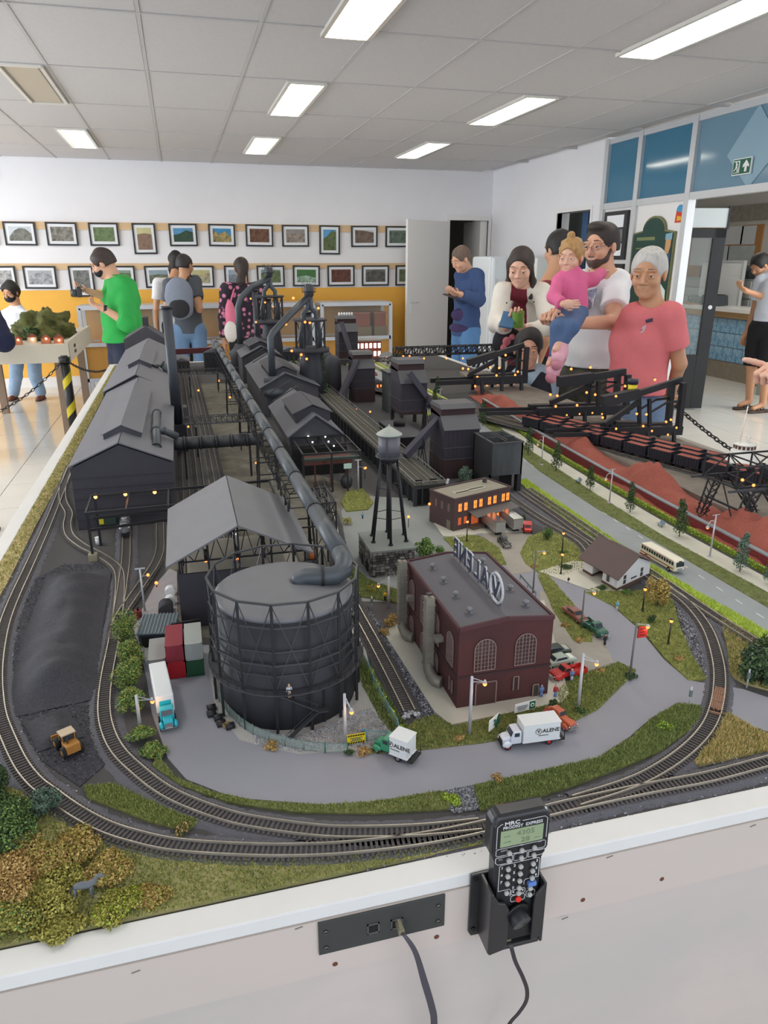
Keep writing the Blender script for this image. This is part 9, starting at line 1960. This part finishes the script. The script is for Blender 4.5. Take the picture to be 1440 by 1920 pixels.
# --- man in white t-shirt holding the toddler ---
p=Person('bearded man with glasses in white t-shirt holding a toddler on his arm',D(1128,470,3.85)[:2]+np.array((.02,.05)),238,1.81,1.0,headh=244,pitch=7,hc=D(1127,461,3.80),step=.0075,fine=.0036,hs=1.0);p.skin=SK1
p.J['neck']=D(1132,513,3.85);p.J['shL']=D(1157,530,3.86);p.J['shR']=D(1098,532,3.90);p.arm('L',D(1148,604,3.74),D(1072,606,3.52));p.arm('R',D(1080,592,3.78),D(1046,600,3.56))
p.body(SK1,{'L':(D(1048,602,3.48)-D(1072,606,3.50),np.array((0,.3,1.)),dict(curl=1.25)),'R':(D(1030,606,3.50)-D(1046,600,3.56),p.u*.6+p.f*-.3,dict(curl=1.2))});p.eyes(brow=(44,36,32),lipc=(170,104,96))
p.hair(hairmat('dark_brown',(52,42,38)),grow=.008,low=-.03,rough=.002,extra=lambda S,s:S.ell(s.hp(0,.035,.098),np.array((.052,.045,.026))*s.hs,s.R,.02))
S=Surf();S.ell(p.hp(0,.036,-.064),np.array((.0525,.0545,.043))*p.hs,p.R,.02);S.ell(p.hp(0,.064,-.086),np.array((.025,.022,.021))*p.hs,p.R,.02);S.cone(p.hp(-.02,.086,-.042),.0045,p.hp(.02,.086,-.042),.0045,.006)
for g_ in (-1,1): S.cone(p.hp(g_*.063,.012,-.02),.009,p.hp(g_*.052,.03,-.06),.014,.02)
S.minus(p.hp(0,.104,-.056),np.array((.020,.018,.0085))*p.hs,p.R,.004);S.minus(p.hp(0,.085,-.012),np.array((.05,.045,.026))*p.hs,p.R,.01);S.minus(p.hp(-.038,.06,-.03),np.array((.026,.04,.022))*p.hs,p.R,.008);S.minus(p.hp(.038,.06,-.03),np.array((.026,.04,.022))*p.hs,p.R,.008);S.fold=.001;S.mesh('beard',hairmat('beard',(84,66,58)),p.t,.0042,.0035)
m=MB();k=p.hs
for g_ in (-1,1):
 for i in range(16):
  a=2*math.pi*i/16;b=a+2*math.pi/16;m.beam(p.hp(g_*.032+.021*math.cos(a),.104,.002+.016*math.sin(a)),p.hp(g_*.032+.021*math.cos(b),.104,.002+.016*math.sin(b)),.0022)
 m.beam(p.hp(g_*.053,.104,.008),p.hp(g_*.078,.0,.006),.0024)
m.beam(p.hp(-.011,.104,.004),p.hp(.011,.104,.004),.0022);m.bd('glasses',mat('glasses_red_black',(84,40,40),.3),p.t)
SHW=clothmat('white_tee',(240,242,246),(24,.03));p.shirt(SHW,'short',hem=.582,sh_len=.66,grow=.015);p.pants(clothmat('camouflage',(96,96,84),(16,.5),(56,60,50)),top=.62,grow=.018);p.shoes(mat('shoe_dark',(0,0,0)));WHT=p
# --- toddler ---
c0=D(1072,560,3.62);p=Person('toddler in pink cardigan and jeans sitting on the bearded man arm','00' and (c0[0],c0[1]),228,.86,1.0,headh=226,pitch=12,hc=D(1070,481,3.60),step=.0065,fine=.0032,hs=.74,soft=1);p.skin=SK3;p.k=.60;p.b=.74
J=p.J;J['neck']=D(1072,517,3.64);J['chest']=D(1070,538,3.63);J['waist']=D(1071,560,3.63);J['pelvis']=D(1072,582,3.64)
p.arm('R',D(1038,557,3.54),D(1055,570,3.46),sh=D(1049,527,3.62));p.arm('L',D(1112,524,3.62),D(1128,512,3.74),sh=D(1094,525,3.63));J['hipR']=D(1058,590,3.60);J['hipL']=D(1084,590,3.62);J['knR']=D(1046,612,3.44);J['knL']=D(1072,614,3.42);J['anR']=D(1040,672,3.48);J['anL']=D(1052,644,3.44)
p.body(SK3,{'R':(D(1070,570,3.44)-D(1055,570,3.46),p.f*-1,dict(curl=.5,k=.55)),'L':(D(1136,506,3.80)-D(1128,512,3.74),p.f*-1,dict(curl=.3,k=.55))});p.eyes((70,84,96),brow=(150,116,80),lipc=(206,120,116))
def curl(S,s):
 rs=random.Random(3)
 for i in range(26):
  a=rs.uniform(0,6.28);e=rs.uniform(-.5,1.0);v=np.array([math.cos(a)*math.cos(e)*.078,-.02+math.sin(a)*math.cos(e)*.09,.028+math.sin(e)*.085]);S.ell(s.hp(*v),np.array((.017,.017,.017))*s.hs,s.R,.006)
 S.ell(s.hp(0,-.005,.135),np.array((.026,.026,.026))*s.hs,s.R,.01)
p.hair(hairmat('blond',(190,146,92)),grow=.010,low=-.075,extra=curl,rough=.002,noear=False)
p.shirt(clothmat('pink_cardigan',(220,104,150),(60,.08)),'long',hem=0,grow=.010,fold=.0012);
p.pants(clothmat('toddler_jeans',(78,102,142)),top=3,grow=.009,fold=.001)
for n,a in (('R',J['anR']),('L',J['anL'])):
 S=Surf();d=np.array(D(1030,684,3.30) if n=='R' else D(1038,664,3.26))-a;d=d/np.linalg.norm(d);S.cone(a-p.u*.01,.034,a+d*.02-p.u*.035,.036,.02);S.cone(a+d*.01-p.u*.04,.034,a+d*.075-p.u*.05,.030,.02);S.mesh('shoe',mat('shoe_pink',(222,168,184),.6,bump=(60,.3,.002)),p.t,.006,.006)
 S=Surf();S.cone(a-d*.015-p.u*.070,.030,a+d*.085-p.u*.078,.028,.01);S.mesh('sole',mat('sole_pink',(196,128,146),.6),p.t,.006,.006)
TOD=p
# --- woman with white jacket ---
p=Person('dark-haired woman in white denim jacket looking down at her phone',D(980,500,4.55)[:2],212,1.70,.86,headh=214,pitch=20,hc=D(976,501,4.42),step=.008,fine=.004,hs=1.0,soft=1);p.skin=SK3
p.J['neck']=D(982,536,4.50);p.arm('R',D(932,606,4.45),D(948,612,4.18),sh=D(944,548,4.50));p.arm('L',D(1030,612,4.42),D(990,622,4.20),sh=D(1016,550,4.50))
p.body(SK3,{'R':(D(958,602,4.12)-D(948,612,4.18),p.f*-.4+p.u,dict(curl=.5)),'L':(D(972,612,4.12)-D(990,622,4.20),p.f*-.6+p.u*.6-p.r*.2,dict(curl=.7))});p.eyes(down=.004,brow=(70,50,40),lipc=(186,106,106))
def longh(S,s,l=.16):
 for g_ in (-1,1): S.cone(s.hp(g_*.058,.01,.03),.020*s.hs,s.hp(g_*.074,-.01,-.07)-s.u*.02,.019*s.hs,.02);S.cone(s.hp(g_*.074,-.01,-.07)-s.u*.02,.019*s.hs,s.hp(g_*.070,.015,-.08)-s.u*l*.6,.016,.02)
 S.ell(s.hp(0,-.06,-.06),np.array((.070,.040,.08))*s.hs,s.R,.02)
p.hair(hairmat('dark_long',(56,44,40)),grow=.006,low=None,extra=longh,noear=False)
p.shirt(clothmat('maroon_top',(118,34,50)),'none',hem=.50,grow=.008,name='top');p.shirt(clothmat('white_jacket',(226,220,210),(30,.06)),'long',hem=.52,grow=.016,name='jacket',open_=.062,fold=.0026)
p.pants(clothmat('black_floral_skirt',(34,32,40)),top=.62,grow=.02);p.shoes(mat('shoe_dark',(0,0,0)));WOM=p
m=MB()
for (x,y) in ((1001,566),(950,568)): m.ball(tuple(D(x,y,4.37)),.005,8,5)
m.bd('jacket_button',M_dark,p.t)
a=D(952,600,4.06);tagset(MB().box(tuple(a),(.075,.15,.010),rotm(.5,.15,-.5)).bd('smartphone',mat('phone_blue',(70,110,150),.2)),'blue smartphone held by the woman in the white jacket','phone')
t=thing('paper_cup','rolled green cup in the hand of the woman with the phone','cup',tuple(D(972,612,4.08)));a=D(971,613,4.08);b=D(972,584,4.04);MB().cyl(a,b,.030,.034,n=20,cap=False).bd('cup_wall',mat('cup_green',(110,150,60),.5),t);MB().cyl(a,a+(b-a)*.05,.029,.03,n=20).bd('cup_bottom',mat('cup_dark_green',(70,100,40),.6),t)
t=thing('embroidered_bag','black bag with pink flower embroidery on the woman hip','bag',tuple(D(955,640,4.2)));S=Surf();S.ell(D(955,642,4.28),(.10,.045,.10),WOM and np.stack([p.r,p.f,p.u],1),.02);S.mesh('bag_body',clothmat('bag_black',(30,28,36)),t,.008,.008)
for (x,y,r) in ((950,640,.026),(960,632,.018),(944,652,.02),(964,654,.016)): MB().ball(tuple(D(x,y,4.17)),r,10,6,sc=(1,.5,1)).bd('flower',mat('flower_pink',(214,120,130),.7,var=(60,.3)),t)
# --- boy ---
p=Person('smiling boy in light blue and black t-shirt behind the crane',D(990,655,3.95)[:2]+np.array((.07,.02)),206,1.285,.98,headh=206,pitch=4,roll=-4,hc=D(990,655,3.92),step=.0075,fine=.0036,hs=.93,soft=1);p.skin=SK1
p.J['neck']=D(986,690,3.96);p.arm('R',D(956,760,3.9),D(966,800,3.8),sh=D(963,716,3.96));p.arm('L',D(1020,770,3.95),D(1010,820,3.85),sh=D(1010,716,3.96));p.body(SK1);p.eyes(brow=(50,40,36),lipc=(206,116,108))
p.hair(hairmat('black',(34,30,30)),grow=.013,low=-.02,rough=.003,fringe=.006)
p.shirt(clothmat('boy_tee',(170,194,210)),'short',hem=.50,slmat=clothmat('boy_sleeve',(28,32,44)),sh_len=.8,grow=.018);S=Surf();S.ell(p.J['neck']-p.u*.010,(.068,.062,.018),np.stack([p.r,p.f,p.u],1),.01);S.minus(p.J['neck']+p.u*.01,(.052,.05,.05));S.mesh('collar',clothmat('boy_collar',(30,34,46)),p.t,.005,.005)
p.pants(clothmat('boy_shorts',(40,44,60)),top=.6);p.shoes(mat('shoe_dark',(0,0,0)))
# --- person behind the toddler ---
p=Person('person in dark red shirt half hidden behind the toddler',D(1030,500,4.95)[:2],300,1.76,1.0,headh=345,pitch=8,hc=D(1047,468,4.95));p.skin=SK2;p.body(SK2);p.hair(hairmat('black',(0,0,0)),grow=.014);p.shirt(clothmat('dark_red',(128,38,50)),'short',hem=.5);p.pants(BLACKT);p.shoes(mat('shoe_dark',(0,0,0)))
# --- man with phone by the door ---
p=Person('man in navy sweater and jeans reading his phone by the open door',D(878,500,7.35)[:2],262,1.74,1.06,headh=252,pitch=28,hc=D(864,486,7.25),step=.010,fine=.006);p.skin=SK1
p.J['neck']=D(876,506,7.35);p.arm('L',D(897,562,7.25),D(864,552,7.05),sh=D(894,518,7.3));p.arm('R',D(868,560,7.40),D(854,550,7.12),sh=D(866,518,7.45));p.body(SK1,{'L':(D(850,548,7.0)-D(864,552,7.05),p.u,dict(curl=.5)),'R':(D(846,548,7.06)-D(854,550,7.12),p.u,dict(curl=.5))});p.eyes(lipc=(180,120,110));p.hair(hairmat('grey_brown',(112,92,80)),grow=.010);p.shirt(clothmat('navy_sweater',(54,76,120)),'long',hem=.50,grow=.020);p.pants(clothmat('blue_jeans',(84,128,176)),grow=.014);p.shoes(mat('shoe_dark',(0,0,0)))
S=Surf();S.ell(p.J['pelvis']+p.u*.03+p.f*.04,(.165,.13,.06),np.stack([p.r,p.f,p.u],1),.02);S.ell(D(858,590,7.15),(.06,.05,.06),None,.02);S.fold=.004;S.mesh('tied_jacket',clothmat('purple_jacket',(62,48,92)),p.t,.009,.009)
tagset(MB().box(tuple(D(846,556,6.98)),(.08,.15,.01),rotm(.3,0,.9)).bd('smartphone',M_black),'black smartphone of the man in the navy sweater','phone')
# --- green hoodie man ---
p=Person('man in bright green top and black mask holding up a camera',D(222,560,6.35)[:2],278,1.76,1.12,headh=276,pitch=26,hc=D(193,494,6.30),step=.009,fine=.005);p.skin=SK1
p.J['neck']=D(214,522,6.35);p.J['chest']=D(232,560,6.35);p.J['waist']=D(232,600,6.35);p.J['pelvis']=D(232,640,6.38);p.arm('L',D(238,605,6.15),D(196,580,6.10),sh=D(236,538,6.25));p.arm('R',D(206,560,6.42),D(172,548,6.32),sh=D(214,535,6.48))
p.J['hipL']=D(236,650,6.32);p.J['hipR']=D(226,650,6.42);p.J['knL']=D(236,720,6.3);p.J['knR']=D(224,720,6.42)
p.body(SK1,{'L':(D(178,572,6.10)-D(196,580,6.10),p.u,dict(curl=.5)),'R':(D(155,543,6.30)-D(172,548,6.32),p.u*.8+p.f*.1,dict(curl=.5))});p.eyes();p.hair(hairmat('brown_short',(64,50,46)),grow=.012)
S=Surf();S.ell(p.hp(0,.04,-.048),np.array((.060,.066,.050))*p.hs,p.R,.02);
for g_ in (-1,1): S.cone(p.hp(g_*.055,.05,-.03),.003,p.hp(g_*.075,-.005,.0),.003,.004)
S.minus(p.hp(0,.10,.022),np.array((.08,.06,.03))*p.hs,p.R,.006);S.mesh('mask',clothmat('mask_black',(26,28,34)),p.t,.006,.005)
p.shirt(clothmat('green_top',(44,168,76),(12,.12)),'elbow',hem=.535,grow=.024,fold=.004,belly=.03);p.pants(NAVYT,grow=.016);p.shoes(mat('shoe_dark',(0,0,0)));S=Surf();S.cone(p.J['neck']-p.u*.01,.072,p.J['neck']+p.u*.035,.062,.01,True);S.minus(p.J['neck']+p.u*.06,(.05,.05,.07));S.mesh('collar',clothmat('green_top',(0,0,0)),p.t,.006,.006)
w=p.J['wrL'];MB().cyl(w+np.array((.02,0,.0)),w+np.array((-.005,0,.004)),.033,n=14).bd('wrist_watch',M_black,p.t)
t=thing('camera','small camera held out by the man in green','camera',tuple(D(150,549,6.25)));c=D(149,549,6.22);MB().box(tuple(c),(.04,.11,.07),rotm(0,0,.1)).bd('body',mat('camera_black',(44,46,50),.4),t,bevel=.006);MB().cyl(c,c+np.array((-.07,-.01,0)),.030,n=16).bd('lens',mat('camera_lens',(70,74,76),.3,.4),t);MB().box(tuple(c+np.array((0,0,.042))),(.03,.04,.02)).bd('viewfinder',mat('camera_black',(0,0,0)),t)
# --- backpack man and companion ---
p=Person('man in grey t-shirt and jeans with a backpack, seen from behind',D(350,560,8.0)[:2],8,1.69,1.0,headh=40,pitch=8,hc=D(347,497,7.95),step=.010,fine=.006);p.skin=SK2;p.arm('R',D(374,580,7.9),D(362,560,8.1),sh=D(366,528,8.0));p.body(SK2);p.hair(hairmat('dark_short',(50,44,46)),grow=.006);p.shirt(clothmat('grey_tee',(84,90,100)),'short',hem=.5);p.pants(clothmat('light_jeans',(116,150,190)),grow=.014);p.shoes(mat('shoe_dark',(0,0,0)))
t=thing('backpack','grey backpack with black lower pocket on the man back','backpack',tuple(D(330,560,7.75)));R_=np.stack([p.r,p.f,p.u],1);c=D(336,556,7.76);S=Surf();S.ell(c,(.15,.085,.20),R_,.03);S.ell(c-p.u*.12,(.14,.10,.12),R_,.03);S.fold=.003;S.mesh('pack_body',clothmat('pack_grey',(132,140,156)),t,.010,.010);S=Surf();S.ell(c-p.u*.12-p.f*.07,(.11,.045,.10),R_,.02);S.mesh('front_pocket',clothmat('pack_black',(44,44,50)),t,.009,.009)
for g_ in (-1,1): MB().tube([tuple(c+p.r*g_*.09+p.u*.15),tuple(p.J['sh'+('R' if g_>0 else 'L')]+p.u*.07-p.r*g_*.05),tuple(p.J['chest']+p.r*g_*.10+p.f*.13)],.018,6,flat=.4).bd('strap',clothmat('pack_black',(0,0,0)),t)
p=Person('dark-haired person hidden behind the backpack man head',D(327,560,8.7)[:2],350,1.68,.9,headh=350,hc=D(329,490,8.7),step=.012,fine=.008);p.skin=SK2;p.body(SK2);p.hair(hairmat('black',(0,0,0)),grow=.014,low=None,extra=longh,noear=False);p.shirt(clothmat('pale_top',(220,220,224)),'short');p.pants(BLACKT);p.shoes(mat('shoe_dark',(0,0,0)))
# --- floral blouse woman ---
p=Person('long-haired woman in black floral blouse seen from behind',D(455,560,7.9)[:2],345,1.63,1.02,headh=355,pitch=5,hc=D(452,503,7.85),step=.010,fine=.006);p.skin=SK2;p.body(SK2)
def ponyt(S,s): S.cone(s.hp(0,-.08,.02),.05,s.hp(-.03,-.09,-.15),.045,.02);S.cone(s.hp(-.03,-.09,-.15),.045,s.hp(-.06,-.08,-.26),.022,.02)
p.hair(hairmat('dark_long',(0,0,0)),grow=.010,low=None,extra=ponyt)
mf=mat('floral_cloth',(38,32,44),.85);
if not mf.node_tree.nodes.get('Voronoi Texture'):
 nt=mf.node_tree;v=nt.nodes.new('ShaderNodeTexVoronoi');v.inputs['Scale'].default_value=16;tcn=nt.nodes.new('ShaderNodeTexCoord');nt.links.new(tcn.outputs['Object'],v.inputs['Vector']);cr=nt.nodes.new('ShaderNodeValToRGB');cr.color_ramp.elements[0].position=.30;cr.color_ramp.elements[0].color=(*lin((206,128,156)),1);cr.color_ramp.elements[1].position=.42;cr.color_ramp.elements[1].color=(*lin((40,32,46)),1);nt.links.new(v.outputs['Distance'],cr.inputs[0]);nt.links.new(cr.outputs[0],nt.nodes['Principled BSDF'].inputs['Base Color'])
p.shirt(mf,'long',hem=.50,grow=.024,name='blouse');p.pants(BLACKT);p.shoes(mat('shoe_dark',(0,0,0)))
t=thing('pink_bag','pink and white shoulder bag on the floral blouse woman left','bag',tuple(D(430,600,7.7)));S=Surf();S.ell(D(432,592,7.7),(.055,.06,.16),None,.02);S.mesh('bag_body',clothmat('bag_pink',(224,120,150)),t,.010,.010);S=Surf();S.ell(D(433,622,7.7),(.07,.06,.11),None,.02);S.mesh('white_part',clothmat('bag_white',(226,220,214)),t,.010,.010);MB().tube([tuple(D(430,575,7.7)),tuple(D(438,545,7.75)),tuple(D(444,530,7.8))],.01,6).bd('strap',clothmat('bag_pink',(0,0,0)),t)
# --- man at the counter ---
p=Person('man in white t-shirt and black shorts at the counter, cut by the right edge',np.array((6.18,6.78)),268,1.73,1.08,headh=262,pitch=38,hc=D(1424,497,7.95),step=.010,fine=.006);p.skin=SK2;p.J['neck']=D(1442,505,8.05);p.arm('L',D(1440,560,7.85),D(1398,545,7.75),sh=D(1446,520,7.9));p.body(SK2,{'L':(D(1385,535,7.7)-D(1398,545,7.75),p.u,dict(curl=.6))});p.hair(hairmat('black',(0,0,0)),grow=.014);p.shirt(clothmat('white_tee2',(220,226,238)),'short',hem=.52,grow=.02);p.pants(clothmat('black_shorts',(24,24,28)),'shorts',grow=.03)
for n in 'LR':
 a=p.J['an'+n].copy();a[2]=0;S=Surf();S.cone(a+p.u*.016-p.f*.06,.042,a+p.u*.016+p.f*.16,.042,.01);S.plane((0,0,1),.030);S.plane((0,0,-1),-.001);S.mesh('sandal_sole',mat('sandal_brown',(70,54,46),.7),p.t,.007,.007)
 MB().tube([tuple(a+p.r*.045+p.u*.02+p.f*.08),tuple(a+p.u*.085+p.f*.07),tuple(a-p.r*.045+p.u*.02+p.f*.08)],.012,6,flat=.3).tube([tuple(a+p.r*.045+p.u*.02-p.f*.03),tuple(a+p.u*.08+p.f*.045),tuple(a-p.r*.045+p.u*.02-p.f*.03)],.010,6,flat=.3).bd('sandal_strap',mat('sandal_brown',(0,0,0)),p.t)
# --- masked woman behind the small table ---
p=Person('woman in white t-shirt, black mask and pale jeans behind the small table',(-1.80,9.56),190,1.47,1.08,headh=205,pitch=18,hc=D(20,548,8.55),step=.010,fine=.006,hs=1.02);p.skin=SK2;p.J['neck']=D(30,572,8.6);p.arm('L',D(58,640,8.4),D(24,655,8.2),sh=D(50,596,8.6));p.arm('R',D(-8,640,8.4),D(14,655,8.2),sh=D(4,596,8.6));p.J['chest']=D(28,610,8.6);p.J['waist']=D(28,645,8.65);p.J['anL']=D(78,742,8.9);p.J['anR']=D(26,742,8.9);p.J['anL'][2]=.06;p.J['anR'][2]=.06;p.J['knL']=D(66,705,8.75);p.J['knR']=D(30,705,8.75);p.body(SK2);p.eyes();p.hair(hairmat('black',(0,0,0)),grow=.018,rough=.006,low=-.08,noear=False)
S=Surf();S.ell(p.hp(0,.04,-.050),np.array((.064,.068,.054))*p.hs,p.R,.02);S.minus(p.hp(0,.10,.022),np.array((.08,.06,.03))*p.hs,p.R,.006);S.mesh('mask',clothmat('mask_black',(0,0,0)),p.t,.007,.006)
p.shirt(clothmat('white_tee3',(232,236,244)),'short',hem=.5,sh_len=.9,grow=.02);p.pants(JEANL,grow=.02,top=.6);p.shoes(mat('shoe_brown',(120,70,54),.6),mat('shoe_brown2',(90,54,44),.6))
# --- people cut by the left edge ---
p=Person('person in navy jacket whose elbow enters at the left edge',(-2.02,6.72),20,1.70,1.15,headh=10,step=.011,fine=.008);p.skin=SK2;p.arm('R',D(6,640,6.35),D(-30,600,6.4),sh=D(-34,560,6.5));p.body(SK2);p.hair(hairmat('black',(0,0,0)));p.shirt(clothmat('navy_jacket',(34,40,74)),'long',hem=.5,grow=.035,name='jacket');p.pants(clothmat('pale_trousers',(214,214,220)),grow=.03,top=.56);p.shoes(mat('shoe_grey',(112,116,124),.7),mat('shoe_dark',(0,0,0)))
p=Person('visitor outside the left edge with one dark shoe in view',(-1.52,4.66),95,1.70,1.0,step=.012,fine=.009);p.skin=SK2;p.J['anL']=p.J['anL']+np.array((.12,.05,0));p.body(SK2);p.hair(hairmat('black',(0,0,0)));p.shirt(clothmat('grey_tee',(0,0,0)),'short');p.pants(BLACKT);p.shoes(mat('shoe_darkbrown',(62,44,42),.6),mat('shoe_dark',(0,0,0)))
# --- pointing visitor at the right edge ---
p=Person('visitor at the right edge pointing a finger at the layout',D(1640,700,2.35)[:2]+np.array((.10,.0)),285,1.66,1.0,step=.009,fine=.0035);p.skin=SK3;p.arm('R',D(1590,740,2.10),D(1482,700,1.98),sh=D(1640,620,2.3));p.arm('L',D(1560,900,2.15),D(1500,930,2.1),sh=D(1620,640,2.15));dv=D(1440,688,1.94)-D(1482,700,1.98)
p.body(SK3,{'R':(dv,np.array((0,.2,-1.)),dict(fin=(.03,1.35,1.4,1.4),curl=1.3,thumb=.2)),'L':(D(1470,940,2.08)-D(1500,930,2.1),-p.u,dict(curl=.4))});p.hair(hairmat('dark_short',(0,0,0)));p.shirt(clothmat('white_tee2',(0,0,0)),'short',hem=.5);p.pants(JEAN);p.shoes(mat('shoe_dark',(0,0,0)))
from mathutils.bvhtree import BVHTree
def surfpt(o,x,y):
 off=o.matrix_world.translation if False else o.parent.location+o.location
 me=o.data;bv=BVHTree.FromPolygons([tuple(v.co) for v in me.vertices],[tuple(f.vertices) for f in me.polygons]);r_=bv.ray_cast(CAMP-off,ray(x,y).normalized());return (r_[0]+off,r_[1]) if r_[0] is not None else (None,None)
def decal(o,quadpx,mt,nm='print',lift=.0025):
 off=o.parent.location;me=o.data;bv=BVHTree.FromPolygons([tuple(v.co) for v in me.vertices],[tuple(f.vertices) for f in me.polygons]);(x0,y0),(x1,y1),(x2,y2),(x3,y3)=quadpx;n=6;G={};V=[];F=[]
 for i in range(n+1):
  for j in range(n+1):
   u,v=i/n,j/n;x=(x0*(1-u)+x1*u)*(1-v)+(x3*(1-u)+x2*u)*v;y=(y0*(1-u)+y1*u)*(1-v)+(y3*(1-u)+y2*u)*v;r_=bv.ray_cast(CAMP-off,ray(x,y).normalized())
   if r_[0] is None: return
   q=r_[0]+off-ray(x,y).normalized()*lift;V.append(tuple(q))
 for i in range(n):
  for j in range(n): a=i*(n+1)+j;F.append((a,a+1,a+n+2,a+n+1))
 npmesh(nm,V,F,mt,o.parent,True)
PB=mat('print_blue',(84,108,150),.85,var=(90,.6),col2=(196,204,220));PG_=mat('print_grey',(150,156,170),.85,var=(120,.4),col2=(226,228,234))
decal(WHT.sho,[(1098,546),(1120,540),(1112,578),(1088,584)],PB);decal(WHT.sho,[(1102,532),(1120,528),(1120,532),(1102,536)],PG_);decal(WHT.sho,[(1088,585),(1102,582),(1100,592),(1086,594)],PB)
PK=mat('print_dark',(70,60,84),.8);decal(OLD.sho,[(1210,600),(1224,596),(1224,603),(1211,606)],PK);decal(OLD.sho,[(1205,612),(1213,609),(1207,622),(1200,625)],mat('print_pale',(206,176,184),.8));decal(OLD.sho,[(1202,618),(1208,616),(1207,619),(1201,621)],PK)
